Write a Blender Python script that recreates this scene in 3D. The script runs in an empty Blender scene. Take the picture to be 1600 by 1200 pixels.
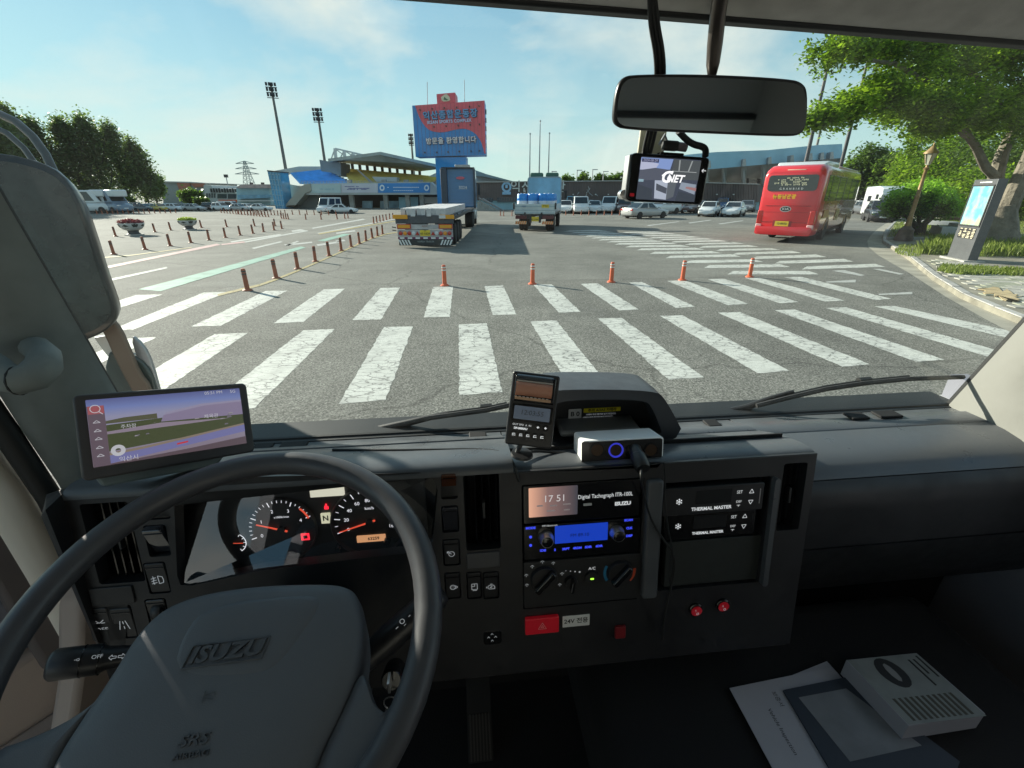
import bpy, bmesh, math, random
from mathutils import Vector, Matrix
from mathutils.geometry import tessellate_polygon
R = math.radians
rnd = random.Random(7)
scene = bpy.context.scene
C = scene.collection
# ------------------------------------------------------------------ camera, sky, sun, exposure
FOC, H = 700.0, 2.15
PITCH = math.atan(296 / FOC)
PSI = R(6.2)
cam_d = bpy.data.cameras.new('camera'); cam_d.sensor_width = 36; cam_d.lens = FOC / 1600 * 36
cam_d.clip_start = 0.02; cam_d.clip_end = 4000
cam = bpy.data.objects.new('camera', cam_d); C.objects.link(cam)
cam.location = (0, 0, H); cam.rotation_euler = (math.pi / 2 - PITCH, 0, 0)
scene.camera = cam
CLOUD_OFF = (5.2, 9.1, 1.3)
SUN_EL, SUN_AZ = R(20), R(-54)          # azimuth from +y, clockwise positive
world = bpy.data.worlds.new('World'); scene.world = world; world.use_nodes = True
wn = world.node_tree; wn.nodes.clear()
def N(tree, typ, **kw):
    n = tree.nodes.new(typ)
    for k, v in kw.items():
        if k.startswith('i_'):
            n.inputs[k[2:].replace('_', ' ')].default_value = v
        else: setattr(n, k, v)
    return n
L = lambda t, a, b: t.links.new(a, b)
out = N(wn, 'ShaderNodeOutputWorld'); bg = N(wn, 'ShaderNodeBackground'); bg.inputs['Strength'].default_value = 0.088
sky = N(wn, 'ShaderNodeTexSky', sky_type='NISHITA'); sky.sun_disc = False
sky.sun_elevation = SUN_EL; sky.sun_rotation = SUN_AZ; sky.air_density = 1.1; sky.dust_density = 0.2; sky.ozone_density = 1.2
gam = N(wn, 'ShaderNodeGamma'); gam.inputs['Gamma'].default_value = .5; tnt = N(wn, 'ShaderNodeMixRGB', blend_type='MULTIPLY'); tnt.inputs['Fac'].default_value = 1; tnt.inputs['Color2'].default_value = (.80, 1.36, 1.62, 1)
tc = N(wn, 'ShaderNodeTexCoord'); mp = N(wn, 'ShaderNodeMapping'); mp.inputs['Scale'].default_value = (1, 1, 2.1)
mp.inputs['Location'].default_value = CLOUD_OFF
cn = N(wn, 'ShaderNodeTexNoise'); cn.inputs['Scale'].default_value = 2.6; cn.inputs['Detail'].default_value = 9; cn.inputs['Roughness'].default_value = .55; cn.inputs['Distortion'].default_value = .25
cr = N(wn, 'ShaderNodeValToRGB'); cr.color_ramp.elements[0].position = .455; cr.color_ramp.elements[1].position = .66
cr.color_ramp.elements[1].color = (.85, .85, .85, 1)
sz = N(wn, 'ShaderNodeSeparateXYZ'); hz_ = N(wn, 'ShaderNodeMapRange'); hz_.inputs['From Min'].default_value = 0; hz_.inputs['From Max'].default_value = .42; hz_.inputs['To Min'].default_value = .80; hz_.inputs['To Max'].default_value = 0
hp_ = N(wn, 'ShaderNodeMath', operation='POWER'); hp_.inputs[1].default_value = 1.5
hm = N(wn, 'ShaderNodeMixRGB'); hm.inputs['Color2'].default_value = (4.1, 5.0, 4.75, 1)
mx = N(wn, 'ShaderNodeMixRGB'); mx.inputs['Color2'].default_value = (4.7, 4.8, 4.5, 1)
G_ = tc.outputs['Generated']
L(wn, G_, mp.inputs['Vector']); L(wn, mp.outputs['Vector'], cn.inputs['Vector']); L(wn, cn.outputs['Fac'], cr.inputs['Fac']); L(wn, G_, sz.inputs[0]); L(wn, sz.outputs['Z'], hz_.inputs['Value']); L(wn, hz_.outputs[0], hp_.inputs[0])
L(wn, sky.outputs['Color'], gam.inputs['Color']); L(wn, gam.outputs[0], tnt.inputs['Color1']); L(wn, tnt.outputs[0], hm.inputs['Color1']); L(wn, hp_.outputs[0], hm.inputs['Fac']); L(wn, hm.outputs[0], mx.inputs['Color1']); L(wn, cr.outputs['Color'], mx.inputs['Fac']); L(wn, mx.outputs['Color'], bg.inputs['Color'])
L(wn, bg.outputs['Background'], out.inputs['Surface'])
sun_d = bpy.data.lights.new('sun', 'SUN'); sun_d.energy = 4.9; sun_d.angle = R(.5); sun_d.color = (1, .92, .80)
sun = bpy.data.objects.new('sun', sun_d); C.objects.link(sun)
sdir = Vector((math.sin(SUN_AZ) * math.cos(SUN_EL), math.cos(SUN_AZ) * math.cos(SUN_EL), math.sin(SUN_EL)))
sun.rotation_euler = sdir.to_track_quat('Z', 'Y').to_euler(); sun.location = sdir * 300
vs = scene.view_settings; vs.view_transform = 'Standard'; vs.look = 'None'; vs.gamma = 1; vs.use_curve_mapping = False
vs.exposure = 1.15
scene.cycles.use_denoising = True
scene.cycles.max_bounces = 9; scene.cycles.transparent_max_bounces = 24; scene.cycles.sample_clamp_indirect = 6
# ------------------------------------------------------------------ helpers
SP, CP = math.sin(PITCH), math.cos(PITCH)
def ray(px, py):
    u = (px - 800) / FOC; v = (py - 600) / FOC
    return Vector((u, CP - v * SP, -SP - v * CP))
def gp(px, py, z=0.0):                 # the ground point seen at a photo pixel
    d = ray(px, py); t = (z - H) / d.z
    return Vector((d.x * t, d.y * t, z))
def yp(px, py, Y):                     # the point at distance Y seen at a photo pixel
    d = ray(px, py); return Vector((0, 0, H)) + d * (Y / d.y)
RZ = lambda a: Matrix.Rotation(a, 4, 'Z')
RX = lambda a: Matrix.Rotation(a, 4, 'X')
RY = lambda a: Matrix.Rotation(a, 4, 'Y')
T = lambda x, y, z: Matrix.Translation((x, y, z))
I4 = Matrix.Identity(4)
TM = T(0, 0, H) @ RZ(PSI)              # the lorry the picture is taken from: x right, y ahead, z up from eye height
TMi = TM.inverted()
def tray(px, py): return TMi.to_3x3() @ ray(px, py)
def ty(px, py, y): d = tray(px, py); return d * (y / d.y)
def tz(px, py, z): d = tray(px, py); return d * (z / d.z)
def tx(px, py, x): d = tray(px, py); return d * (x / d.x)
def td(px, py, t): return tray(px, py) * t
def basis(o, x, y):                    # frame with origin o, x axis, y axis; z towards the viewer
    x = Vector(x).normalized(); z = x.cross(Vector(y)).normalized(); y = z.cross(x)
    m = Matrix.Identity(4)
    for i in range(3): m[i][0], m[i][1], m[i][2], m[i][3] = x[i], y[i], z[i], o[i]
    return m
class Frame:
    def __init__(s, o, x, y): s.M = basis(Vector(o), x, y); s.Mi = s.M.inverted(); s.W = TM @ s.M
    def px(s, a, b, c=0.0):            # photo pixel -> local (a, b) on the plane at height c
        o = s.Mi @ Vector((0, 0, 0)); d = s.Mi.to_3x3() @ tray(a, b); t = (c - o.z) / d.z
        return (o.x + d.x * t, o.y + d.y * t)
    def rect(s, x0, y0, x1, y1, c=0.0):
        cx, cy = (x0 + x1) / 2, (y0 + y1) / 2
        l = s.px(x0, cy, c)[0]; r = s.px(x1, cy, c)[0]; t = s.px(cx, y0, c)[1]; b = s.px(cx, y1, c)[1]
        return (l, b, r, t)
# ---- materials
MATS = {}
KIDS = {}
def setp(o, p): o.parent = p; KIDS.setdefault(p.name, []).append(o)
def mat(name, col, rough=.6, metal=0.0, bump=None, var=None, spec=.5, emit=None, coat=0.0, trans=0.0, alpha=1.0):
    if name in MATS: return MATS[name]
    m = bpy.data.materials.new(name); m.use_nodes = True; MATS[name] = m
    t = m.node_tree; b = t.nodes['Principled BSDF']
    b.inputs['Base Color'].default_value = (*col, 1); b.inputs['Roughness'].default_value = rough; b.inputs['Metallic'].default_value = metal
    b.inputs['Specular IOR Level'].default_value = spec; b.inputs['Coat Weight'].default_value = coat
    b.inputs['Coat Roughness'].default_value = .08
    if trans: b.inputs['Transmission Weight'].default_value = trans
    if alpha < 1: b.inputs['Alpha'].default_value = alpha
    if emit: b.inputs['Emission Color'].default_value = (*emit[0], 1); b.inputs['Emission Strength'].default_value = emit[1]
    if bump or var:
        co = N(t, 'ShaderNodeTexCoord')
    if bump:
        n = N(t, 'ShaderNodeTexNoise'); n.inputs['Scale'].default_value = bump[0]; n.inputs['Detail'].default_value = 4
        L(t, co.outputs['Object'], n.inputs['Vector']); bp = N(t, 'ShaderNodeBump'); bp.inputs['Strength'].default_value = bump[1]
        bp.inputs['Distance'].default_value = bump[2] if len(bump) > 2 else .01
        L(t, n.outputs['Fac'], bp.inputs['Height']); L(t, bp.outputs['Normal'], b.inputs['Normal'])
    if bump and bump[0] > 500:         # handled plastic: uneven sheen
        rn = N(t, 'ShaderNodeTexNoise'); rn.inputs['Scale'].default_value = 14; rn.inputs['Detail'].default_value = 6; rn.inputs['Roughness'].default_value = .65; L(t, co.outputs['Object'], rn.inputs['Vector'])
        rr_ = N(t, 'ShaderNodeMapRange'); rr_.inputs['From Min'].default_value = .3; rr_.inputs['From Max'].default_value = .7; rr_.inputs['To Min'].default_value = max(.05, rough - .13); rr_.inputs['To Max'].default_value = rough + .13; L(t, rn.outputs['Fac'], rr_.inputs['Value']); L(t, rr_.outputs[0], b.inputs['Roughness'])
    if var:                            # (scale, amount): worn, uneven colour
        n = N(t, 'ShaderNodeTexNoise'); n.inputs['Scale'].default_value = var[0]; n.inputs['Detail'].default_value = 6
        L(t, co.outputs['Object'], n.inputs['Vector'])
        r = N(t, 'ShaderNodeMapRange'); r.inputs['From Min'].default_value = .3; r.inputs['From Max'].default_value = .7
        r.inputs['To Min'].default_value = 1 - var[1]; r.inputs['To Max'].default_value = 1 + var[1]
        k = N(t, 'ShaderNodeVectorMath', operation='SCALE'); k.inputs[0].default_value = col
        L(t, n.outputs['Fac'], r.inputs['Value']); L(t, r.outputs['Result'], k.inputs['Scale']); L(t, k.outputs['Vector'], b.inputs['Base Color'])
    return m
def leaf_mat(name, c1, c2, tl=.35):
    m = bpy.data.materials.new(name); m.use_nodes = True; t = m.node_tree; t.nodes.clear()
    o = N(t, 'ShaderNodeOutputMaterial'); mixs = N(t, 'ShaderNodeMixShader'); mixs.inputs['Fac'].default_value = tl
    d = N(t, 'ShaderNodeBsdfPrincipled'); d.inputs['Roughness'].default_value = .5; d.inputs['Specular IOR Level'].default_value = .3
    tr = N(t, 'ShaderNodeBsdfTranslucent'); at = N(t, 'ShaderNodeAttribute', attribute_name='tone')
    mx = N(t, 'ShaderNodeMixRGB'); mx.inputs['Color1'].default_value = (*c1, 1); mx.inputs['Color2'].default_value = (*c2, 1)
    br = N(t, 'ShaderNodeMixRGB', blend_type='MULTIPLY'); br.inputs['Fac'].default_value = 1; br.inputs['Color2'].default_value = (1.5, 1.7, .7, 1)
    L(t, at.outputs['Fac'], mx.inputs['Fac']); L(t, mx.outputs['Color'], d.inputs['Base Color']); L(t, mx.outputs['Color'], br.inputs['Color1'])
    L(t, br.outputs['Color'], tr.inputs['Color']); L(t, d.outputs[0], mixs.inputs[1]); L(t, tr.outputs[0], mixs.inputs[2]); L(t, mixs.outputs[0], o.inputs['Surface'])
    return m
def glass_mat(name, tint=(.93, .97, .95), gloss=1.0, dust=0.0):   # thin pane: clear, a fresnel reflection, a film of dust
    m = bpy.data.materials.new(name); m.use_nodes = True; t = m.node_tree; t.nodes.clear()
    o = N(t, 'ShaderNodeOutputMaterial'); mixs = N(t, 'ShaderNodeMixShader'); f = N(t, 'ShaderNodeFresnel')
    ge = N(t, 'ShaderNodeNewGeometry'); io = N(t, 'ShaderNodeMapRange'); io.inputs['To Min'].default_value = 1.45; io.inputs['To Max'].default_value = 1 / 1.45
    L(t, ge.outputs['Backfacing'], io.inputs['Value']); L(t, io.outputs[0], f.inputs['IOR'])
    a = N(t, 'ShaderNodeBsdfTransparent'); a.inputs['Color'].default_value = (*tint, 1); g = N(t, 'ShaderNodeBsdfGlossy'); g.inputs['Roughness'].default_value = .02
    mul = N(t, 'ShaderNodeMath', operation='MULTIPLY'); mul.inputs[1].default_value = gloss; last = a.outputs[0]
    if dust:
        co = N(t, 'ShaderNodeTexCoord'); n = N(t, 'ShaderNodeTexNoise'); n.inputs['Scale'].default_value = 6; n.inputs['Detail'].default_value = 7; n.inputs['Roughness'].default_value = .7
        mpp = N(t, 'ShaderNodeMapping'); mpp.inputs['Rotation'].default_value = (0, R(25), 0); mpp.inputs['Scale'].default_value = (2.2, 1, .55); L(t, co.outputs['Object'], mpp.inputs[0]); L(t, mpp.outputs[0], n.inputs['Vector'])
        r = N(t, 'ShaderNodeMapRange'); r.inputs['From Min'].default_value = .42; r.inputs['From Max'].default_value = .75; r.inputs['To Min'].default_value = dust * .25; r.inputs['To Max'].default_value = dust * 1.8; L(t, n.outputs['Fac'], r.inputs['Value'])
        tr = N(t, 'ShaderNodeBsdfTranslucent'); tr.inputs['Color'].default_value = (.8, .8, .78, 1); md = N(t, 'ShaderNodeMixShader'); L(t, r.outputs[0], md.inputs['Fac']); L(t, a.outputs[0], md.inputs[1]); L(t, tr.outputs[0], md.inputs[2]); last = md.outputs[0]
    L(t, f.outputs[0], mul.inputs[0]); L(t, mul.outputs[0], mixs.inputs['Fac']); L(t, last, mixs.inputs[1]); L(t, g.outputs[0], mixs.inputs[2]); L(t, mixs.outputs[0], o.inputs['Surface'])
    return m
def emit_mat(name, col, s=1.0):
    if name in MATS: return MATS[name]
    return mat(name, tuple(c * .2 for c in col), .4, emit=(col, s))
# ---- mesh building
class MB:
    def __init__(s, M=None): s.v = []; s.f = []; s.mi = []; s.M = M.copy() if M else I4.copy(); s.tone = None
    def add(s, vs, fs, mi=0, M=None):
        n = len(s.v); m = s.M @ M if M else s.M
        s.v += [m @ Vector(p) for p in vs]; s.f += [tuple(i + n for i in f) for f in fs]; s.mi += [mi] * len(fs); return s
    def quad(s, pts, mi=0): return s.add(pts, [tuple(range(len(pts)))], mi)
    def box(s, c, d, mi=0, M=None):
        x, y, z = (k / 2 for k in d); c = Vector(c)
        vs = [c + Vector(p) for p in ((-x,-y,-z),(x,-y,-z),(x,y,-z),(-x,y,-z),(-x,-y,z),(x,-y,z),(x,y,z),(-x,y,z))]
        return s.add(vs, [(3,2,1,0),(4,5,6,7),(0,1,5,4),(1,2,6,5),(2,3,7,6),(3,0,4,7)], mi, M)
    def hexa(s, b, t, mi=0):           # two quads, bottom and top
        return s.add(list(b) + list(t), [(3,2,1,0),(4,5,6,7),(0,1,5,4),(1,2,6,5),(2,3,7,6),(3,0,4,7)], mi)
    def prism(s, poly, z0, z1, mi=0, M=None):
        n = len(poly); vs = [(a, b, z0) for a, b in poly] + [(a, b, z1) for a, b in poly]
        fs = [tuple(range(n))[::-1], tuple(range(n, 2 * n))] + [(i, (i + 1) % n, n + (i + 1) % n, n + i) for i in range(n)]
        return s.add(vs, fs, mi, M)
    def rings(s, rs, mi=0, cap=True, closed=True, loop=False):
        n = len(rs[0]); vs = [p for r in rs for p in r]; fs = []
        kk = len(rs) if loop else len(rs) - 1
        for i in range(kk):
            j2 = (i + 1) % len(rs)
            for j in range(n if closed else n - 1):
                k = (j + 1) % n; fs.append((i * n + j, i * n + k, j2 * n + k, j2 * n + j))
        if cap and not loop: fs += [tuple(range(n))[::-1], tuple(range((len(rs) - 1) * n, len(rs) * n))]
        return s.add(vs, fs, mi)
    def tube(s, path, r, n=8, mi=0, closed=False, cap=True):
        P = [Vector(p) for p in path]; m = len(P); rs = []; rr = r if isinstance(r, (list, tuple)) else [r] * m
        up = None
        for i in range(m):
            a = P[(i - 1) % m] if (i or closed) else P[i]; b = P[(i + 1) % m] if (i < m - 1 or closed) else P[i]
            d = (b - a).normalized()
            if up is None: up = d.orthogonal().normalized()
            up = (up - d * up.dot(d)).normalized(); w = d.cross(up)
            rs.append([P[i] + (up * math.cos(2 * math.pi * k / n) + w * math.sin(2 * math.pi * k / n)) * rr[i] for k in range(n)])
        return s.rings(rs, mi, cap, True, closed)
    def lathe(s, prof, n=24, mi=0, M=None, cap=True):
        rs = [[(r * math.cos(2 * math.pi * k / n), r * math.sin(2 * math.pi * k / n), z) for k in range(n)] for r, z in prof]
        keep = s.M; s.M = s.M @ M if M else s.M; s.rings(rs, mi, cap); s.M = keep; return s
    def plate(s, outer, holes, z0, z1, mi=0):      # slab z0..z1 with holes through it
        polys = [[Vector((a, b, 0)) for a, b in outer]] + [[Vector((a, b, 0)) for a, b in h] for h in holes]
        tris = tessellate_polygon(polys); flat = [p for q in polys for p in q]; n = len(flat)
        vs = [(p.x, p.y, z1) for p in flat] + [(p.x, p.y, z0) for p in flat]; fs = []
        for a, b, c in tris:
            nz = (flat[b] - flat[a]).cross(flat[c] - flat[a]).z
            fs.append((a, b, c) if nz > 0 else (a, c, b))
        k = 0
        for q in polys:
            m = len(q)
            for i in range(m): fs.append((k + i, k + (i + 1) % m, n + k + (i + 1) % m, n + k + i))
            k += m
        return s.add(vs, fs, mi)
    def build(s, name, mats, parent=None, M=None, smooth=40, bevel=0, seg=2, weld=False, label=None, kind=None, recalc=True):
        me = bpy.data.meshes.new(name); me.from_pydata(s.v, [], s.f)
        for m in (mats if isinstance(mats, (list, tuple)) else [mats]): me.materials.append(m)
        if len(me.materials) > 1: me.polygons.foreach_set('material_index', s.mi)
        if recalc or weld:
            bm = bmesh.new(); bm.from_mesh(me)
            if weld: bmesh.ops.remove_doubles(bm, verts=bm.verts, dist=1e-5)
            bmesh.ops.recalc_face_normals(bm, faces=bm.faces); bm.to_mesh(me); bm.free()
        if s.tone is not None:
            at = me.attributes.new('tone', 'FLOAT', 'FACE'); at.data.foreach_set('value', s.tone)
        if smooth: me.shade_smooth(); me.set_sharp_from_angle(angle=R(smooth))
        me.update()
        o = bpy.data.objects.new(name, me); C.objects.link(o)
        if parent: setp(o, parent)
        if M is not None: o.matrix_basis = M
        if bevel:
            b = o.modifiers.new('bevel', 'BEVEL'); b.width = bevel; b.segments = seg; b.limit_method = 'ANGLE'; b.angle_limit = R(35); b.use_clamp_overlap = True
        if label: o['label'] = label
        if kind: o['kind'] = kind
        return o
def tag(o, label, cat, group=None, kind=None):
    o['label'] = label; o['category'] = cat
    if group: o['group'] = group
    if kind: o['kind'] = kind
    return o
def thing(name, label, cat, M=I4, group=None):
    o = bpy.data.objects.new(name, None); C.objects.link(o); o.matrix_basis = M; o.empty_display_size = .1
    return tag(o, label, cat, group)
RM = {}
def remat_mesh(me, m):
    k = (me.name, m.name)
    if k not in RM: RM[k] = me.copy(); RM[k].materials[0] = m
    return RM[k]
def copy_thing(root, M, label=None, group=None, remat=None):
    r = root.copy(); C.objects.link(r); r.matrix_basis = M
    if label: r['label'] = label
    if group: r['group'] = group
    def rec(src, dst):
        for ch in KIDS.get(src.name, ()):
            c = ch.copy(); C.objects.link(c); c.parent = dst
            if remat and ch.name.split('.')[0] in remat: c.data = remat_mesh(ch.data, remat[ch.name.split('.')[0]])
            KIDS.setdefault(dst.name, []).append(c); rec(ch, c)
    rec(root, r); return r
def rrect(a0, b0, a1, b1, r=.004, n=4):
    if a0 > a1: a0, a1 = a1, a0
    if b0 > b1: b0, b1 = b1, b0
    r = min(r, (a1 - a0) / 2.01, (b1 - b0) / 2.01); P = []
    for cx, cy, s in ((a1 - r, b1 - r, 0), (a0 + r, b1 - r, 90), (a0 + r, b0 + r, 180), (a1 - r, b0 + r, 270)):
        for k in range(n + 1):
            t = R(s + 90 * k / n); P.append((cx + r * math.cos(t), cy + r * math.sin(t)))
    return P
def circ(cx, cy, r, n=20, r2=None): return [(cx + r * math.cos(2 * math.pi * k / n), cy + (r2 or r) * math.sin(2 * math.pi * k / n)) for k in range(n)]
def text(name, s, size, M, m, parent=None, ext=.0, align='CENTER', shear=0, sx=1, space=1, bold=0):
    cu = bpy.data.curves.new(name, 'FONT'); cu.body = s; cu.size = size; cu.align_x = align; cu.align_y = 'CENTER'; cu.extrude = ext
    cu.shear = shear; cu.space_character = space; cu.offset = bold; cu.resolution_u = 3; cu.materials.append(m)
    tmp = bpy.data.objects.new('glyphs', cu); me = bpy.data.meshes.new_from_object(tmp)
    bpy.data.objects.remove(tmp); bpy.data.curves.remove(cu)
    if not me.materials: me.materials.append(m)
    o = bpy.data.objects.new(name, me); C.objects.link(o)
    if parent: setp(o, parent)
    o.matrix_basis = M @ Matrix.Diagonal((sx, 1, 1, 1)); return o
def strokes(mb, segs, w, z, mi=0):      # flat line drawing: list of polylines in local xy
    for pl in segs:
        for (a, b), (c, d) in zip(pl, pl[1:]):
            dx, dy = c - a, d - b; l = math.hypot(dx, dy) or 1; nx, ny = -dy / l * w / 2, dx / l * w / 2
            mb.quad([(a - nx, b - ny, z), (c - nx, d - ny, z), (c + nx, d + ny, z), (a + nx, b + ny, z)], mi)
    return mb
# ------------------------------------------------------------------ materials
def asphalt(nm='asphalt', tone=1.0, grit=95):
    m = bpy.data.materials.new(nm); m.use_nodes = True; t = m.node_tree; b = t.nodes['Principled BSDF']
    co = N(t, 'ShaderNodeTexCoord'); V = co.outputs['Object']
    a = N(t, 'ShaderNodeTexVoronoi'); a.inputs['Scale'].default_value = grit; L(t, V, a.inputs['Vector'])
    f = N(t, 'ShaderNodeTexNoise'); f.inputs['Scale'].default_value = 45; f.inputs['Detail'].default_value = 5; L(t, V, f.inputs['Vector'])
    g = N(t, 'ShaderNodeTexNoise'); g.inputs['Scale'].default_value = .22; g.inputs['Detail'].default_value = 8; g.inputs['Roughness'].default_value = .62; L(t, V, g.inputs['Vector'])
    st = N(t, 'ShaderNodeTexNoise'); st.inputs['Scale'].default_value = 1.1; st.inputs['Detail'].default_value = 6; L(t, V, st.inputs['Vector'])
    sp = N(t, 'ShaderNodeMath', operation='MULTIPLY'); L(t, a.outputs['Color'], sp.inputs[0]); L(t, f.outputs['Fac'], sp.inputs[1])
    r = N(t, 'ShaderNodeValToRGB'); e = r.color_ramp.elements
    e[0].position = .02; e[0].color = (.075, .076, .073, 1); e[1].position = .55; e[1].color = (.36, .36, .34, 1)
    k = r.color_ramp.elements.new(.24); k.color = (.168, .17, .16, 1)
    L(t, sp.outputs[0], r.inputs['Fac'])
    r2 = N(t, 'ShaderNodeMapRange'); r2.inputs['From Min'].default_value = .3; r2.inputs['From Max'].default_value = .72; r2.inputs['To Min'].default_value = .70; r2.inputs['To Max'].default_value = 1.22
    L(t, g.outputs['Fac'], r2.inputs['Value'])
    r3 = N(t, 'ShaderNodeMapRange'); r3.inputs['From Min'].default_value = .25; r3.inputs['From Max'].default_value = .75; r3.inputs['To Min'].default_value = .86; r3.inputs['To Max'].default_value = 1.12
    L(t, st.outputs['Fac'], r3.inputs['Value'])
    mm = N(t, 'ShaderNodeMath', operation='MULTIPLY'); L(t, r2.outputs[0], mm.inputs[0]); L(t, r3.outputs[0], mm.inputs[1])
    # long cracks and sealed joints
    vc = N(t, 'ShaderNodeTexVoronoi', feature='DISTANCE_TO_EDGE'); vc.inputs['Scale'].default_value = .11
    dn = N(t, 'ShaderNodeTexNoise'); dn.inputs['Scale'].default_value = .8; dn.inputs['Detail'].default_value = 6; L(t, V, dn.inputs['Vector'])
    ad = N(t, 'ShaderNodeMixRGB', blend_type='ADD'); ad.inputs['Fac'].default_value = .9; L(t, V, ad.inputs['Color1']); L(t, dn.outputs['Color'], ad.inputs['Color2'])
    L(t, ad.outputs['Color'], vc.inputs['Vector'])
    r4 = N(t, 'ShaderNodeMapRange'); r4.inputs['From Min'].default_value = .0015; r4.inputs['From Max'].default_value = .004; r4.inputs['To Min'].default_value = .72; r4.inputs['To Max'].default_value = 1
    L(t, vc.outputs['Distance'], r4.inputs['Value'])
    m2 = N(t, 'ShaderNodeMath', operation='MULTIPLY'); L(t, mm.outputs[0], m2.inputs[0]); L(t, r4.outputs[0], m2.inputs[1])
    s = N(t, 'ShaderNodeVectorMath', operation='SCALE'); L(t, r.outputs['Color'], s.inputs[0]); L(t, m2.outputs[0], s.inputs['Scale'])
    # pale grit
    wv = N(t, 'ShaderNodeMixRGB', blend_type='MULTIPLY'); wv.inputs['Fac'].default_value = 1; wv.inputs['Color2'].default_value = (1.0 * tone, .985 * tone, .93 * tone, 1); L(t, s.outputs[0], wv.inputs['Color1'])
    L(t, wv.outputs['Color'], b.inputs['Base Color']); b.inputs['Roughness'].default_value = .88; b.inputs['Specular IOR Level'].default_value = .25
    bp = N(t, 'ShaderNodeBump'); bp.inputs['Strength'].default_value = .55; bp.inputs['Distance'].default_value = .006; L(t, sp.outputs[0], bp.inputs['Height']); L(t, bp.outputs[0], b.inputs['Normal'])
    return m
def paint_mat(name, col, crack=.75, under=(.10, .10, .095), wear=.45):
    m = bpy.data.materials.new(name); m.use_nodes = True; t = m.node_tree; b = t.nodes['Principled BSDF']; b.inputs['Roughness'].default_value = .7
    co = N(t, 'ShaderNodeTexCoord'); V = co.outputs['Object']
    oi = N(t, 'ShaderNodeObjectInfo'); of = N(t, 'ShaderNodeVectorMath', operation='SCALE'); of.inputs[0].default_value = (37, 53, 0); L(t, oi.outputs['Random'], of.inputs['Scale']); va = N(t, 'ShaderNodeVectorMath', operation='ADD'); L(t, V, va.inputs[0]); L(t, of.outputs[0], va.inputs[1]); V = va.outputs[0]
    mpp = N(t, 'ShaderNodeMapping'); mpp.inputs['Rotation'].default_value = (0, 0, -PSI); mpp.inputs['Scale'].default_value = (4.5, 8.5, 1); L(t, V, mpp.inputs['Vector'])
    dn = N(t, 'ShaderNodeTexNoise'); dn.inputs['Scale'].default_value = 2.2; dn.inputs['Detail'].default_value = 3; L(t, mpp.outputs[0], dn.inputs['Vector'])
    ad = N(t, 'ShaderNodeMixRGB', blend_type='ADD'); ad.inputs['Fac'].default_value = .7; L(t, mpp.outputs[0], ad.inputs['Color1']); L(t, dn.outputs['Color'], ad.inputs['Color2'])
    v = N(t, 'ShaderNodeTexVoronoi', feature='DISTANCE_TO_EDGE'); v.inputs['Scale'].default_value = 1; L(t, ad.outputs[0], v.inputs['Vector'])
    r = N(t, 'ShaderNodeMapRange'); r.inputs['From Min'].default_value = .02; r.inputs['From Max'].default_value = .075; r.inputs['To Min'].default_value = 1; r.inputs['To Max'].default_value = 0; L(t, v.outputs['Distance'], r.inputs['Value'])
    # some cells hold, some craze
    g = N(t, 'ShaderNodeTexNoise'); g.inputs['Scale'].default_value = 1.3; g.inputs['Detail'].default_value = 4; L(t, V, g.inputs['Vector'])
    gr = N(t, 'ShaderNodeMapRange'); gr.inputs['From Min'].default_value = .28; gr.inputs['From Max'].default_value = .5; gr.inputs['To Max'].default_value = crack; L(t, g.outputs['Fac'], gr.inputs['Value'])
    m1 = N(t, 'ShaderNodeMath', operation='MULTIPLY'); L(t, r.outputs[0], m1.inputs[0]); L(t, gr.outputs[0], m1.inputs[1])
    w = N(t, 'ShaderNodeTexNoise'); w.inputs['Scale'].default_value = 55; w.inputs['Detail'].default_value = 3; L(t, V, w.inputs['Vector'])
    w2 = N(t, 'ShaderNodeTexNoise'); w2.inputs['Scale'].default_value = 2.4; w2.inputs['Detail'].default_value = 5; L(t, V, w2.inputs['Vector'])
    wm = N(t, 'ShaderNodeMath', operation='MULTIPLY'); L(t, w.outputs['Fac'], wm.inputs[0]); L(t, w2.outputs['Fac'], wm.inputs[1])
    wr = N(t, 'ShaderNodeMapRange'); wr.inputs['From Min'].default_value = .285; wr.inputs['From Max'].default_value = .37; wr.inputs['To Max'].default_value = wear; L(t, wm.outputs[0], wr.inputs['Value'])
    mxx = N(t, 'ShaderNodeMath', operation='MAXIMUM'); L(t, m1.outputs[0], mxx.inputs[0]); L(t, wr.outputs[0], mxx.inputs[1])
    c = N(t, 'ShaderNodeMixRGB'); c.inputs['Color1'].default_value = (*col, 1); c.inputs['Color2'].default_value = (*under, 1); L(t, mxx.outputs[0], c.inputs['Fac'])
    dr = N(t, 'ShaderNodeMapRange'); dr.inputs['From Min'].default_value = .3; dr.inputs['From Max'].default_value = .7; dr.inputs['To Min'].default_value = .62; dr.inputs['To Max'].default_value = 1.05; L(t, w2.outputs['Fac'], dr.inputs['Value'])
    sc = N(t, 'ShaderNodeVectorMath', operation='SCALE'); L(t, c.outputs[0], sc.inputs[0]); L(t, dr.outputs[0], sc.inputs['Scale'])
    L(t, sc.outputs[0], b.inputs['Base Color']); return m
ASPH = asphalt()
WPAINT = paint_mat('road_paint_white', (.62, .63, .58)); FPAINT = paint_mat('road_paint_worn', (.5, .51, .48), .3, wear=.6)
YPAINT = paint_mat('road_paint_yellow', (.42, .34, .13), .3, wear=.75); GPAINT = paint_mat('road_paint_green', (.24, .44, .35), .2, wear=.3); PPAINT = paint_mat('road_paint_pink', (.55, .33, .32), .2, wear=.5)
CONC = mat('concrete', (.33, .325, .30), .85, bump=(30, .3), var=(1.2, .22)); CONC2 = mat('concrete_dark', (.24, .24, .225), .85, bump=(40, .3), var=(2, .25))
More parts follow.
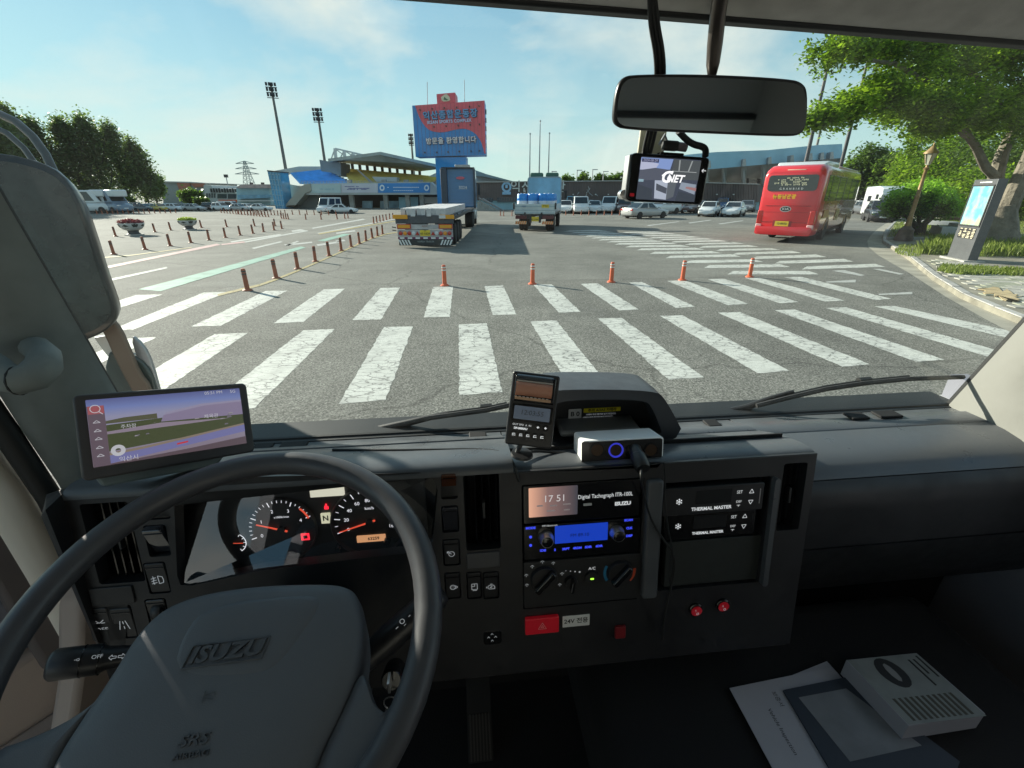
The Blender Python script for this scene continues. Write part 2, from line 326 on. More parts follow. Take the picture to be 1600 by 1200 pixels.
WHITE = mat('white_enamel', (.72, .73, .72), .3, var=(2, .05)); BLK = mat('black_rubber', (.018, .018, .019), .75, bump=(60, .2)); DMET = mat('dark_metal', (.03, .031, .034), .5, var=(3, .3))
GMET = mat('grey_metal', (.35, .36, .37), .4, .6, var=(3, .15)); CHROME = mat('rim_metal', (.6, .6, .6), .28, .9); AGLASS = mat('vehicle_glass', (.02, .025, .028), .06, spec=.8)
REDL = mat('red_lamp', (.45, .02, .015), .2, coat=.5); AMB = mat('amber_lamp', (.75, .28, .02), .25, coat=.4); CLEARL = mat('clear_lamp', (.6, .62, .63), .12, coat=.6)
YPLATE = mat('yellow_plate', (.75, .55, .04), .5); WPLATE = mat('white_plate', (.75, .75, .73), .5); INK = mat('black_ink', (.012, .012, .012), .6); WINK = mat('white_print', (.8, .8, .8), .5)
# ------------------------------------------------------------------ ground, markings
g = MB(); g.quad([(-1400, -300, 0), (1400, -300, 0), (1400, 1600, 0), (-1400, 1600, 0)]).build('ground', ASPH, kind='structure', smooth=0)
jx = [(60, 452), (330, 448.5), (560, 444), (800, 439), (1040, 434.5), (1260, 431), (1392, 430)]
cz = [gp(*q, .002) for q in jx]; MB().quad([(p.x, p.y, .002) for p in cz] + [(13, 7, .002), (12, -8, .002), (-40, -8, .002), (-40, 9, .002)]).build('crossing_asphalt', asphalt('asphalt_coarse', .92, 62), kind='structure', smooth=0)
mb = MB()
for p, q in zip(cz, cz[1:]):
    s_ = (q - p).cross(Vector((0, 0, 1))).normalized() * .012; n = 14
    for k in range(n): a_, b_ = p.lerp(q, k / n) + s_ * rnd.uniform(-.6, .6), p.lerp(q, (k + 1) / n) + s_ * rnd.uniform(-.6, .6); mb.quad([a_ - s_ + Vector((0, 0, .001)), b_ - s_ + Vector((0, 0, .001)), b_ + s_ + Vector((0, 0, .001)), a_ + s_ + Vector((0, 0, .001))])
mb.build('asphalt_joint', mat('joint_tar', (.05, .05, .05), .8), kind='structure', smooth=0)
road = bpy.data.objects.new('road_markings', None); C.objects.link(road); road['kind'] = 'structure'; road['label'] = 'painted crosswalks, lanes and hatching on the asphalt'
def mark(name, pts, m, z=.004):
    z = {'road_paint_white': .004, 'road_paint_worn': .0055, 'road_paint_yellow': .0085, 'road_paint_green': .007, 'road_paint_pink': .007}[m.name]
    P = [gp(*q, z) for q in pts]; Q = []
    for i, p in enumerate(P):
        q = P[(i + 1) % len(P)]; n = max(1, min(40, int((q - p).length / .09))); sd = (q - p).cross(Vector((0, 0, 1))).normalized()
        Q += [p.lerp(q, k / n) + sd * (rnd.gauss(0, .006) if k else 0) for k in range(n)]
    mb = MB().quad(Q); return mb.build(name, m, road, smooth=0)
up = [(212,461,254,460,135,497,92,500),(318,457,357,456,208,515,172,516),(415,454.5,449,454,345,509,299,510),(506,452,539,451,474,503,427,505),(594,450,625,449,595,499,551,500),(677,448,708,448,703,495,662,496),(757,447,786,446,807,491,770,492.5),(833,444.5,862,444,907,487,873,488.5),(907,443.5,934,442.5,998,483.5,967,485),(983,441.5,1003,440.5,1086,479,1056,481),(1042,439,1069,437.5,1169,474.5,1138,477),(1106,436.5,1131,435.5,1248,472,1219,474),(1164,434.5,1187,434,1320,469.5,1289,471),(1226,433,1252,432.5,1392,466.5,1369,469)]
lo = [(196,529,244,527,110,590,62,592),(335,522,387,520,206,643,118,648),(474,516,523,514,398,638,310,645),(600,511,645,510,603,625,529,631),(717,507,761,505,785,612.5,718,617),(829,502,869,500.5,949,600,890,605),(934,497.5,971,496.5,1100,589.5,1045,593),(1031,493.5,1066,492.5,1233,579,1184,583),(1122,488.5,1156,487.5,1359,569,1316,573),(1210,484.5,1242,483.5,1476,562,1432,565.5),(1290,481,1322,480,1567,550,1542,557),(1366,478.5,1398,478,1700,543,1655,547)]
for q in up + lo: mark('crosswalk_stripe', [(q[i], q[i + 1]) for i in (0, 2, 4, 6)], WPAINT)
hl = [(1139,426,1272,426,5.4),(1102,416.5,1227,415,4.6),(1072,409,1185,407,4.2),(1042,401.5,1150,399,3.8),(1017,395,1120,394,3.4),(997,389.5,1094,388.5,3),(979,385,1071,384,2.7),(962,381,1051,380,2.5),(950,377.5,1030,376.5,2.2),(936,374.6,1014,373,2),(925,371.6,998,370,1.8),(914,368.8,985,367.6,1.7),(904,366.2,968,365,1.5),(893,363.5,955,362.4,1.4),(883,361,942,360,1.3)]
hr = [(1255,418.5,1375,414.5,4.8),(1212,410,1326,406.5,4.4),(1176,402.8,1283,399.5,4),(1145,396.6,1245,393.5,3.4),(1120,390.6,1212,389,3),(1094,385.6,1178,384.2,2.8),(1072,381.4,1156,379.7,2.4),(1049,377.8,1130,376,2.2),(1031,374.4,1109,373,2),(1015,371.4,1089,370,1.8),(1000,368.5,1070,367.3,1.6),(985,365.8,1050,364.7,1.5),(972,363.4,1032,362.4,1.4)]
for a, b, c, d, h in hl + hr: mark('hatching_stripe', [(a + 6, b - h / 2), (c - 8, d - h / 2), (c + 8, d + h / 2), (a - 2, b + h / 2)], WPAINT)
for q in [((1300,423),(1320,422),(1352,430),(1344,431)),((1290,440),(1337,437),(1337,441),(1292,441.5)),((1363,420),(1375,420),(1413,428),(1405,429)),((1372,459),(1425,456),(1425,459.5),(1374,461))]: mark('lane_mark', q, FPAINT)
for q in [((168,436.5),(168,440),(262,419),(260,417)),((393,387.5),(397,389),(442,378),(438,377)),((487,356),(489,357.5),(571,343),(567,341.8)),((381,377.5),(384,379),(482,361),(479,359.6)),((360,377),(362,379),(440,367),(438,365.6)),((455,360.5),(457,362.5),(478,360),(470,358)),((496,364),(497,365.6),(618,342.8),(616,341.6)),((444,382),(446,384),(488,379.6),(487,377.6)),((446,383.4),(449,384.4),(468,377),(464,376.4)),((494,382),(497,384.4),(535,378.6),(533,376.4)),((524,376),(526,378.4),(540,376.6),(538,374.4)),((525,363.6),(526,365.6),(556,361.6),(554,359.6))]: mark('lane_line', q, FPAINT)
for q in [((216,452),(251,455),(478,386.8),(470,385)),((496,376),(508,377),(549,366),(538,365.2))]: mark('green_lane_line', q, GPAINT)
for q in [((158,417.5),(158,421.5),(345,382.6),(338,380.6)),((345,381.4),(347,383),(384,379),(380,377))]: mark('pink_lane_line', q, PPAINT)
ylw = [(340,461),(365,455),(388,449.4),(405,445.5),(430,436.8),(463,423.5),(490,412),(514,401.6),(534,393),(553,384.5),(566,378.5),(580,372.6),(604,365.4),(640,360)]
for a, b in zip(ylw, ylw[1:]):
    w = lambda p: (p[1] - 304) * .011
    mark('yellow_lane_line', [(a[0], a[1] - w(a)), (b[0], b[1] - w(b)), (b[0] + .5, b[1] + w(b)), (a[0] + .5, a[1] + w(a))], YPAINT)
for q in [((497,364.6),(560,354),(616,345),(618,346),(560,355.6),(499,366.4)),((150,402.5),(205,398),(300,386),(300,387),(205,399.6),(150,404.4))]: mark('faded_yellow_line', q, YPAINT)
# parking bays far right
for q in [((1010,352),(1060,346),(1062,346.6),(1014,353)),((1075,348),(1110,343.4),(1112,344),(1078,349)),((1122,349.5),(1160,344.4),(1162,345),(1126,350.4))]: mark('parking_line', q, FPAINT)
# ------------------------------------------------------------------ pavement with kerb, pavers, planting bed
kerb_px = [(1640,524),(1590,506),(1547,488),(1500,466.5),(1455,437),(1420,407),(1392,389),(1378.5,380),(1378,371),(1383,361),(1391,352.5),(1400,346),(1416,339),(1440,332)]
gut_px = [(1640,545),(1580,520),(1536,497),(1478,464),(1421,427),(1372,399),(1357,386),(1355,377),(1361,367),(1371,358),(1383,350),(1395,343.5),(1412,337),(1436,331)]
K = [gp(*q) for q in kerb_px]; G = [gp(*q) for q in gut_px]
gm = MB()
for i in range(len(K) - 1): gm.quad([(p.x, p.y, .0045) for p in (G[i], G[i + 1], K[i + 1], K[i])])
gm.build('gutter', mat('gutter_concrete', (.30, .285, .235), .85, bump=(30, .3), var=(1.5, .25)), kind='structure', smooth=0)
far = [Vector((85, 96, 0)), Vector((95, 10, 0)), Vector((30, -6, 0)), Vector((9, -6, 0)), Vector((8.3, 3, 0))]
side = bpy.data.objects.new('sidewalk', None); C.objects.link(side); side['kind'] = 'structure'
kz = .13
MB().prism([(p.x, p.y) for p in K + far], -.1, kz - .02).build('pavement_bed', mat('pavement_dirt', (.23, .215, .17), .95, bump=(25, .5), var=(2, .3)), side, smooth=0)
km = mat('kerb_stone_granite', (.36, .35, .33), .8, bump=(45, .4), var=(3, .22))
def inset(i):
    a, b = K[max(i - 1, 0)], K[min(i + 1, len(K) - 1)]; t = (b - a).normalized(); return Vector((t.y, -t.x, 0))
def kpt(s):                                      # along the kerb
    i = min(int(s), len(K) - 2); f = s - i; return K[i].lerp(K[i + 1], f), inset(i).lerp(inset(i + 1), f).normalized()
for i in range(len(K) - 1):
    ln = (K[i + 1] - K[i]).length; n = max(1, round(ln / 1.0))
    for k in range(n):
        (a, na), (b, nb) = kpt(i + (k + .012) / n), kpt(i + (k + .988) / n); dz = rnd.uniform(-.006, .006)
        b0 = [a, b, b + nb * .17, a + na * .17]; t0 = [p + Vector((0, 0, kz + dz)) for p in (a + na * .025, b + nb * .025, b + nb * .17, a + na * .17)]
        MB().hexa(b0, t0).build('kerb_stone', km, side, smooth=0)
# pavers laid square, only where the photograph shows them one by one
pm = [mat('paver_%s' % n, c, .85, bump=(40, .35), var=(4, .2)) for n, c in (('grey', (.34, .33, .29)), ('pale', (.40, .39, .34)), ('mossy', (.28, .29, .22)))]
pave = MB().box((0, 0, 0), (.485, .235, .05)); pme = []
for i, m in enumerate(pm): o = MB().box((0, 0, 0), (.485, .235, .05)).build('paver', m, None, smooth=0); pme.append(o.data); bpy.data.objects.remove(o)
def inside(p):
    c = False; P = K + far; j = len(P) - 1
    for i in range(len(P)):
        if (P[i].y > p[1]) != (P[j].y > p[1]) and p[0] < (P[j].x - P[i].x) * (p[1] - P[i].y) / (P[j].y - P[i].y) + P[i].x: c = not c
        j = i
    return c
ax = Vector((math.cos(R(-14)), math.sin(R(-14)), 0)); ay = Vector((-ax.y, ax.x, 0)); npv = 0
o0 = gp(1500, 470)
for r_ in range(-8, 60):
    for c_ in range(-10, 18):
        p = o0 + ax * (c_ * .5 + (r_ % 2) * .25) + ay * (r_ * .25)
        ok = all(inside((p.x + dx, p.y + dy)) for dx, dy in ((-.45, -.2), (-.45, .2), (.3, -.2), (.3, .2)))
        if ok and p.x < 12.5 + r_ * .1 and p.y < 15.6 and npv < 295:
            npv += 1; o = bpy.data.objects.new('paver', rnd.choice(pme)); C.objects.link(o); o.parent = side
            o.matrix_basis = T(p.x, p.y, kz - .028 + rnd.uniform(-.004, .004)) @ RZ(R(-14) + rnd.uniform(-.01, .01)) @ RX(rnd.uniform(-.008, .008))
# ------------------------------------------------------------------ scattered leaf geometry
def leaves(centres, per, spread, size, seed, tone_top=None, flat=.5, zs=1.0):
    r = random.Random(seed); v = []; f = []; tone = []
    for c, t0 in centres:
        for _ in range(per):
            p = Vector((c[0] + r.gauss(0, spread), c[1] + r.gauss(0, spread), c[2] + r.gauss(0, spread * zs)))
            s = size * r.uniform(.6, 1.35); a = r.uniform(0, 6.283); up = Vector((r.gauss(0, flat), r.gauss(0, flat), 1)).normalized()
            u = up.orthogonal().normalized(); w = up.cross(u); d = u * math.cos(a) + w * math.sin(a); e = up.cross(d)
            n = len(v); v += [p - d * s, p + e * s * .55, p + d * s, p - e * s * .55]; f.append((n, n + 1, n + 2, n + 3)); tone.append(min(1, max(0, t0 + r.gauss(0, .22))))
    return v, f, tone
def crown_mesh(name, parent, m, centres, per, spread, size, seed, flat=.7, zs=1.0):
    v, f, tone = leaves(centres, per, spread, size, seed, flat=flat, zs=zs)
    mb = MB(); mb.v = v; mb.f = f; mb.mi = [0] * len(f); mb.tone = tone
    return mb.build(name, m, parent, smooth=0, recalc=False)
def ell_centres(r, n, c, rad, shell=.55, dense=None):
    P = []
    while len(P) < n:
        q = Vector((r.uniform(-1, 1), r.uniform(-1, 1), r.uniform(-1, 1)))
        if q.length > 1 or q.length < shell * r.random(): continue
        P.append(((c[0] + q.x * rad[0], c[1] + q.y * rad[1], c[2] + q.z * rad[2]), r.uniform(.1, .9)))
    return P
BARK = mat('bark', (.17, .15, .115), .9, bump=(9, .9, .05), var=(3, .35)); BARKD = mat('bark_dark', (.06, .05, .04), .9, bump=(9, .9, .05), var=(3, .3))
LF_L = leaf_mat('leaf_poplar', (.080, .112, .062), (.155, .205, .10), .45); LF_R = leaf_mat('leaf_zelkova', (.06, .115, .018), (.23, .32, .04), .55)
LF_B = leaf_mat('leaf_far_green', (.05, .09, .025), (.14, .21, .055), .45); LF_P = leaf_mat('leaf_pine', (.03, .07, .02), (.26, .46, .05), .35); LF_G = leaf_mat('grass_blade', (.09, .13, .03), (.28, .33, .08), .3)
# ------------------------------------------------------------------ buildings and towers
BROWN = mat('cladding_brown', (.15, .12, .115), .6, var=(.6, .12)); PBLUE = mat('wall_pale_blue', (.30, .50, .56), .7, var=(.8, .12)); LBLUE = mat('fascia_light_blue', (.30, .52, .64), .55, var=(.3, .1))
GREYW = mat('wall_grey', (.52, .54, .53), .75, var=(.3, .12)); BEIGE = mat('wall_beige', (.42, .40, .34), .8, var=(.4, .12)); DARKIN = mat('dark_interior', (.035, .035, .037), .8); WGL = mat('building_glass', (.05, .07, .085), .12, spec=.7)
BLUEW = mat('glass_tower_blue', (.06, .30, .52), .18, spec=.7, var=(.5, .25)); SEATB = mat('seat_blue', (.09, .36, .78), .5, var=(1, .12)); SEATY = mat('seat_yellow', (.62, .48, .10), .5, var=(1, .12))
def P3(px, py, Y, o): return yp(px, py, Y) - o
def face(mb, pts, Y, depth, mi=0, o=Vector((0, 0, 0))):    # outline on the wall plane at distance Y, with real thickness behind it
    A = [yp(a, b, Y) for a, b in pts]; B = [p + Vector((0, depth, 0)) for p in A]; n = len(A)
    mb.add([p - o for p in A + B], [tuple(range(n))[::-1], tuple(range(n, 2 * n))] + [(i, (i + 1) % n, n + (i + 1) % n, n + i) for i in range(n)], mi)
def px_rect(x0, y0, x1, y1): return [(x0, y0), (x1, y0), (x1, y1), (x0, y1)]
def bld(name, label, cat, px, py, Y):
    o = yp(px, py, Y); o.z = 0; return thing(name, label, cat, T(*o)), o
# --- sign tower
Yb = 76
root, o = bld('sign_tower', 'tall red and blue welcome sign tower with a crest block on top', 'sign tower', 700, 320, Yb)
RED = mat('sign_red', (.70, .09, .13), .55, var=(.4, .12)); SBLU = mat('sign_blue', (.02, .24, .60), .55, var=(.4, .12))
def bp_(u, v): return (644 + u * 113 + v * 5.5 - u * v * 3.5, 165 - u * 8 + v * (80 - 0) + u * v * 5)   # u across, v down the panel
mb = MB(); face(mb, [bp_(0, 0), bp_(1, 0), bp_(1, 1), bp_(0, 1)], Yb, 3.6, 0, o); mb.build('panel', SBLU, root, smooth=0)
wave = [(.035, 0), (.045, .03), (.06, .11), (.08, .20), (.105, .285), (.13, .35), (.165, .42), (.20, .475), (.245, .51), (.29, .53), (.36, .545), (.42, .545), (.48, .535), (.53, .52), (.58, .508), (.63, .50), (.68, .497), (.73, .505), (.78, .53), (.83, .57), (.87, .615), (.90, .67), (.93, .735), (.95, .80), (.968, .89), (.978, .975), (1, .975), (1, 0)]
mb = MB(); face(mb, [bp_(*q) for q in wave], Yb - .06, .055, 0, o); mb.build('red_field', RED, root, smooth=0)
mb = MB()
for k in range(19): face(mb, [bp_(k / 19 + .002, .01), bp_(k / 19 + .0045, .01), bp_(k / 19 + .0045, .99), bp_(k / 19 + .002, .99)], Yb - .085, .02, 0, o)
mb.build('panel_seam', mat('sign_seam', (.16, .06, .09), .6), root, smooth=0)['kind'] = 'stuff'
mb = MB(); face(mb, [(682, 147), (711, 144.5), (712, 160), (683, 162)], Yb, 3.2, 0, o); mb.build('crest_block', RED, root, smooth=0)
mb = MB(); face(mb, [(680, 246), (728, 245), (727, 322), (684, 322)], Yb + .3, 3.4, 0, o); mb.build('tower_shaft', SBLU, root, smooth=0)
mb = MB(); face(mb, [(690, 156.5), (689, 152), (694, 148), (698, 146.8), (702, 151), (703.5, 156), (700, 158.2), (693, 158.6)], Yb - .1, .09, 0, o); mb.build('crest', mat('crest_cream', (.68, .62, .45), .5), root, smooth=0)
mb = MB(); face(mb, [(693, 155.5), (694.5, 151), (697, 154), (700, 155.5), (698, 157)], Yb - .16, .05, 0, o); mb.build('crest_figure', mat('crest_green', (.06, .16, .08), .5), root, smooth=0)
mb = MB()
for u, v in [(.10, .09), (.27, .085), (.44, .085), (.61, .09), (.79, .09), (.92, .09), (.28, .43), (.45, .43), (.62, .43), (.79, .43), (.92, .43), (.13, .92), (.30, .925), (.46, .925), (.62, .92), (.79, .92), (.91, .92)]:
    a, b = bp_(u, v); face(mb, [(a - .9, b - 1.2), (a + .7, b - 1.2), (a + .9, b + 1), (a - .7, b + 1)], Yb - .5, .45, 0, o)
mb.build('spotlight', DMET, root, smooth=0)['kind'] = 'stuff'
for k in range(6):
    q = yp(757.6, 172 + k * 13.5, Yb) - o; MB().box((q.x + .05, 1.6, q.z), (.2, .5, .6)).build('side_vent', DMET, root, smooth=0)
tl = math.atan2(8, 113) * .8
def sign_text(s, u, v, size, m, bold, sx=1, name='lettering'):
    p = yp(*bp_(u, v), Yb - .14) - o; q = yp(*bp_(u + .05, v), Yb - .14) - o
    x = Vector((1, 0, (q.z - p.z) / (q.x - p.x)))
    return text(name, s, size, basis(p, x, (0, 0, 1)), m, root, .05, sx=sx, bold=bold, space=1.14)
SB2 = mat('letter_blue', (.10, .32, .62), .4); SDK = mat('letter_shadow', (.02, .03, .10), .5)
sign_text('익산종합운동장', .525, .235, 1.17, SDK, .06); t_ = sign_text('익산종합운동장', .517, .225, 1.17, SB2, .02); t_.location.y -= .12
t_ = sign_text('IKSAN SPORTS COMPLEX', .50, .35, .56, mat('letter_lilac', (.50, .55, .80), .4), .02, .92); t_.location.y -= .05
sign_text('방문을 환영합니다', .52, .725, .92, SDK, .05); t_ = sign_text('방문을 환영합니다', .515, .715, .92, mat('letter_white', (.75, .72, .74), .4), .015); t_.location.y -= .12
for px, y0, y1 in ((668, 128, 164), (726, 125, 160)):
    a, b = yp(px, y1 + 2, Yb + 2) - o, yp(px - .5, y0, Yb + 2) - o; MB().tube([a, b], .05, 6).build('lightning_rod', GMET, root)
# --- grandstand
Ys = 80
root, o = bld('grandstand', 'concrete grandstand with blue and yellow seats under a long cantilever roof', 'grandstand', 580, 330, Ys)
def part(name, m, polys, Y, depth, **k):
    mb = MB()
    for p in polys: face(mb, p, Y, depth, 0, o)
    return mb.build(name, m, root, smooth=0, **k)
part('front_beam', GREYW, [[(474, 287), (673, 284.5), (690, 301), (690, 304), (478, 304.5)]], Ys, 2.5)
part('back_void', DARKIN, [px_rect(470, 304, 692, 333)], Ys + 9, .5)
part('side_stair', BEIGE, [[(439, 328), (472, 290), (484, 287), (486, 298), (477, 302), (462, 320.5), (449, 321), (444, 330)]], Ys - .4, 3)
part('tower_wall', BEIGE, [[(440, 290), (447, 287), (452, 309), (444, 309)], [(447, 287), (470, 291), (457, 311), (452, 309)]], Ys + 3, .6)
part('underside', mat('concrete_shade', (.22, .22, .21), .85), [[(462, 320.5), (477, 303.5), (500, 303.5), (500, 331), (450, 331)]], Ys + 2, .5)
for px in (551, 604, 638, 660):
    a = yp(px, 331, Ys + .8) - o; MB().box((a.x, 1.2, 2.2), (.7, .7, 4.4)).build('column', CONC, root)
for x0, x1 in ((566, 582), (594, 604), (606, 622)):
    part('entrance_glass', mat('entrance_pale', (.22, .34, .42), .3, var=(.8, .4)), [px_rect(x0, 314, x1, 330)], Ys + 3.6, .2)
part('poster_board', mat('poster_sky', (.35, .60, .72), .5, var=(.4, .2)), [px_rect(623, 308, 653, 326)], Ys + 2.8, .2)
part('poster_board', mat('poster_white', (.62, .62, .60), .5, var=(.4, .1)), [px_rect(662, 308, 688, 318)], Ys + 2.8, .2)
bn = [(484, 533, 288.2, 301.4, (.50, .62, .62)), (533, 590.5, 287.6, 301, (.62, .61, .66)), (590.5, 672, 286, 301, (.06, .27, .62))]
for k, (x0, x1, y0, y1, c) in enumerate(bn):
    b_ = part('banner', mat('banner_%d' % k, c, .6, var=(.5, .08)), [[(x0 + .4, y0 + .3), (x1 - .4, y0), (x1 - .4, y1), (x0 + .4, y1 + .2)]], Ys - .12, .1, label=['pale green banner', 'white banner with blue lines', 'blue banner with white emblems'][k])
    mb = MB()
    for row, (f0, f1, yy) in enumerate([((.2, .8, .5)), ((.1, .52, .28)), ((.12, .7, .62))] if k == 1 else [(.32, .8, .55)] if k == 0 else [(.18, .82, .45), (.3, .7, .78)]):
        for q in range(int((f1 - f0) * 26)):
            if rnd.random() < .15: continue
            u = x0 + (x1 - x0) * (f0 + q / 26); v = y0 + (y1 - y0) * yy; s_ = .62 if row == 0 else .5
            face(mb, px_rect(u, v - s_ * 1.1, u + (x1 - x0) / 26 * .7, v + s_ * 1.1), Ys - .15, .02, 0, o)
    if k == 2:
        for cx_ in (597, 666.5):
            A = [yp(cx_ + 4 * math.cos(t * .35), 293.5 + 5 * math.sin(t * .35), Ys - .15) - o for t in range(18)]; B = [yp(cx_ + 2 * math.cos(t * .35), 293.5 + 2.5 * math.sin(t * .35), Ys - .15) - o for t in range(18)]
            mb.rings([A, B], 0, cap=False)
    e = mb.build('banner_print', mat('banner_ink_%d' % k, [(.25, .45, .55), (.08, .09, .30), (.78, .83, .88)][k], .6), b_, smooth=0); e['kind'] = 'stuff'
# seat rows rise away from the front beam
def rows(name, m, poly0, poly1, n, Y0, Y1, frac=(0, 1)):
    for k in range(n):
        f0 = k / n; Y = Y0 + (Y1 - Y0) * f0; L0 = [poly0[0] + (poly1[0] - poly0[0]) * f0, poly0[1] + (poly1[1] - poly0[1]) * f0, poly0[2] + (poly1[2] - poly0[2]) * f0, poly0[3] + (poly1[3] - poly0[3]) * f0]
        f1 = (k + 1.02) / n; ya = poly0[1] + (poly1[1] - poly0[1]) * f1; yb = poly0[3] + (poly1[3] - poly0[3]) * f1
        mb = MB(); face(mb, [(L0[0], ya), (L0[2], yb), (L0[2], L0[3] + .6), (L0[0], L0[1] + .6)], Y, (Y1 - Y0) / n, 0, o); mb.build(name, m, root, smooth=0)
rows('blue_seat_row', SEATB, (468, 287, 548, 287), (452, 270, 505, 264), 9, Ys + 2.4, Ys + 14)
rows('yellow_seat_row', SEATY, (548, 287, 672, 285.5), (533, 262.5, 690, 276), 9, Ys + 2.5, Ys + 14)
part('press_box', GREYW, [[(581, 276), (620, 277), (620, 284), (588, 284)]], Ys + 2.3, 2)
part('aisle', mat('aisle_concrete', (.30, .29, .27), .8), [[(556, 264), (559, 264.3), (584, 286), (579, 286)]], Ys + 2.35, .1)
part('rail', GMET, [px_rect(470, 282.6, 673, 283.2), px_rect(470, 284.6, 673, 285)] + [px_rect(470 + 5 * k, 282.6, 470.4 + 5 * k, 287.5) for k in range(41)], Ys + .1, .06)
part('end_wall', GREYW, [[(428, 267), (467, 260), (501, 260), (503, 267), (478, 268), (452, 271), (440, 279), (432, 280)]], Ys + 15, .6)
part('wing_block', mat('wall_slate', (.20, .23, .25), .7, var=(.4, .15)), [[(499, 249.5), (513, 252), (532, 254), (533, 276), (520, 270), (502, 267.5)]], Ys + 6, 5)
part('glass_stair_tower', BLUEW, [[(417.5, 266.5), (437, 268.5), (445, 326), (431, 327)]], Ys - 1, 3)
mb = MB()
for k in range(7): face(mb, [(418.6 + k * 1.7, 272 + k * 8), (437.6 + k * 1.05, 273 + k * 8), (437.6 + k * 1.05, 273.5 + k * 8), (418.6 + k * 1.7, 272.7 + k * 8)], Ys - 1.1, .08, 0, o)
for k in range(3): face(mb, [(422 + k * 5, 267), (422.6 + k * 5, 267), (434.6 + k * 3.8, 326), (434 + k * 3.8, 326)], Ys - 1.1, .08, 0, o)
mb.build('glazing_bar', mat('bar_pale', (.30, .50, .60), .5), root, smooth=0)
part('tower_cap', DMET, [[(417, 265.8), (437.4, 267.8), (437.6, 269.6), (417.3, 267.6)]], Ys - 1.15, 3.2)
# cantilever roof: a real slab running back from its front edge
A = [yp(513, 252.5, Ys + 4), yp(595, 242, Ys + 1), yp(692, 263.5, Ys + 1), yp(655, 268, Ys + 14), yp(533, 254.5, Ys + 14)]
mb = MB(); n = len(A); mb.add([p - o for p in A] + [p - o + Vector((0, 0, .45)) for p in A], [tuple(range(n)), tuple(range(n, 2 * n))[::-1]] + [(i, (i + 1) % n, n + (i + 1) % n, n + i) for i in range(n)])
mb.build('roof', mat('roof_grey_green', (.36, .39, .37), .6, var=(.6, .2)), root, smooth=0)
for k in range(11):
    f = k / 10; mb = MB(); a = yp(539 + f * 117, 254.8 + f * 12, Ys + 13.5) - o; b = yp(539 + f * 117, 263 + f * 14, Ys + 13.5) - o; mb.box(((a.x + b.x) / 2, a.y, (a.z + b.z) / 2), (.45, .45, a.z - b.z)); mb.build('roof_post', DMET, root)
mb = MB()
for k in range(5):
    x = 523.5 + k * 14; t = yp(x, 232 + k * 3.2, Ys + 6) - o; a = yp(x - 6, 249 - k * 1.2, Ys + 6) - o; b = yp(x + 1.5, 249 - k * 1.2, Ys + 6) - o
    mb.tube([a, t], .12, 6); mb.tube([b, t], .3, 6)
    if k < 4:
        t2 = yp(x + 14, 232 + (k + 1) * 3.2, Ys + 6) - o; mb.tube([t, t2], .13, 6); mb.tube([t, yp(x + 18, 246, Ys + 6) - o], .1, 6)
mb.build('truss', GREYW, root)
# --- gymnasium
Yg = 74
root, o = bld('gymnasium', 'long dark brown gymnasium with pale blue base and white lettering', 'gymnasium', 900, 332, Yg)
part('upper_wall', BROWN, [[(742, 285), (986, 282.5), (1186, 288), (1186, 316), (986, 314), (742, 312.5)]], Yg, 14)
mb = MB()
for k in range(110):
    x = 743 + k * 4.03; face(mb, px_rect(x, 284.6 if x < 990 else 285.8, x + .9, 313.2), Yg - .12, .11, 0, o)
mb.build('cladding_rib', mat('cladding_rib', (.12, .095, .092), .6), root, smooth=0)['kind'] = 'stuff'
part('lower_wall', PBLUE, [[(742, 312.3), (986, 313.8), (1186, 315.8), (1186, 334), (742, 332)]], Yg + .25, 10)
part('roof_edge', mat('coping_pale', (.42, .42, .40), .6), [[(742, 283.8), (986, 281.6), (1186, 287), (1186, 288.4), (986, 283), (742, 285.2)]], Yg - .3, 14.4)
for x0, x1, y0, y1 in [(757, 770, 309, 315.6), (777, 806, 308.6, 315.6), (700, 716, 310, 316)]: part('window', WGL, [px_rect(x0, y0, x1, y1)], Yg - .05, .3)
for k in range(15): part('window', WGL, [px_rect(1102 + k * 5.2, 311.6, 1104.6 + k * 5.2, 318)], Yg - .05, .3)
for x in (868, 895, 930, 950, 1120, 1146): part('wall_lamp', WHITE, [px_rect(x, 303, x + 1.6, 304.6)], Yg - .3, .3)
p = yp(803, 292.5, Yg - .2) - o
text('lettering', '익산체육관', 1.75, basis(p + Vector((-.55, 0, 0)), (1, 0, 0), (0, 0, 1)), mat('letter_cream', (.66, .68, .64), .5), root, .05, align='LEFT', bold=.02, space=1.08)
mb = MB(); c_ = yp(791.5, 292.2, Yg - .2) - o
mb.add([c_ + Vector((.75 * math.cos(t * .3), 0, .75 * math.sin(t * .3))) for t in range(21)] + [c_ + Vector((.45 * math.cos(t * .3), 0, .45 * math.sin(t * .3))) for t in range(21)], [(i, (i + 1) % 21, 21 + (i + 1) % 21, 21 + i) for i in range(21)])
mb.box(c_ + Vector((0, 0, -.85)), (1.3, .1, .4)); mb.box(c_ + Vector((0, .02, .1)), (.35, .06, .5)); mb.build('emblem', mat('emblem_blue', (.30, .52, .72), .5), root)
mb = MB()
for s_ in [[(917, 296), (922, 303)], [(922, 294), (916, 302)], [(919, 291), (921, 297)], [(917, 303), (915, 307)], [(922, 303), (926, 306)], [(930, 303), (934, 306)], [(905, 300), (902, 304)]]:
    a, b = yp(*s_[0], Yg - .16) - o, yp(*s_[1], Yg - .16) - o; mb.tube([a, b], .07, 5)
mb.build('wall_figure', GMET, root)['kind'] = 'stuff'
mb = MB()
for k in range(2): mb.tube([yp(748 + k * 6, 309 + k * 1, Yg - 4) - o, yp(786 + k * 1, 329, Yg - 4) - o], .08, 6)
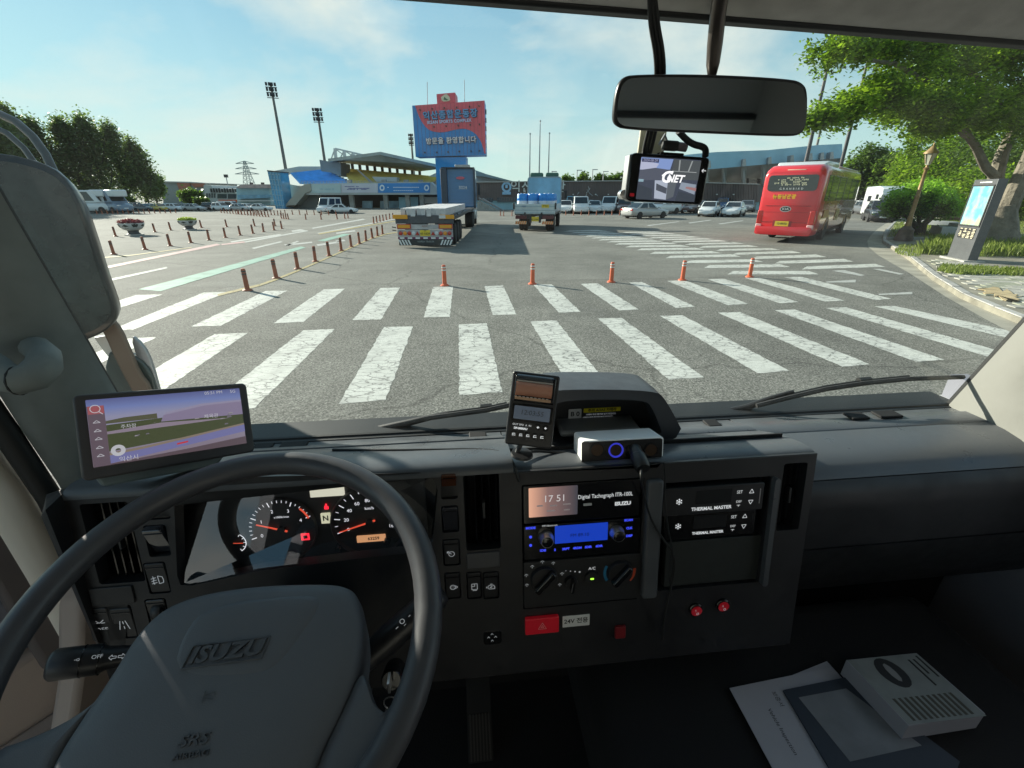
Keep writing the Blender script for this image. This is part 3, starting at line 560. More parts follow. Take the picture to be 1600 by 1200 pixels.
for k in range(8): a = yp(750 + k * 4.8, 311 + k * 2.3, Yg - 4) - o; mb.tube([a, a - Vector((0, 0, 1.1))], .05, 6)
mb.build('stair_rail', GMET, root)
part('stair_flight', CONC, [[(744, 316), (750, 314.5), (785, 331.6), (744, 331.6)]], Yg - 4, 1.8)
# --- arena roof behind the gymnasium
root, o = bld('arena_hall', 'low angular grey arena roof rising behind the brown gymnasium', 'arena', 760, 320, 92)
part('wall', GREYW, [[(660, 280), (690, 266), (745, 268), (801, 283), (801, 300), (660, 300)]], 92, 8); part('roof', mat('roof_teal_grey', (.20, .26, .26), .6, var=(.3, .15)), [[(742, 265.5), (760, 272), (803, 283.6), (798, 284.6), (757, 276), (742, 275)]], 90, 10)
# --- oval stadium on the right
Yo = 90
root, o = bld('stadium', 'curved stadium with a light blue rim and raked concrete ribs', 'stadium', 1150, 330, Yo)
arc = [(1060, 243, 268), (1090, 240, 266), (1120, 237.5, 263.5), (1160, 236, 260), (1200, 234.5, 256.5), (1240, 230.5, 253), (1280, 226.5, 249.5), (1316, 224.8, 247)]
dep = [0, .6, 1.4, 2.6, 4.2, 6.2, 8.6, 11]
def arcseg(mb, i, ya, yb, dy, th=.6, mi=0):
    a, b = arc[i], arc[i + 1]; Ya, Yb_ = Yo + dep[i] + dy, Yo + dep[i + 1] + dy
    q = [yp(a[0], ya[0], Ya), yp(b[0], yb[0], Yb_), yp(b[0], yb[1], Yb_), yp(a[0], ya[1], Ya)]
    mb.hexa([p - o for p in q], [p - o + Vector((0, th, 0)) for p in q], mi)
for i in range(7):
    mb = MB(); arcseg(mb, i, (arc[i][1], arc[i][2]), (arc[i + 1][1], arc[i + 1][2]), 0, .8); mb.build('rim_panel', LBLUE, root, smooth=0)
    mb = MB(); arcseg(mb, i, (arc[i][2] - 1, arc[i][2] + 30), (arc[i + 1][2] - 1, arc[i + 1][2] + 34), 7, .6); mb.build('stand_wall', mat('stadium_concrete', (.44, .45, .45), .8, var=(.2, .2)), root, smooth=0)
    mb = MB(); arcseg(mb, i, (288 + i * .3, 334), (288.3 + i * .3, 334), 3.2, .6); mb.build('brown_wall', BROWN, root, smooth=0)
    mb = MB(); a, b = arc[i], arc[i + 1]
    q0 = [yp(a[0], a[2], Yo + dep[i] + .5), yp(b[0], b[2], Yo + dep[i + 1] + .5), yp(b[0], b[2] + 24, Yo + dep[i + 1] + 7.2), yp(a[0], a[2] + 22, Yo + dep[i] + 7.2)]
    mb.hexa([p - o for p in q0], [p - o + Vector((0, .3, .3)) for p in q0]); mb.build('raked_slab', mat('slab_shade', (.42, .42, .41), .8, var=(.3, .15)), root, smooth=0)
for i in range(10):
    f = i / 9 * 6.99; k = int(f); u = f - k; x = arc[k][0] + (arc[k + 1][0] - arc[k][0]) * u; y0 = arc[k][2] + (arc[k + 1][2] - arc[k][2]) * u; dp = dep[k] + (dep[k + 1] - dep[k]) * u
    a = yp(x, y0 + .3, Yo + dp - .1) - o; b = yp(x, y0 + 21, Yo + dp + 6.8) - o; c_ = yp(x, 330, Yo + dp + 6.8) - o
    mb = MB(); mb.hexa([a + Vector((-.3, 0, 0)), a + Vector((.3, 0, 0)), b + Vector((.3, 0, 0)), b + Vector((-.3, 0, 0))], [a + Vector((-.3, 1, 0)), a + Vector((.3, 1, 0)), c_ + Vector((.3, .5, 0)), c_ + Vector((-.3, .5, 0))]); mb.build('rib', GREYW, root, smooth=0)
for x, y in ((1108, 260), (1163, 257), (1203, 254), (1238, 251), (1267, 248), (1285, 247), (1300, 246)):
    i = max(k for k in range(7) if arc[k][0] <= x); mb = MB(); face(mb, [(x - 2, y - 8), (x + 2.2, y - 9), (x + 3, y + 2), (x - 3.4, y + 3)], Yo + dep[i] - .7, 1.2, 0, o); mb.build('bracket', GMET, root, smooth=0)
for x0, y0 in ((1125, 277), (1135, 278), (1167, 279), (1184, 279), (1192, 279)): part('window', DARKIN, [px_rect(x0, y0, x0 + 3.2, y0 + 8)], Yo + 9.2, .4)
# --- flag poles, floodlights, pylon
for k, (x, yt_) in enumerate(((827, 210), (841.5, 190), (855.5, 209))):
    a, b = yp(x, 318, 70), yp(x + .3, yt_, 70); a.z = 0
    t = thing('flag_pole', 'bare %s flag pole above the blue-backed cargo lorry' % ('thin left-hand', 'tallest middle', 'thin right-hand')[k], 'flag pole', T(*a), 'flag poles by the gymnasium'); MB().tube([(0, 0, 0), (0, 0, b.z)], [.13, .05], 8).build('pole', GMET, t); MB().lathe([(0, b.z - .05), (.12, b.z), (.12, b.z + .1), (0, b.z + .2)], 10).build('finial', GMET, t)
def floodlight(px, py_top, py_base, Y, label, heads=(3, 2), w=1.95, base_hidden=True, yaw=0):
    a = yp(px, py_base, Y); b = yp(px, py_top, Y); a = Vector((a.x, a.y, 0)); h = b.z
    t = thing('floodlight_mast', label, 'floodlight', T(*a) @ RZ(yaw), 'stadium floodlight masts')
    MB().tube([(0, 0, 0), (0, 0, h)], [.36, .2], 10).build('mast', mat('mast_grey', (.13, .135, .13), .6), t)
    rows_, cols = heads
    for r_ in range(rows_):
        z = h - .2 - r_ * .85; MB().box((0, -.1, z - .55), (w, .12, .12)).build('crossbar', DMET, t)
        for c_ in range(cols * 2):
            mb = MB(); mb.box((0, 0, 0), (w / (cols * 2) * .72, .4, .42), 0); mb.v = [T(-w / 2 + (c_ + .5) * w / (cols * 2), -.35, z - .1) @ (RX(R(-25)) @ p) for p in mb.v]; mb.build('lamp_head', DMET, t, smooth=0)
    return t
floodlight(446, 129, 262, 98, 'tall floodlight mast behind the blue glass stair tower', yaw=.35)
floodlight(507, 169, 250, 104, 'floodlight mast rising behind the grandstand roof truss', yaw=.2)
floodlight(645, 209, 250, 120, 'distant floodlight mast half hidden by the red sign tower', w=1.2)
floodlight(1272, 166, 246, 110, 'floodlight mast just beside the rear-view mirror', w=2.6)
def bare_pole(px0, y0, px1, y1, Y, label):
    a, b = yp(px1, y1, Y), yp(px0, y0, Y); x = (a.x + b.x) / 2
    t = thing('stadium_mast', label, 'mast', T(a.x, a.y, 0), 'tall masts by the bus'); MB().tube([(0, 0, 0), (0, 0, b.z + 4)], [.27, .13], 10).build('mast', mat('mast_dark', (.055, .055, .06), .5), t)
    mb = MB(); mb.box((0, 0, b.z + 4), (2.2, .3, .7)); mb.build('lamp_head', DMET, t)
bare_pole(1298, 95, 1259, 254, 62, 'tall thick mast standing nearest the roof of the red bus'); bare_pole(1357, 100, 1313, 262, 66, 'tall slim mast right of the stadium end, tree branch crossing it')
for x, y0, y1, lab in ((862, 268, 284, 'short lamp post above the gymnasium roof'), (901, 266, 284, 'twin-head lamp post by the gymnasium roof edge'), (925, 265, 284, 'curved-head lamp post left of the dashcam'), (942, 268, 284, 'thin pole nearest the dashcam')):
    a, b = yp(x, y1, 100), yp(x, y0, 100); t = thing('lamp_post', lab, 'lamp post', T(a.x, a.y, 0)); MB().tube([(0, 0, 0), (0, 0, b.z)], .09, 6).build('post', GMET, t); MB().box((.45, 0, b.z), (1.1, .25, .15)).build('lamp_head', GMET, t)
a = yp(396, 320, 330); hgt = yp(396, 252, 330).z; t = thing('power_pylon', 'lattice steel power pylon far behind the left buildings', 'pylon', T(a.x, a.y, 0))
mb = MB(); q = lambda f, s: Vector((s[0] * (3.4 * (1 - f) + .5), s[1] * (3.4 * (1 - f) + .5), hgt * f)); cs = [(-1, -1), (1, -1), (1, 1), (-1, 1)]
for s_ in cs: mb.tube([q(0, s_), q(1, s_)], .2, 5)
for k in range(9):
    for j in range(4):
        mb.tube([q(k / 9, cs[j]), q((k + 1) / 9, cs[(j + 1) % 4])], .10, 4); mb.tube([q(k / 9, cs[(j + 1) % 4]), q((k + 1) / 9, cs[j])], .10, 4)
mb.build('lattice', mat('pylon_steel', (.28, .33, .33), .6), t)
for k, (f, w) in enumerate(((.66, 8), (.8, 7), (.94, 6))):
    mb = MB(); z = hgt * f; mb.tube([(-w, 0, z), (0, 0, z + 1.5), (w, 0, z)], .22, 5); mb.tube([(-w, 0, z), (w, 0, z)], .2, 5); mb.build('crossarm', MATS['pylon_steel'], t)
# --- left-hand buildings
def block(name, label, Y, pieces, cat='building'):
    global root, o
    x = sum(p[0] for p in pieces[0][1]) / len(pieces[0][1]); root, o = bld(name, label, cat, x, 325, Y)
    for nm, poly, m, dy, th in pieces: part(nm, m, [poly], Y + dy, th)
ORN = mat('cladding_orange', (.44, .17, .11), .6, var=(.4, .15)); ORB = mat('banner_orange', (.60, .10, .03), .6)
block('brick_building', 'low terracotta and grey building behind the parked cars by the poplars', 118, [('wall', [(255, 284), (296, 285), (319, 286), (322, 320), (255, 320)], mat('wall_slate_grey', (.27, .31, .31), .7, var=(.3, .12)), 0, 14), ('cladding', [(276, 285.5), (296, 285), (298, 300), (289, 300), (281, 300)], ORN, -.3, .28), ('cladding', [(296, 285.4), (319, 286.4), (317, 292), (304, 293)], ORN, -.32, .28), ('roof', [(254, 283), (296, 284), (320, 285.4), (320, 286.6), (254, 284.6)], GREYW, -.5, 15)])
block('office_building', 'grey two-storey office with an orange banner along its front', 112, [('wall', [(318, 289), (330, 289.6), (332, 293.6), (367, 295), (371, 328), (323, 328)], GREYW, 0, 14)] + [('window', px_rect(322 + k * 4, 302, 324.4 + k * 4, 309), WGL, -.1, .3) for k in range(4)] + [('window', px_rect(339.5, 303, 354, 310), WGL, -.1, .3), ('window', px_rect(356, 303, 368.5, 310.5), WGL, -.1, .3), ('banner', px_rect(341, 312, 371, 319), ORB, -.25, .2), ('opening', px_rect(326, 317, 339, 322), DARKIN, -.1, .3)])
p = yp(352, 297.6, 111.6) - o; mb = MB()
for k in range(11): mb.box((p.x - 3.2 + k * .62, p.y, p.z), (.42, .08, rnd.uniform(.7, .95)))
mb.build('sign_lettering', DMET, root, smooth=0)['kind'] = 'stuff'
block('blue_shed', 'pale blue shed with a pinkish sheet roof and two roof vents', 105, [('wall', [(369, 294), (420, 294), (424, 330), (372, 330)], mat('wall_aqua', (.34, .52, .56), .7, var=(.4, .15)), 0, 16), ('roof', [(368.5, 293.8), (376, 288), (421, 288), (421, 294)], mat('roof_pink', (.46, .36, .34), .6, var=(1.5, .25)), -.6, 16.5), ('vent', px_rect(390, 285, 392, 288.4), DMET, 2, 1), ('vent', px_rect(407.5, 285, 409.5, 288.4), DMET, 2, 1), ('canopy', [(371, 304.6), (423, 304), (424, 309), (371, 311)], mat('canopy_blue', (.18, .40, .55), .4, var=(.8, .3)), -1.2, 1.1), ('canopy', [(371, 313), (424, 313), (425, 314.4), (371, 314.6)], WHITE, -1, .9)])
a = yp(357, 294, 125); t = thing('lamp_post', 'slanting street lamp above the grey office roof', 'lamp post', T(a.x, a.y, 0)); b = yp(353, 275, 125); MB().tube([(0, 0, 0), (0, 0, a.z), (b.x - a.x, 0, b.z)], .12, 6).build('post', GMET, t); MB().box((b.x - a.x, 0, b.z), (.9, .4, .7)).build('lamp_head', DMET, t)
# ------------------------------------------------------------------ trees
def tree(name, label, loc, trunk, centres, per, spread, size, m, seed, group=None, bark=BARKD, zs=1.0, flat=.7, limbs=()):
    t = thing(name, label, 'tree', T(*loc), group)
    MB().tube(*trunk, 9).build('trunk', bark, t)
    for path, r_ in limbs: MB().tube(path, r_, 8).build('limb', bark, t)
    crown_mesh('crown', t, m, centres, per, spread, size, seed, flat, zs); return t
def poplar(px, py_top, py_base, Y, wid, seed, label):
    a = yp(px, py_base, Y); a.z = 0; h = yp(px, py_top, Y).z; r_ = random.Random(seed); cs = []
    n = int(150 * wid / 6)
    for _ in range(n):
        f = r_.random() ** .8; z = h * (.13 + .85 * f); w = wid * .5 * (1.12 - .95 * f ** 2.2) * (.55 + .45 * r_.random()); an = r_.uniform(0, 6.283); k = r_.random() ** .5
        cs.append(((w * k * math.cos(an), w * k * math.sin(an) * .8, z), r_.uniform(.05, .85)))
    limbs = [([(0, 0, h * (.12 + .09 * k)), (math.cos(k * 2.1) * wid * .2, math.sin(k * 2.1) * wid * .2, h * (.3 + .1 * k)), (math.cos(k * 2.1) * wid * .33, math.sin(k * 2.1) * wid * .3, h * (.5 + .09 * k))], [.16, .1, .04]) for k in range(5)]
    tree('poplar_tree', label, a, ([(0, 0, -.1), (0, 0, h * .4), (.2, 0, h * .85)], [.38, .26, .07]), cs, 40, .58, .25, LF_L, seed, 'poplars along the left edge of the car park', zs=1.25, limbs=limbs)
for k, q in enumerate([(5, 180, 334, 86, 8, 'low poplar filling the left end of the row'), (45, 158, 334, 82, 9, 'poplar left of the gap above the mirror'), (95, 188, 333, 86, 8, 'poplar at the gap beside the mirror arm'), (4, 126, 335, 74, 15, 'tallest poplar at the far left of the row'), (62, 168, 333, 84, 9, 'poplar seen through the mirror arm'), (22, 150, 333, 80, 9, 'poplar behind the mirror arm, left of the gap'), (140, 188, 331, 88, 8.5, 'rounded poplar above the white camper vans'), (175, 186, 331, 90, 7.5, 'poplar in the middle of the clump'), (207, 196, 330, 93, 7, 'dark poplar near the right end of the clump'), (234, 222, 329, 96, 6.5, 'short last poplar beside the terracotta building')]):
    poplar(q[0], q[1], q[2], q[3], q[4] * 1.12, 20 + k, q[5])
def bushy(name, label, px, py_top, py_base, Y, wpx, seed, m=LF_B, n=110, per=60, size=None, group=None, bark=BARKD, low=.12):
    a = yp(px, py_base, Y); a.z = 0; h = yp(px, py_top, Y).z; w = wpx * Y / FOC / 1.08; r_ = random.Random(seed)
    cs = ell_centres(r_, n, (0, 0, h * (.5 + low)), (w / 2, w / 2.4, h * (.5 - low) * 1.02), .8)
    size = size or max(.12, Y * .0034)
    return tree(name, label, a, ([(0, 0, -.1), (0, 0, h * .6)], [max(.12, h * .025), .08]), cs, per, w * .055 + .12, size, m, seed, group, bark)
for k, q in enumerate([(248, 262, 326, 99, 34), (305, 298, 326, 105, 30), (318, 312, 327, 100, 18)]): bushy('small_tree', ['small green tree at the end of the poplar row', 'bright young tree in front of the terracotta building', 'low round bush before the grey office'][k], *q, 40 + k, n=60)
bushy('hedge_bush', 'dark rounded bush right of the camper vans', 198, 308, 333, 86, 26, 47, n=60, low=.05)
for k, (x, yt_, w) in enumerate([(884, 275, 26), (868, 279, 16), (912, 271, 24), (935, 272, 26), (960, 270, 30), (985, 275, 24), (845, 280, 16)]): bushy('far_tree', ['round tree', 'low tree', 'pale tree', 'dark tree', 'broad tree', 'tree', 'small tree'][k] + [' left of the twin-head lamp behind the gymnasium', ' beside the short lamp behind the gymnasium', ' under the twin-head lamp post', ' between two lamp posts over the brown wall', ' nearest the dashcam over the brown wall', ' partly behind the dashcam', ' just above the lorry with blue drums'][k], x, yt_, 320, 118, w, 60 + k, n=46, per=46, group='trees behind the gymnasium', low=.1)
for k, (x, yt_, Y, w) in enumerate([(1335, 232, 82, 70), (1378, 240, 78, 60), (1415, 205, 64, 80), (1470, 190, 56, 110), (1540, 200, 48, 130), (1600, 190, 46, 120), (1425, 250, 52, 100), (1510, 268, 42, 120), (1590, 262, 38, 90)]):
    bushy('broadleaf_tree', ['dark broadleaf tree directly over the bus roof', 'dark tree behind the white camper', 'bright green tree behind the brass lamp post', 'large tree behind the big forked trunk', 'tree behind the information board top', 'tree at the far right edge of the wood', 'low leafy tree above the round pine', 'leafy tree over the rocks behind the pine', 'low leafy growth right of the big trunk'][k], x, yt_, 332, Y, w, 80 + k, n=110 if k < 6 else 90, per=70, m=LF_R if k in (2, 6, 7, 8) else LF_B, group='wood on the right', low=.08)
# --- the big tree by the pavement
root_p = gp(1556, 383, .13); r_ = random.Random(5); cs = []
def bt(px, py, Y): return yp(px, py, Y) - root_p
Yt = root_p.y
clumps = [(1328, 82, Yt - 2.5, .85), (1302, 75, Yt - 3, .6), (1362, 62, Yt - 2, .95), (1400, 84, Yt - 1.5, 1.15), (1430, 70, Yt - 1, 1.5), (1400, 50, Yt - 1, 1.2), (1455, 108, Yt - 1, 1.4), (1500, 95, Yt, 1.8), (1540, 120, Yt, 2.2), (1590, 90, Yt, 2.2), (1560, 70, Yt + 1, 1.8), (1290, 182, Yt - 3.5, .45), (1272, 186, Yt - 3.6, .3), (1315, 172, Yt - 3, .7), (1340, 165, Yt - 3, .55), (1368, 158, Yt - 2.5, .8), (1378, 132, Yt - 2.4, .55), (1405, 150, Yt - 2, 1.1), (1435, 163, Yt - 1.5, 1.2), (1460, 160, Yt - 2, 1.6), (1490, 170, Yt - 1, 1.7), (1530, 180, Yt - 1, 1.6), (1570, 165, Yt, 1.8), (1600, 190, Yt, 1.7), (1440, 200, Yt - .5, .7), (1480, 198, Yt, .8), (1640, 140, Yt, 2.2), (1640, 60, Yt + 1, 2.2), (1480, 40, Yt + 1, 1.6), (1530, 40, Yt + 1, 1.8), (1600, 20, Yt, 2.2)]
for x, y, Y, s_ in clumps:
    c0 = bt(x, y, Y)
    for _ in range(int(17 * s_ + 4)):
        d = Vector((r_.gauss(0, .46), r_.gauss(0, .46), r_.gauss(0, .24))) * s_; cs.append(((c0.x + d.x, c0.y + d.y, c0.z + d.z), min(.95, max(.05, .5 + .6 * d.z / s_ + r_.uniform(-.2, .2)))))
fork = bt(1560, 300, Yt); tr = [Vector((0, 0, -.2)), bt(1562, 350, Yt), bt(1568, 320, Yt)]
limbs = [([bt(1572, 330, Yt), bt(1590, 290, Yt - .2), bt(1610, 245, Yt - .3), bt(1640, 160, Yt - .5)], [.36, .30, .26, .15]), ([bt(1550, 345, Yt + .3), bt(1555, 280, Yt + .5), bt(1566, 240, Yt + .6), bt(1585, 200, Yt + .8), bt(1600, 120, Yt + 1)], [.30, .26, .22, .16, .08]), ([bt(1562, 282, Yt + .5), bt(1540, 262, Yt + .2), bt(1525, 230, Yt), bt(1507, 205, Yt - .4), bt(1495, 170, Yt - .8)], [.18, .16, .14, .11, .07]), ([bt(1510, 210, Yt - .4), bt(1470, 170, Yt - 1), bt(1420, 165, Yt - 1.8), bt(1360, 168, Yt - 2.6), bt(1300, 182, Yt - 3.4)], [.16, .12, .09, .06, .025]), ([bt(1495, 170, Yt - .8), bt(1450, 130, Yt - 1), bt(1400, 100, Yt - 1.8), bt(1330, 90, Yt - 2.6)], [.14, .11, .08, .03]), ([bt(1585, 200, Yt + .8), bt(1540, 140, Yt), bt(1500, 90, Yt)], [.2, .14, .06])]
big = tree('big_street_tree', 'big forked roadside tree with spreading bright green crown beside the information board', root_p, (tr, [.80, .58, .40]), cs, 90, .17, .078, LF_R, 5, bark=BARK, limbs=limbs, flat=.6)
# --- clipped round pine
pr = gp(1437, 366, .13); t = thing('round_pine', 'clipped umbrella-shaped pine with a low flat green crown', 'tree', T(*pr)); q = lambda x, y, d=0: yp(x, y, pr.y + d) - pr
for k, pth in enumerate([[(1434, 368), (1432, 352), (1418, 335)], [(1436, 368), (1436, 348), (1437, 330)], [(1440, 368), (1442, 350), (1458, 334)], [(1433, 368), (1428, 350), (1408, 330)], [(1439, 368), (1446, 350), (1470, 330)]]): MB().tube([q(*a) for a in pth], [.16, .11, .06], 7).build('stem', BARKD, t)
r_ = random.Random(9); cs = []
for _ in range(330):
    x = r_.uniform(1386, 1497); f = (x - 1441) / 58; top = 288 + 34 * f * f + 6 * math.sin(x * .3); y = r_.uniform(top, 336 - 5 * abs(f)); d = r_.uniform(-1.6, 1.6) * math.sqrt(max(.05, 1 - f * f)); c0 = q(x, y, d); cs.append(((c0.x, c0.y, c0.z), max(.02, min(.98, .9 - (y - top) / 40 + r_.uniform(-.15, .15)))))  # leaf tone brightens towards the crown top, sunlight painted into the colour
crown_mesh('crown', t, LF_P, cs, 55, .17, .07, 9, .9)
# --- grass and weeds
def grass(name, label, pts, n, h, seed, z=.12):
    r_ = random.Random(seed); v = []; f = []; tone = []
    A = [gp(*q, z) for q in pts]; lo_, hi = (min(p.x for p in A), min(p.y for p in A)), (max(p.x for p in A), max(p.y for p in A)); c = 0
    def inn(x, y):
        c = False; j = len(A) - 1
        for i in range(len(A)):
            if (A[i].y > y) != (A[j].y > y) and x < (A[j].x - A[i].x) * (y - A[i].y) / (A[j].y - A[i].y) + A[i].x: c = not c
            j = i
        return c
    while c < n:
        x, y = r_.uniform(lo_[0], hi[0]), r_.uniform(lo_[1], hi[1])
        if not inn(x, y): c += .02; continue
        c += 1; a = r_.uniform(0, 6.28); hh = h * r_.uniform(.5, 1.2); w = .012 + h * .03; dx, dy = math.cos(a), math.sin(a); le = r_.uniform(.1, .6) * hh; i = len(v)
        v += [Vector((x - dy * w, y + dx * w, z)), Vector((x + dy * w, y - dx * w, z)), Vector((x + dx * le * .4 + dy * w * .8, y + dy * le * .4 - dx * w * .8, z + hh * .6)), Vector((x + dx * le, y + dy * le, z + hh)), Vector((x + dx * le * .4 - dy * w * .8, y + dy * le * .4 + dx * w * .8, z + hh * .6))]
        f.append((i, i + 1, i + 2, i + 3, i + 4)); tone.append(min(1, max(0, r_.gauss(.5, .25))))
    mb = MB(); mb.v = v; mb.f = f; mb.mi = [0] * len(f); mb.tone = tone; o_ = mb.build(name, LF_G, None, smooth=0, recalc=False); tag(o_, label, 'grass', kind='stuff'); return o_
grass('tall_grass', 'long bright grass tuft left of the information board', [(1436, 397), (1450, 380), (1492, 378), (1484, 400)], 900, .42, 1)
grass('tall_grass', 'long grass growing round the foot of the big tree', [(1513, 401), (1522, 384), (1600, 380), (1660, 392), (1640, 402)], 1500, .38, 2)
grass('weeds', 'strip of weeds along the joint in the paving', [(1464, 424), (1470, 416), (1560, 421), (1660, 424), (1660, 436), (1560, 430), (1500, 430)], 2200, .13, 3)
grass('lawn_grass', 'short sunlit lawn under the round pine', [(1388, 369), (1398, 349), (1560, 338), (1640, 352), (1640, 366)], 6000, .16, 4)
grass('weeds', 'sparse weeds by the kerb corner', [(1396, 395), (1404, 384), (1432, 384), (1440, 400), (1420, 402)], 350, .12, 6)
for q in [((1440,376),(1500,374),(1640,388),(1640,400),(1440,398))]: pass
# ------------------------------------------------------------------ vehicles: local frame x right, y ahead, z up, origin on the ground
def quad_panel(mb, q, th=.006, i0=.06, i1=.06, j0=.06, j1=.06, mi=0):   # pane inset on a face q = [a, b, c, d]
    a, b, c, d = [Vector(p) for p in q]
    P = lambda u, v: a.lerp(b, u).lerp(d.lerp(c, u), v)
    Q = [P(i0, j0), P(1 - i1, j0), P(1 - i1, 1 - j1), P(i0, 1 - j1)]; n = (b - a).cross(d - a).normalized() * th
    mb.hexa([p - n * .5 for p in Q], [p + n for p in Q], mi)
def wheel(parent, x, y, r, w, rim=CHROME, dual=False):
    side = 1 if x > 0 else -1
    Mw = T(x, y, r) @ RY(R(90) * side)
    t = MB().lathe([(r * .6, -w / 2), (r * .93, -w / 2), (r, -w * .36), (r, w * .36), (r * .93, w / 2), (r * .6, w / 2)], 22, M=Mw).build('wheel', BLK, parent)
    mb = MB(); mb.lathe([(r * .62, w * .30), (r * .62, w * .47), (r * .56, w * .47), (r * .5, w * .36), (r * .16, w * .42), (0.001, w * .44)], 18, M=Mw)
    for k in range(5): mb.box((r * .34, 0, w * .40), (r * .42, r * .12, w * .10), 0, M=Mw @ RZ(k * 1.2566))
    mb.build('rim', rim, t); return t
def loft(st, n=14, e=4.5):             # superellipse body stations (y, half width, z bottom, z top)
    rs = []
    for y, hw, zb, zt in st:
        ring = []
        for k in range(n):
            a = 2 * math.pi * (k + .5) / n; c, s = math.cos(a), math.sin(a)
            ring.append((hw * math.copysign(abs(c) ** (2 / e), c), y, (zb + zt) / 2 + (zt - zb) / 2 * math.copysign(abs(s) ** (2 / e), s)))
        rs.append(ring)
    return rs
STY = {
 'sedan': dict(L=4.8, W=1.84, belt=.93, roof=1.46, cowl=1.0, rf=.15, rr=-.95, deck=-1.85, r=.33, hood=.93, tail=1.02),
 'hatch': dict(L=4.0, W=1.72, belt=.96, roof=1.50, cowl=1.0, rf=.25, rr=-1.35, deck=-1.85, r=.30, hood=.95, tail=1.0),
 'suv': dict(L=4.6, W=1.88, belt=1.06, roof=1.70, cowl=1.0, rf=.25, rr=-1.75, deck=-2.2, r=.36, hood=1.06, tail=1.12),
 'van': dict(L=5.1, W=1.92, belt=1.10, roof=1.95, cowl=1.75, rf=.95, rr=-2.35, deck=-2.5, r=.35, hood=1.08, tail=1.15),
 'hicube': dict(L=6.2, W=2.05, belt=1.25, roof=2.65, cowl=2.2, rf=1.35, rr=-3.0, deck=-3.05, r=.38, hood=1.2, tail=1.3),
}
def car(name, style, paint, label, M, group=None, cat='car'):
    s = STY[style]; L_, W_ = s['L'], s['W']; h = L_ / 2; hw = W_ / 2; b = s['belt']
    t = thing(name, label, cat, M, group)
    st = [(-h, hw * .84, .42, b - .12), (-h + .06, hw * .93, .30, s['tail'] - .06), (-h + .35, hw, .22, s['tail']), (s['deck'] + .2, hw, .20, b + .04), (0, hw, .19, b), (s['cowl'], hw, .20, b), (s['cowl'] + .25, hw * .99, .20, s['hood'] - .01), (h - .5, hw * .97, .20, s['hood'] - .10), (h - .14, hw * .9, .24, s['hood'] - .20), (h, hw * .78, .34, s['hood'] - .34)]
    MB().rings(loft(st), 0).build('body', paint, t, smooth=50)
    z0 = b - .05; zr = s['roof']; wb = hw * .93; wr = hw * (.74 if style != 'hicube' and style != 'van' else .86)
    B0 = [(-wb, s['deck'], z0), (wb, s['deck'], z0), (wb, s['cowl'], z0), (-wb, s['cowl'], z0)]
    T0 = [(-wr, s['rr'], zr), (wr, s['rr'], zr), (wr, s['rf'], zr), (-wr, s['rf'], zr)]
    MB().hexa(B0, T0).build('roof', paint, t, bevel=.09, seg=3)
    for q, nm in (((B0[2], B0[3], T0[3], T0[2]), 'windscreen'), ((B0[0], B0[1], T0[1], T0[0]), 'rear_window')):
        mb = MB(); quad_panel(mb, q, .012, .07, .07, .14, .10); mb.build(nm, AGLASS, t)
    for q in ((B0[1], B0[2], T0[2], T0[1]), (B0[3], B0[0], T0[0], T0[3])):
        f = (.08, .48, .54, .90)
        for u0, u1 in (f[:2], f[2:]):
            mb = MB(); a, b_, c, d = [Vector(p) for p in q]; flip = q[0][0] < 0
            P = lambda u, v: a.lerp(b_, u).lerp(d.lerp(c, u), v)
            quad_panel(mb, [P(u0, 0), P(u1, 0), P(u1, 1), P(u0, 1)], .012, .02, .02, .16, .13); mb.build('side_window', AGLASS, t)
    wy = h - .85 if L_ < 5.5 else h - 1.05
    for y in (wy, -h + .95 if L_ < 5.5 else -h + 1.4):
        for x in (-hw + .09, hw - .09): wheel(t, x, y, s['r'], .22)
    zl = s['hood'] - .30
    for sx in (-1, 1):
        mb = MB(); mb.box((sx * hw * .66, h - .12, zl), (hw * .42, .16, .15), M=None); mb.build('headlight', CLEARL, t, bevel=.03)
        mb = MB(); mb.box((sx * hw * .74, -h + .04, s['tail'] - .2), (hw * .34, .10, .17)); mb.build('tail_light', REDL, t, bevel=.02)
        mb = MB(); mb.box((sx * (hw + .09), s['cowl'] - .25, b + .06), (.18, .12, .13)); mb.build('wing_mirror', paint, t, bevel=.03)
    MB().box((0, h - .06, zl - .20), (hw * 1.05, .08, .17)).build('grille', DMET, t, bevel=.02)
    MB().box((0, h + .0, zl - .33), (.5, .06, .11)).build('number_plate', WPLATE, t); MB().box((0, -h - .0, s['tail'] - .32), (.5, .05, .11)).build('number_plate', WPLATE, t)
    MB().box((0, 0, .24), (W_ * .86, L_ * .9, .16)).build('underbody', BLK, t)
    return t
def at_px(px, py, rot): p = gp(px, py); return T(p.x, p.y, 0) @ RZ(R(rot))
paint = lambda n, c, r_=.28: mat('paint_' + n, c, r_, coat=.7, spec=.5)
PW, PS, PB, PG = paint('white', (.68, .70, .70)), paint('silver', (.42, .43, .42)), paint('black', (.02, .02, .022)), paint('grey', (.13, .14, .15))
PBR, PBL, PY = paint('brown', (.12, .06, .05)), paint('blue', (.05, .12, .25)), paint('yellow', (.60, .42, .03))
car('silver_sedan', 'sedan', PS, 'silver grey sedan driving away across the car park below the dashcam', at_px(1007, 341, -62))
car('white_hatchback', 'hatch', PW, 'small white hatchback with a black grille, left of the white sedan near the bus', at_px(1107, 338, 148))
car('white_sedan', 'sedan', PW, 'white sedan parked nose-out nearest the red bus', at_px(1145, 338, 146))
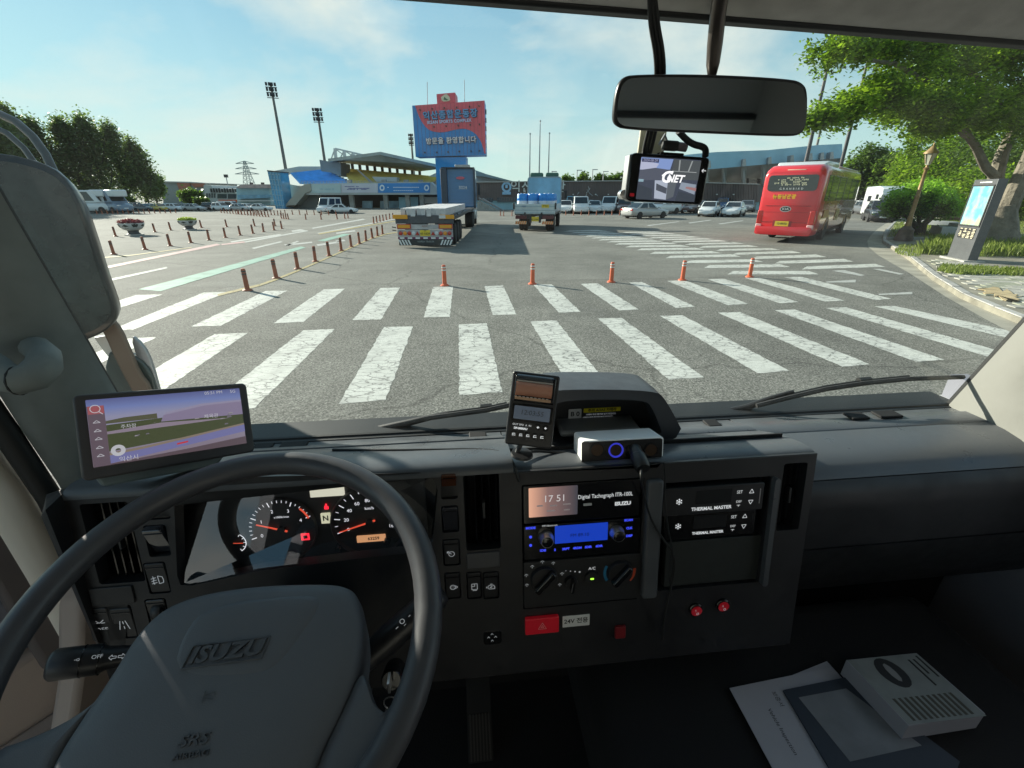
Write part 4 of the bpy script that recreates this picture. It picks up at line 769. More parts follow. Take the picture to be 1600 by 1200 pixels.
for q in [('white_van', 'van', PW, 'white van parked facing out right of the blue drum lorry', 906, 333.5, 176, 'van'), ('white_sedan', 'sedan', PW, 'white sedan between two white vans by the brown wall', 928, 332.5, 172), ('white_van', 'van', PW, 'rounded white van left of the dark car by the dashcam edge', 953, 332.5, 160, 'van'), ('dark_suv', 'suv', PBR, 'dark maroon car half hidden by the dashcam lower corner', 974, 333, 168), ('white_sedan', 'hatch', PW, 'white car tucked just beside the blue drum lorry', 884, 333, 172), ('blue_box_truck', 'van', mat('paint_box_blue', (.18, .38, .48), .5), 'pale blue van body behind the white car by the drum lorry', 893, 329, 178, 'van'), ('silver_car', 'hatch', PG, 'grey car between the white van and white sedan by the wall', 918, 331.5, 175), ('white_suv', 'suv', PW, 'white car seen side-on behind the silver sedan', 1035, 334, 118), ('white_sedan', 'sedan', PW, 'white car side-on under the middle of the dashcam', 1066, 332.5, 95), ('dark_car', 'sedan', PBR, 'dark car peeping out left of the white hatchback', 1086, 333, 130), ('blue_car', 'suv', PBL, 'dark blue car behind the white sedan near the bus', 1128, 328, 150), ('dark_car', 'sedan', PG, 'dark grey car just left of the bus tail', 1166, 331, 150), ('white_sedan', 'sedan', PW, 'white car directly behind the white hatchback', 1052, 329, 120)]:
    car(q[0], q[1], q[2], q[3], at_px(*q[4:7]), 'cars parked by the brown wall', q[7] if len(q) > 7 else 'car')
# left-hand side
for q in [('camper_van', 'hicube', PW, 'first white camper van, nearest the mirror edge', 139, 333, -78), ('camper_van', 'hicube', PW, 'middle white camper van of the three', 160, 332.5, -98), ('camper_van', 'hicube', paint('camper_blue', (.16, .22, .30)), 'dark blue and white camper van, last of the three', 176, 332.5, -112)]:
    c_ = car(q[0], q[1], q[2], q[3], at_px(*q[4:7]), 'camper vans at the left edge', 'camper van')
    MB().box((0, 1.9, 2.3), (1.7, 1.6, .8)).build('overcab', PW, c_, bevel=.15, seg=3)
lab = ['dark maroon car right of the hedge by the camper vans', 'dark car second from the hedge', 'pale car beside the yellow one', 'yellow taxi-like car in the left row', 'white car just right of the yellow car', 'white car under the bright young tree', 'dark grey car before the terracotta building', 'silver car before the terracotta building', 'black car in front of the grey office door', 'white car in front of the orange banner', 'white van at the right end of the orange banner', 'silver car before the blue shed', 'white car before the blue shed canopy', 'white car at the foot of the blue glass tower']
for k, (px, col, stl) in enumerate([(216, PBR, 'suv'), (228, PG, 'sedan'), (239, PS, 'sedan'), (250, PY, 'sedan'), (262, PW, 'sedan'), (275, PW, 'hatch'), (293, PG, 'sedan'), (305, PS, 'sedan'), (333, PB, 'suv'), (348, PW, 'suv'), (361, PW, 'van'), (375, PS, 'sedan'), (389, PW, 'sedan'), (408, PW, 'sedan')]):
    car(['maroon_suv', 'grey_car', 'silver_car', 'yellow_car', 'white_car', 'white_car', 'grey_car', 'silver_car', 'black_suv', 'white_suv', 'white_van', 'silver_car', 'white_car', 'white_car'][k], stl, col, lab[k], at_px(px, 329 + (k % 2) * .5, -112 + (k * 37) % 22) @ Matrix.Scale(.66, 4), 'cars parked below the left buildings', 'van' if stl == 'van' else 'car')
c_ = car('white_minibus', 'hicube', PW, 'tall white minivan with dark bumper under the grandstand', at_px(516, 332.5, 170) @ Matrix.Scale(.68, 4), None, 'van')
car('white_coupe', 'sedan', PW, 'white coupe parked side-on at the grandstand entrance', at_px(536, 333.5, -84) @ Matrix.Scale(.74, 4))
# right-hand side beyond the bus
car('black_suv', 'suv', PB, 'black car with white number plate in front of the white camper', at_px(1371, 346, 150))
car('dark_car', 'sedan', PG, 'dark car farther off between bus and camper', at_px(1352, 335, 165)); car('white_car', 'sedan', PW, 'pale car farthest off right beside the bus flank', at_px(1346, 333, 160))
# white motorhome with a slanted over-cab
p = gp(1402, 345); t = thing('motorhome', 'white motorhome with slanted over-cab nose behind the black car', 'motorhome', T(p.x - .6, p.y + 1.5, 0) @ RZ(R(156)) @ Matrix.Scale(.86, 4))
MB().prism([(-3.2, .5), (3.1, .5), (3.15, 1.35), (2.6, 1.5), (3.3, 2.5), (2.9, 3.1), (1.6, 3.3), (-3.2, 3.3)], -1.1, 1.1, M=Matrix(((0, 0, 1, 0), (1, 0, 0, 0), (0, 1, 0, 0), (0, 0, 0, 1)))).build('body', PW, t, bevel=.12, seg=3)
mb = MB(); quad_panel(mb, [(.95, 3.2, 1.4), (-.95, 3.2, 1.4), (-.95, 2.66, 1.56), (.95, 2.66, 1.56)], .02); mb.box((0, 2.9, 1.75), (1.9, .35, .5)); mb.build('windscreen', AGLASS, t)
for x in (-1.11, 1.11):
    MB().box((x, 2.0, 2.3), (.03, .9, .45)).build('side_window', AGLASS, t); MB().box((x, -.8, 2.1), (.03, 1.3, .55)).build('side_window', AGLASS, t)
    for y in (2.1, -1.9): wheel(t, x * .9, y, .36, .24)
# --- red coach
a = gp(1280, 374.5); b = gp(1335, 355); d = (b - a).normalized(); hdg = math.atan2(-d.x, d.y)
right = Vector((d.y, -d.x, 0)); org = a - right * 1.13 - d * 3.1          # origin at the middle of the tail
BUSM = T(org.x, org.y, 0) @ RZ(hdg)
t = thing('red_coach', 'red and gold tour coach with yellow number plate, seen from its tail', 'coach', BUSM)
CRED = paint('coach_red', (.68, .022, .03), .3)
def coach_side():
    m = bpy.data.materials.new('coach_livery'); m.use_nodes = True; tr_ = m.node_tree; bb = tr_.nodes['Principled BSDF']; bb.inputs['Roughness'].default_value = .22; bb.inputs['Coat Weight'].default_value = .8
    co = N(tr_, 'ShaderNodeTexCoord'); sx = N(tr_, 'ShaderNodeSeparateXYZ'); L(tr_, co.outputs['Object'], sx.inputs[0])
    nz = N(tr_, 'ShaderNodeTexNoise'); nz.inputs['Scale'].default_value = .9; nz.inputs['Detail'].default_value = 4; L(tr_, co.outputs['Object'], nz.inputs['Vector'])
    mr = N(tr_, 'ShaderNodeMapRange'); mr.inputs['From Min'].default_value = 0; mr.inputs['From Max'].default_value = 11; L(tr_, sx.outputs['Y'], mr.inputs['Value'])
    ad = N(tr_, 'ShaderNodeMath', operation='ADD'); L(tr_, mr.outputs[0], ad.inputs[0]); ms = N(tr_, 'ShaderNodeMath', operation='MULTIPLY_ADD'); ms.inputs[1].default_value = .9; ms.inputs[2].default_value = -.45; L(tr_, nz.outputs['Fac'], ms.inputs[0]); L(tr_, ms.outputs[0], ad.inputs[1])
    cr_ = N(tr_, 'ShaderNodeValToRGB'); e = cr_.color_ramp.elements; e[0].color = (.45, .02, .02, 1); e[1].color = (.55, .33, .03, 1); k = e.new(.5); k.color = (.45, .10, .02, 1); L(tr_, ad.outputs[0], cr_.inputs['Fac']); L(tr_, cr_.outputs[0], bb.inputs['Base Color']); return m
LIV = coach_side()
def busring(y, hw, zb, zt, rt): return [(x, y, z) for x, z in rrect(-hw, zb, hw, zt, rt, 3)]
rs = [busring(y, hw, zb, zt, rt) for y, hw, zb, zt, rt in ((-.04, 1.14, .62, 3.08, .22), (0, 1.21, .50, 3.18, .30), (.22, 1.25, .38, 3.36, .36), (.6, 1.25, .36, 3.42, .30), (1.2, 1.25, .36, 3.42, .28), (11.3, 1.25, .36, 3.42, .28), (11.9, 1.22, .38, 3.25, .4), (12.1, 1.12, .5, 2.9, .45))]
mb = MB(); mb.rings(rs[:5], 0); mb.build('tail', CRED, t, smooth=60); mb = MB(); mb.rings(rs[4:], 0); mb.build('body', LIV, t, smooth=60)
mb = MB()                               # white roof pod
mb.rings([busring(y, hw, 3.3, zt, .1) for y, hw, zt in ((.9, .95, 3.42), (1.3, 1.1, 3.58), (3.4, 1.12, 3.60), (4.1, 1.05, 3.46))], 0); mb.build('roof_unit', PW, t, smooth=50)
MB().box((0, 7.6, 3.43), (2.2, 6.4, .08)).build('roof_stripe', paint('coach_roof', (.62, .45, .42)), t, bevel=.03)
for sx in (-1, 1):
    MB().box((sx * 1.252, 6.0, 2.42), (.03, 10.2, 1.12)).build('side_window', AGLASS, t, bevel=.01)
    for k in range(5): MB().box((sx * 1.262, 1.9 + k * 2.05, 2.42), (.03, .05, 1.12)).build('window_bar', DMET, t)
    for y in (3.1, 9.3):
        wheel(t, sx * 1.1, y, .5, .3, GMET)
        mb = MB(); mb.rings([[(sx * 1.245, y + rr * math.cos(k * math.pi / 10), .5 + rr * math.sin(k * math.pi / 10)) for k in range(11)] for rr in (.52, .60)] + [[(sx * 1.265, y + rr * math.cos(k * math.pi / 10), .5 + rr * math.sin(k * math.pi / 10)) for k in range(11)] for rr in (.60, .52)], 0, False, False); mb.build('wheel_arch', mat('arch_trim', (.28, .16, .07), .4), t)
    mb = MB(); mb.box((sx * 1.10, .06, 1.15), (.26, .22, .62)); mb.build('tail_lamp', REDL, t, bevel=.04)
    mb = MB(); mb.box((sx * 1.10, .04, .74), (.27, .2, .2)); mb.build('indicator', mat('lamp_pink', (.62, .38, .38), .2), t, bevel=.03)
    MB().box((sx * .95, .14, 3.12), (.3, .1, .14)).build('marker_lamp', REDL, t, bevel=.03)
MB().prism(rrect(-1.02, 2.30, 1.02, 2.98, .14), -.03, .05, M=T(0, -.035, 0) @ Matrix(((1, 0, 0, 0), (0, 0, 1, 0), (0, 1, 0, 0), (0, 0, 0, 1)))).build('rear_window', AGLASS, t)
MB().box((.05, .06, 3.17), (.75, .12, .09)).build('brake_lamp', mat('lamp_pale', (.70, .55, .40), .3), t, bevel=.02)
bk = lambda x, z, y=-.06: basis((x, y, z), (1, 0, 0), (0, 0, 1))
text('window_lettering', 'GRANBIRD', .12, bk(0, 2.395, -.068), WINK, t, .004, space=1.9)
for k, (w, z, x) in enumerate([(1.3, 2.78, .05), (.9, 2.71, 0), (1.35, 2.64, -.05), (1.2, 2.57, .05), (.8, 2.86, .1)]):
    mb = MB()
    for q in range(int(w / .07)):
        if rnd.random() < .8: mb.box((x - w / 2 + q * .07, -.067, z + rnd.uniform(-.01, .01)), (.05, .004, rnd.uniform(.03, .07)))
    mb.build('window_script', mat('script_cream', (.62, .58, .40), .5), t, smooth=0)['kind'] = 'stuff'
text('tail_lettering', '뉴동남관광', .20, bk(-.22, 2.05, -.055), mat('letter_amber', (.85, .50, .02), .4), t, .01, bold=.008, space=1.15)
mb = MB(); mb.prism(circ(0, 0, .23, 28, .12), 0, .03, M=bk(-.05, 1.52, -.045)); bdg = mb.build('badge', INK, t); mb = MB(); mb.plate(circ(0, 0, .235, 28, .125), [circ(0, 0, .205, 28, .10)], .0, .04, M := 0) if False else mb.plate(circ(0, 0, .235, 28, .125), [circ(0, 0, .205, 28, .10)], 0, .04); mb.v = [bk(-.05, 1.52, -.045) @ v for v in mb.v]; mb.build('badge_ring', CHROME, bdg)
text('badge_lettering', 'KIA', .15, bk(-.05, 1.52, -.08), WINK, bdg, .004, sx=1.2)
MB().box((0, -.045, 1.66), (1.9, .03, .03)).build('tail_crease', paint('coach_red_dark', (.30, .012, .015)), t, bevel=.008); MB().box((0, -.045, 1.38), (1.86, .015, .012)).build('tail_seam', MATS['paint_coach_red_dark'], t)
MB().box((0, -.02, .93), (1.9, .06, .03)).build('tail_seam', MATS['paint_coach_red_dark'], t)
mb = MB(); mb.rings([busring(y, hw, .36, .74, .1) for y, hw in ((-.14, 1.08), (-.12, 1.2), (.3, 1.27), (.9, 1.262))], 0); mb.build('bumper', CRED, t, smooth=50)
MB().box((-.08, -.06, .87), (.78, .04, .27)).build('plate_recess', paint('coach_red_dark', (.3, .01, .01)), t); pl = MB().box((-.08, -.085, .87), (.58, .02, .22)).build('number_plate', YPLATE, t); text('plate_number', '12 8972', .13, bk(-.08, .87, -.098), INK, pl, .002)
MB().box((0, 5.5, .42), (2.2, 10, .24)).build('underbody', BLK, t)
ls = [[(1.268, 4.3, 1.15), (1.268, 4.7, 1.45)], [(1.268, 5.2, 1.05), (1.268, 5.5, 1.3)], [(1.268, 5.9, 1.0), (1.268, 6.3, 1.0)], [(1.268, 6.5, 1.25), (1.268, 7.0, 1.2)]]
side_M = basis((1.275, 5.6, 1.12), (0, 1, 0), (0, 0, 1)); text('side_lettering', '관광', .62, side_M, mat('letter_gold', (.72, .55, .25), .4), t, .006, bold=.02)
MB().prism([(3.7, .9), (5.2, .9), (5.0, 1.25), (3.75, 1.25)], 0, .01, M=basis((1.27, -2.2, .2), (0, 1, 0), (0, 0, 1))).build('side_patch', mat('patch_ochre', (.55, .30, .10), .4), t)
# --- semi-trailer with white concrete beams
A_ = gp(717, 374); B_ = gp(757, 351); d = Vector((-.015, 1, 0)).normalized(); hdg = math.atan2(-d.x, d.y)
c0 = yp(664, 350, 20.6); TR = T(c0.x, 20.6, 0) @ RZ(hdg)
t = thing('semi_trailer', 'low flatbed semi-trailer with amber reflectors and striped bumper seen from behind', 'trailer', TR)
TW = 1.29
MB().box((0, 6.9, 1.22), (2.5, 13.8, .12)).build('deck', DMET, t)
for x in (-.5, .5): MB().box((x, 6.8, 1.0), (.16, 13.4, .36)).build('chassis_rail', DMET, t)
MB().box((0, -.03, 1.16), (2.5, .10, .34)).build('rear_beam', mat('trailer_grey', (.06, .065, .075), .5, var=(3, .3)), t, bevel=.01)
OW = mat('board_orange', (.75, .33, .02), .45)
for x in (-1.02, .98): MB().box((x, -.11, 1.27), (.62, .05, .17)).build('marker_board', OW, t, bevel=.01)
MB().box((.78, -.14, 1.27), (.28, .02, .13)).build('marker_lens', CLEARL, t)
MB().box((0, -.03, .86), (2.4, .08, .2)).build('light_panel', mat('trailer_silver', (.42, .40, .40), .5, var=(4, .25)), t)
for x in (-.9, .9): MB().box((x, -.09, .88), (.60, .03, .19)).build('reflector', REDL, t); MB().box((x, -.108, .88), (.52, .02, .13)).build('reflector_amber', OW, t)
MB().box((0, -.05, .59), (2.4, .08, .30)).build('lamp_panel', MATS['trailer_silver'], t)
for sx in (-1, 1):
    for k, x in enumerate((1.06, .87, .68, .50)):
        mb = MB(); mb.lathe([(.085, 0), (.085, .05), (.07, .055), (.001, .057)], 18, M=basis((sx * x, -.09, .60), (1, 0, 0), (0, 0, 1))); mb.build('tail_lamp', [REDL, AMB, REDL, CLEARL][k], t)
    mb = MB(); mb.prism([(sx * .25, .52), (sx * .43, .52), (sx * .34, .68)], 0, .02, M=Matrix(((1, 0, 0, 0), (0, 0, 1, -.12), (0, 1, 0, 0), (0, 0, 0, 1)))); mb.build('warning_triangle', REDL, t)
pl = MB().box((0, -.11, .61), (.44, .02, .24)).build('number_plate', YPLATE, t); text('plate_number', '43 5829', .13, bk(0, .58, -.124), INK, pl, .002); text('plate_region', '전북', .06, bk(0, .695, -.124), INK, pl, .002)
PUR = mat('tape_purple', (.16, .03, .09), .5)
mb = MB(); mb.box((0, -.06, .40), (2.4, .06, .09)); mb.build('tape_strip', PUR, t)
for k in range(7): MB().box((-1.02 + k * .34, -.095, .40), (.19, .012, .07)).build('tape_patch', WPLATE, t)
MB().box((0, -.04, .22), (2.36, .1, .26)).build('bumper', mat('bumper_black', (.025, .03, .033), .4), t, bevel=.02)
for sx in (-1, 1):
    for k in range(4): MB().prism([(0, -.11), (.07, -.11), (.07 + sx * .10, .11), (sx * .10, .11)], 0, .008, M=bk(sx * (.66 + k * .13) - .04, .22, -.10)).build('stripe', WPLATE, t)
text('bumper_lettering', 'KOREA TRAILER', .10, bk(.0, .25, -.10), mat('print_dim', (.35, .38, .38), .5), t, .002); text('beam_lettering', '전국특장', .10, bk(.1, 1.02, -.02), WINK, t, .002)
text('panel_lettering', '특장차', .09, bk(0, .88, -.075), mat('print_brown', (.25, .08, .05), .5), t, .002)
for y in (1.6, 2.95, 4.3):
    for x in (-1.03, -.75, .75, 1.03): wheel(t, x, y, .48, .27, DMET)
MB().tube([(1.2, .1, 1.3), (1.25, 1.5, 1.36), (1.2, 3, 1.2), (1.25, 5, 1.35)], .03, 6).build('strap', BLK, t)
MB().tube([(-1.25, -.05, .83), (-1.42, -.1, .86)], .02, 6).build('marker_arm', BLK, t); MB().tube([(-1.25, -.05, .7), (-1.42, -.1, .73)], .02, 6).build('marker_arm', BLK, t)
CB = mat('precast_white', (.56, .55, .55), .7, bump=(30, .3), var=(5, .15)); x = -1.02
for k, w in enumerate((.20, .20, .19, .20, .19, .19, .19, .20, .20)):
    o_ = MB().box((0, 5.2, .16), (w, 10.3 + (k % 3) * .15, .32)).build('concrete_beam', CB, None, TR @ T(x + w / 2 + (.02 if k in (1, 3, 5) else 0), .0, 1.285), bevel=.008)
    tag(o_, ['leftmost white concrete beam on the trailer', 'second white beam from the trailer left edge', 'third white beam from the trailer left edge', 'white beam just left of the trailer centre', 'white beam at the trailer centre', 'white beam just right of the trailer centre', 'third white beam from the trailer right edge', 'second white beam from the trailer right edge', 'rightmost white concrete beam on the trailer'][k], 'concrete beam', 'white precast beams loaded on the trailer'); x += w + (.035 if k in (0, 2, 4) else .012)
# --- tractor
c1 = yp(718, 320, 36.6); TT = T(c1.x, 36.6, 0) @ RZ(hdg + .01)
t = thing('truck_tractor', 'blue high-roof tractor unit coupled ahead of the white beam trailer', 'truck', TT)
TBL = paint('tractor_blue', (.03, .17, .38), .4)
MB().prism([(0, 1.25), (2.1, 1.05), (2.25, 1.9), (2.0, 3.0), (1.3, 3.85), (.06, 3.95)], -1.24, 1.24, M=Matrix(((0, 0, 1, 0), (1, 0, 0, 0), (0, 1, 0, 0), (0, 0, 0, 1)))).build('cab', TBL, t, bevel=.08)
for k in range(9): MB().box((.18, -.015, 1.6 + k * .25), (1.75, .03, .035)).build('rib', TBL, t)
for sx in (-1, 1): MB().box((sx * 1.18, -.12, 2.55), (.14 if sx > 0 else .45, .5, 2.75), M=T(0 if sx > 0 else .12, 0, 0)).build('side_fairing', mat('fairing_dark', (.045, .06, .085), .5), t, bevel=.03)
MB().box((0, -.1, 3.95), (2.4, .35, .09)).build('roof_lip', DMET, t); MB().box((.3, .6, 4.08), (1.1, .8, .22)).build('roof_box', GMET, t, bevel=.03)
MB().box((0, -1.2, .95), (.95, 5.2, .28)).build('chassis', DMET, t); MB().box((1.0, .2, .75), (.5, 1.4, .6)).build('fuel_tank', mat('tank_silver', (.5, .5, .5), .3, .7), t, bevel=.08)
for sx in (-1, 1): MB().box((sx * 1.2, 1.7, 2.6), (.05, .8, .7)).build('side_window', AGLASS, t); MB().box((sx * 1.42, 2.0, 2.5), (.2, .15, .8)).build('mirror', DMET, t, bevel=.04); MB().tube([(sx * 1.2, 2.0, 2.95), (sx * 1.42, 2.0, 2.9)], .03, 6).build('mirror_arm', DMET, t)
text('fleet_number', '3024', .32, bk(.3, 2.62, -.04), WINK, t, .01); lg = MB().prism(circ(0, 0, .32, 20, .1), 0, .02, M=bk(.15, 3.28, -.04)).build('logo_patch', mat('logo_red', (.6, .12, .16), .5), t); text('logo_lettering', 'TATA', .09, bk(.15, 3.28, -.068), WINK, lg, .002) if False else None
for y in (-2.6, -1.3, 1.45):
    for x in ((-1.0, -.72, .72, 1.0) if y < 0 else (-1.05, 1.05)): wheel(t, x, y, .5, .27, GMET)
for sx in (-1, 1): MB().box((sx * 1.0, -1.95, 1.1), (.55, 2.6, .05)).build('mudguard', GMET, t, bevel=.02); MB().box((sx * 1.12, .65, .75), (.3, .9, .6)).build('side_step', mat('skirt_silver', (.45, .46, .46), .4), t, bevel=.03)
# --- cargo lorry with blue drums
c2 = gp(834, 361.5); LM = T(c2.x, c2.y - .6, 0) @ RZ(R(-9)) @ Matrix.Scale(1.06, 4)
t = thing('cargo_lorry', 'blue-backed cargo lorry with striped orange tail boards and yellow plate', 'lorry', LM)
LB = paint('lorry_blue_grey', (.26, .38, .45), .45)
MB().box((0, 2.9, 1.0), (2.3, 5.8, .14)).build('bed', DMET, t)
for sx in (-1, 1): MB().box((sx * 1.16, 2.95, 1.28), (.05, 5.7, .46)).build('side_board', LB, t, bevel=.01)
MB().box((0, -.0, 1.26), (2.36, .06, .54)).build('tailgate', mat('tailgate_grey', (.52, .58, .58), .5, var=(2, .15)), t, bevel=.01)
for z in (1.05, 1.2, 1.4): MB().box((0, -.04, z), (2.3, .025, .025)).build('tailgate_rib', LB, t)
pl = MB().box((.62, -.06, 1.42), (.42, .02, .17)).build('painted_number', YPLATE, t); text('number_lettering', '전북82', .11, bk(.62, 1.42, -.075), INK, pl, .001)
text('tailgate_lettering', '5000', .13, bk(-.62, 1.40, -.058), mat('print_blue', (.10, .2, .35), .5), t, .001)
for x in (-.55, .42): MB().box((x, -.05, .98), (.09, .07, .2)).build('hinge', DMET, t, bevel=.01)
for sx in (-1, 1): MB().box((sx * 1.2, -.03, 1.42), (.1, .1, .34)).build('corner_post', DMET, t, bevel=.01); MB().box((sx * .78, -.02, .82), (.66, .1, .2)).build('lamp_cluster', mat('lamp_dark_red', (.10, .02, .025), .3), t, bevel=.02)
for sx in (-1, 1):
    b_ = MB().box((sx * .78, -.08, .52), (.66, .04, .16)).build('tail_board', mat('board_cream', (.7, .5, .3), .5), t)
    for k in range(5): MB().prism([(-.06, -.08), (.0, -.08), (.06, .08), (.0, .08)], 0, .006, M=bk(sx * .78 - .26 + k * .13, .52, -.101)).build('chevron', mat('chevron_orange', (.75, .16, .02), .5), b_)
pl = MB().box((.03, -.08, .72), (.46, .02, .25)).build('number_plate', YPLATE, t); text('plate_number', '82 5704', .12, bk(.03, .69, -.095), INK, pl, .001)
for x in (-.22, .32): MB().box((x, 0, .75), (.12, .2, .45)).build('bracket', DMET, t)
for y in (1.5, 5.6):
    for x in ((-.95, -.68, .68, .95) if y < 3 else (-1, 1)): wheel(t, x, y, .44, .25, DMET)
for x in (-.4, .4): MB().box((x, 3.2, .82), (.12, 6.4, .22)).build('chassis_rail', DMET, t)
MB().prism(rrect(-1.1, 1.3, 1.14, 3.1, .18, 4), 0, .12, M=basis((0, 5.75, 0), (1, 0, 0), (0, 0, 1))).build('headboard', mat('headboard_blue', (.22, .48, .68), .5, var=(1.2, .2)), t)
mb = MB(); mb.plate(rrect(-1.14, 1.3, 1.18, 3.14, .2, 4), [rrect(-1.07, 1.3, 1.11, 3.07, .16, 4)], 0, .14); mb.v = [basis((0, 5.73, 0), (1, 0, 0), (0, 0, 1)) @ v for v in mb.v]; mb.build('headboard_frame', LB, t)
MB().box((0, 6.9, 1.65), (2.2, 1.7, 2.1)).build('cab', LB, t, bevel=.15, seg=3)
for x in (-.55, .5): MB().box((x, 6.0, 3.25), (.85, .6, .28)).build('tarpaulin_roll', mat('tarp_green', (.05, .14, .11), .8, bump=(8, .8, .05)), t, bevel=.09, seg=3)
for sx in (-1, 1): MB().tube([(sx * 1.1, 7.4, 2.3), (sx * 1.4, 7.4, 2.2), (sx * 1.4, 7.4, 1.8)], .03, 6).build('mirror_arm', DMET, t); MB().box((sx * 1.42, 7.38, 2.05), (.2, .1, .5)).build('mirror', DMET, t, bevel=.03)
# the drums stand on the bed, each on its own
DB, DW = mat('drum_blue', (.02, .26, .72), .4), mat('drum_label', (.62, .68, .76), .5, var=(3, .2))
def drum(M, label):
    t = thing('blue_drum', label, 'drum', M, 'blue drums on the cargo lorry')
    MB().lathe([(.29, .0), (.31, .02), (.31, .60), (.305, .62)], 22).build('label_band', DW, t); MB().lathe([(.305, .62), (.31, .64), (.31, .74), (.318, .76), (.31, .78), (.31, .93), (.28, .99), (.001, 1.0)], 22).build('shell', DB, t); MB().lathe([(.05, .995), (.05, 1.03), (.001, 1.035)], 12, M=T(.14, -.1, 0)).build('bung', WHITE, t)
k = 0
for y in (.65, 1.32, 2.0):
    for x in (-.80, -.18, .44, .9):
        if x == .9: x = 1.02 - .2
        if y > .7 and k > 7: pass
        drum(LM @ T(x if x < .7 else .84 if False else x, y, 1.075) @ RZ(k * .9), (['leftmost blue drum at the tailgate', 'second blue drum along the tailgate', 'third blue drum along the tailgate', 'rightmost blue drum at the tailgate'][k] if k < 4 else ('middle' if k < 8 else 'front') + '-row blue drum ' + ['behind the leftmost', 'behind the second', 'behind the third', 'behind the rightmost'][k % 4] + ' tailgate drum')); k += 1
# ------------------------------------------------------------------ lane bollards
BOR = mat('bollard_orange', (.62, .12, .045), .5, var=(3, .18)); BDK = mat('bollard_dull', (.36, .11, .055), .6, var=(4, .3)); BSL = mat('bollard_band', (.62, .60, .56), .35); BBK = mat('bollard_band_dark', (.07, .06, .055), .5)
def bollard(label, col, M=I4, group=None, foot=BOR):
    t = thing('lane_bollard', label, 'bollard', M, group)
    MB().lathe([(.115, 0), (.11, .02), (.085, .035), (.058, .05)], 18).build('foot', foot, t)
    MB().lathe([(.056, .045), (.052, .30), (.049, .50), (.042, .52), (.001, .53)], 16).build('post', col, t)
    for z in (.38, .445): MB().lathe([(.0545, z), (.0535, z + .035)], 16, cap=False).build('reflective_band', BSL if col is BOR else BBK, t)
    return t
def put(proto, px, py, label, group, s=1): p = gp(px, py); return copy_thing(proto, T(p.x, p.y, 0) @ RZ(rnd.uniform(0, 6)) @ RX(rnd.uniform(-.03, .03)) @ RY(rnd.uniform(-.03, .03)) @ Matrix.Scale(s, 4), label, group)
fr5 = [(695, 446.5, 'orange bollard nearest the trailer, leftmost of the front row'), (832, 444, 'orange bollard in the front row below the blue drum lorry'), (955, 441, 'orange bollard in the middle of the front row'), (1066, 438, 'orange bollard at the foot of the hatched area'), (1171, 433, 'orange bollard below the red coach, last of the front row')]
p = gp(695, 446.5); pro = bollard(fr5[0][2], BOR, T(p.x, p.y, 0), 'orange bollards behind the crosswalk')
for x, y, lb in fr5[1:]: put(pro, x, y, lb, 'orange bollards behind the crosswalk')
GL = 'dull red bollards along the yellow line'
p = gp(387, 454); pd = bollard('nearest dull red bollard on the yellow line, at the crosswalk corner', BDK, T(p.x, p.y, 0), GL, BDK)
for k, (x, y) in enumerate([(432, 435), (465.5, 420.5), (493, 409), (514.5, 400), (533.5, 392), (549, 386), (562, 381), (572, 376.6), (582, 372.4), (590, 369), (598, 366)]):
    put(pd, x, y, ['second', 'third', 'fourth', 'fifth', 'sixth', 'seventh', 'eighth', 'ninth', 'tenth', 'eleventh', 'last'][k] + ' dull red bollard along the yellow line, counted from the crosswalk', GL)
G2 = 'dull red bollards round the flower bowls'
for k, (x, y) in enumerate([(178, 397.5), (227, 390), (266, 384.5), (298.5, 379.5), (327, 375.5), (352.5, 371.5), (375.5, 367.8), (395.5, 365), (412, 362.5), (428.5, 359.8), (440.5, 357.4), (181, 369.5), (242.5, 362.8), (267, 360), (315, 356), (354.5, 354.8), (398, 353.5), (430, 353.4)]):
    put(pd, x, y, ['nearest bollard of the flower bowl row', 'bollard below the red flower bowl', 'bollard right of the red flower bowl shadow', 'bollard in front of the yellow flower bowl', 'bollard right of the yellow bowl, front row'][k] if k < 5 else ('small dull red bollard in the front row right of the yellow bowl' if k < 11 else 'small dull red bollard in the back row behind the flower bowls'), G2 if k < 5 else 'front row bollards right of the bowls' if k < 11 else 'back row bollards behind the bowls')
G3 = 'distant bollards in rows across the car park'
far_b = [([(584 + k * 5, 349 - k * 1.25) for k in range(7)], 'tiny bollard of the row running up to the trailer lights'), ([(440 + k * 3.6, 341.5 + k * .4) for k in range(4)], 'tiny bollard of the tight cluster before the beige stair'), ([(478, 343), (502, 343), (527, 342.5), (539, 341.5), (544, 341)], 'tiny bollard scattered in front of the white coupe'), ([(346 + k * 4.6, 332.6 + k * .42) for k in range(17)], 'tiny bollard of the slanting row below the orange banner'), ([(372 + k * 5.2, 334.6 + k * .14) for k in range(14)], 'tiny bollard of the level row below the blue shed'), ([(446 + k * 11.3, 335.4 + .1 * k) for k in range(8)], 'tiny bollard of the row along the grandstand front'), ([(152 + k * 8.2, 334.5 - k * .1) for k in range(16)], 'tiny bollard of the row before the camper vans'), ([(884 + k * 12, 336 + (k % 2) * .4) for k in range(9)], 'tiny bollard of the row before the cars at the brown wall'), ([(782, 337), (787, 337.4), (800, 337)], 'tiny bollard left of the blue drum lorry')]
for pts, lb in far_b:
    for x, y in pts: put(pd, x, y, lb, lb.replace('tiny bollard', 'bollards'))
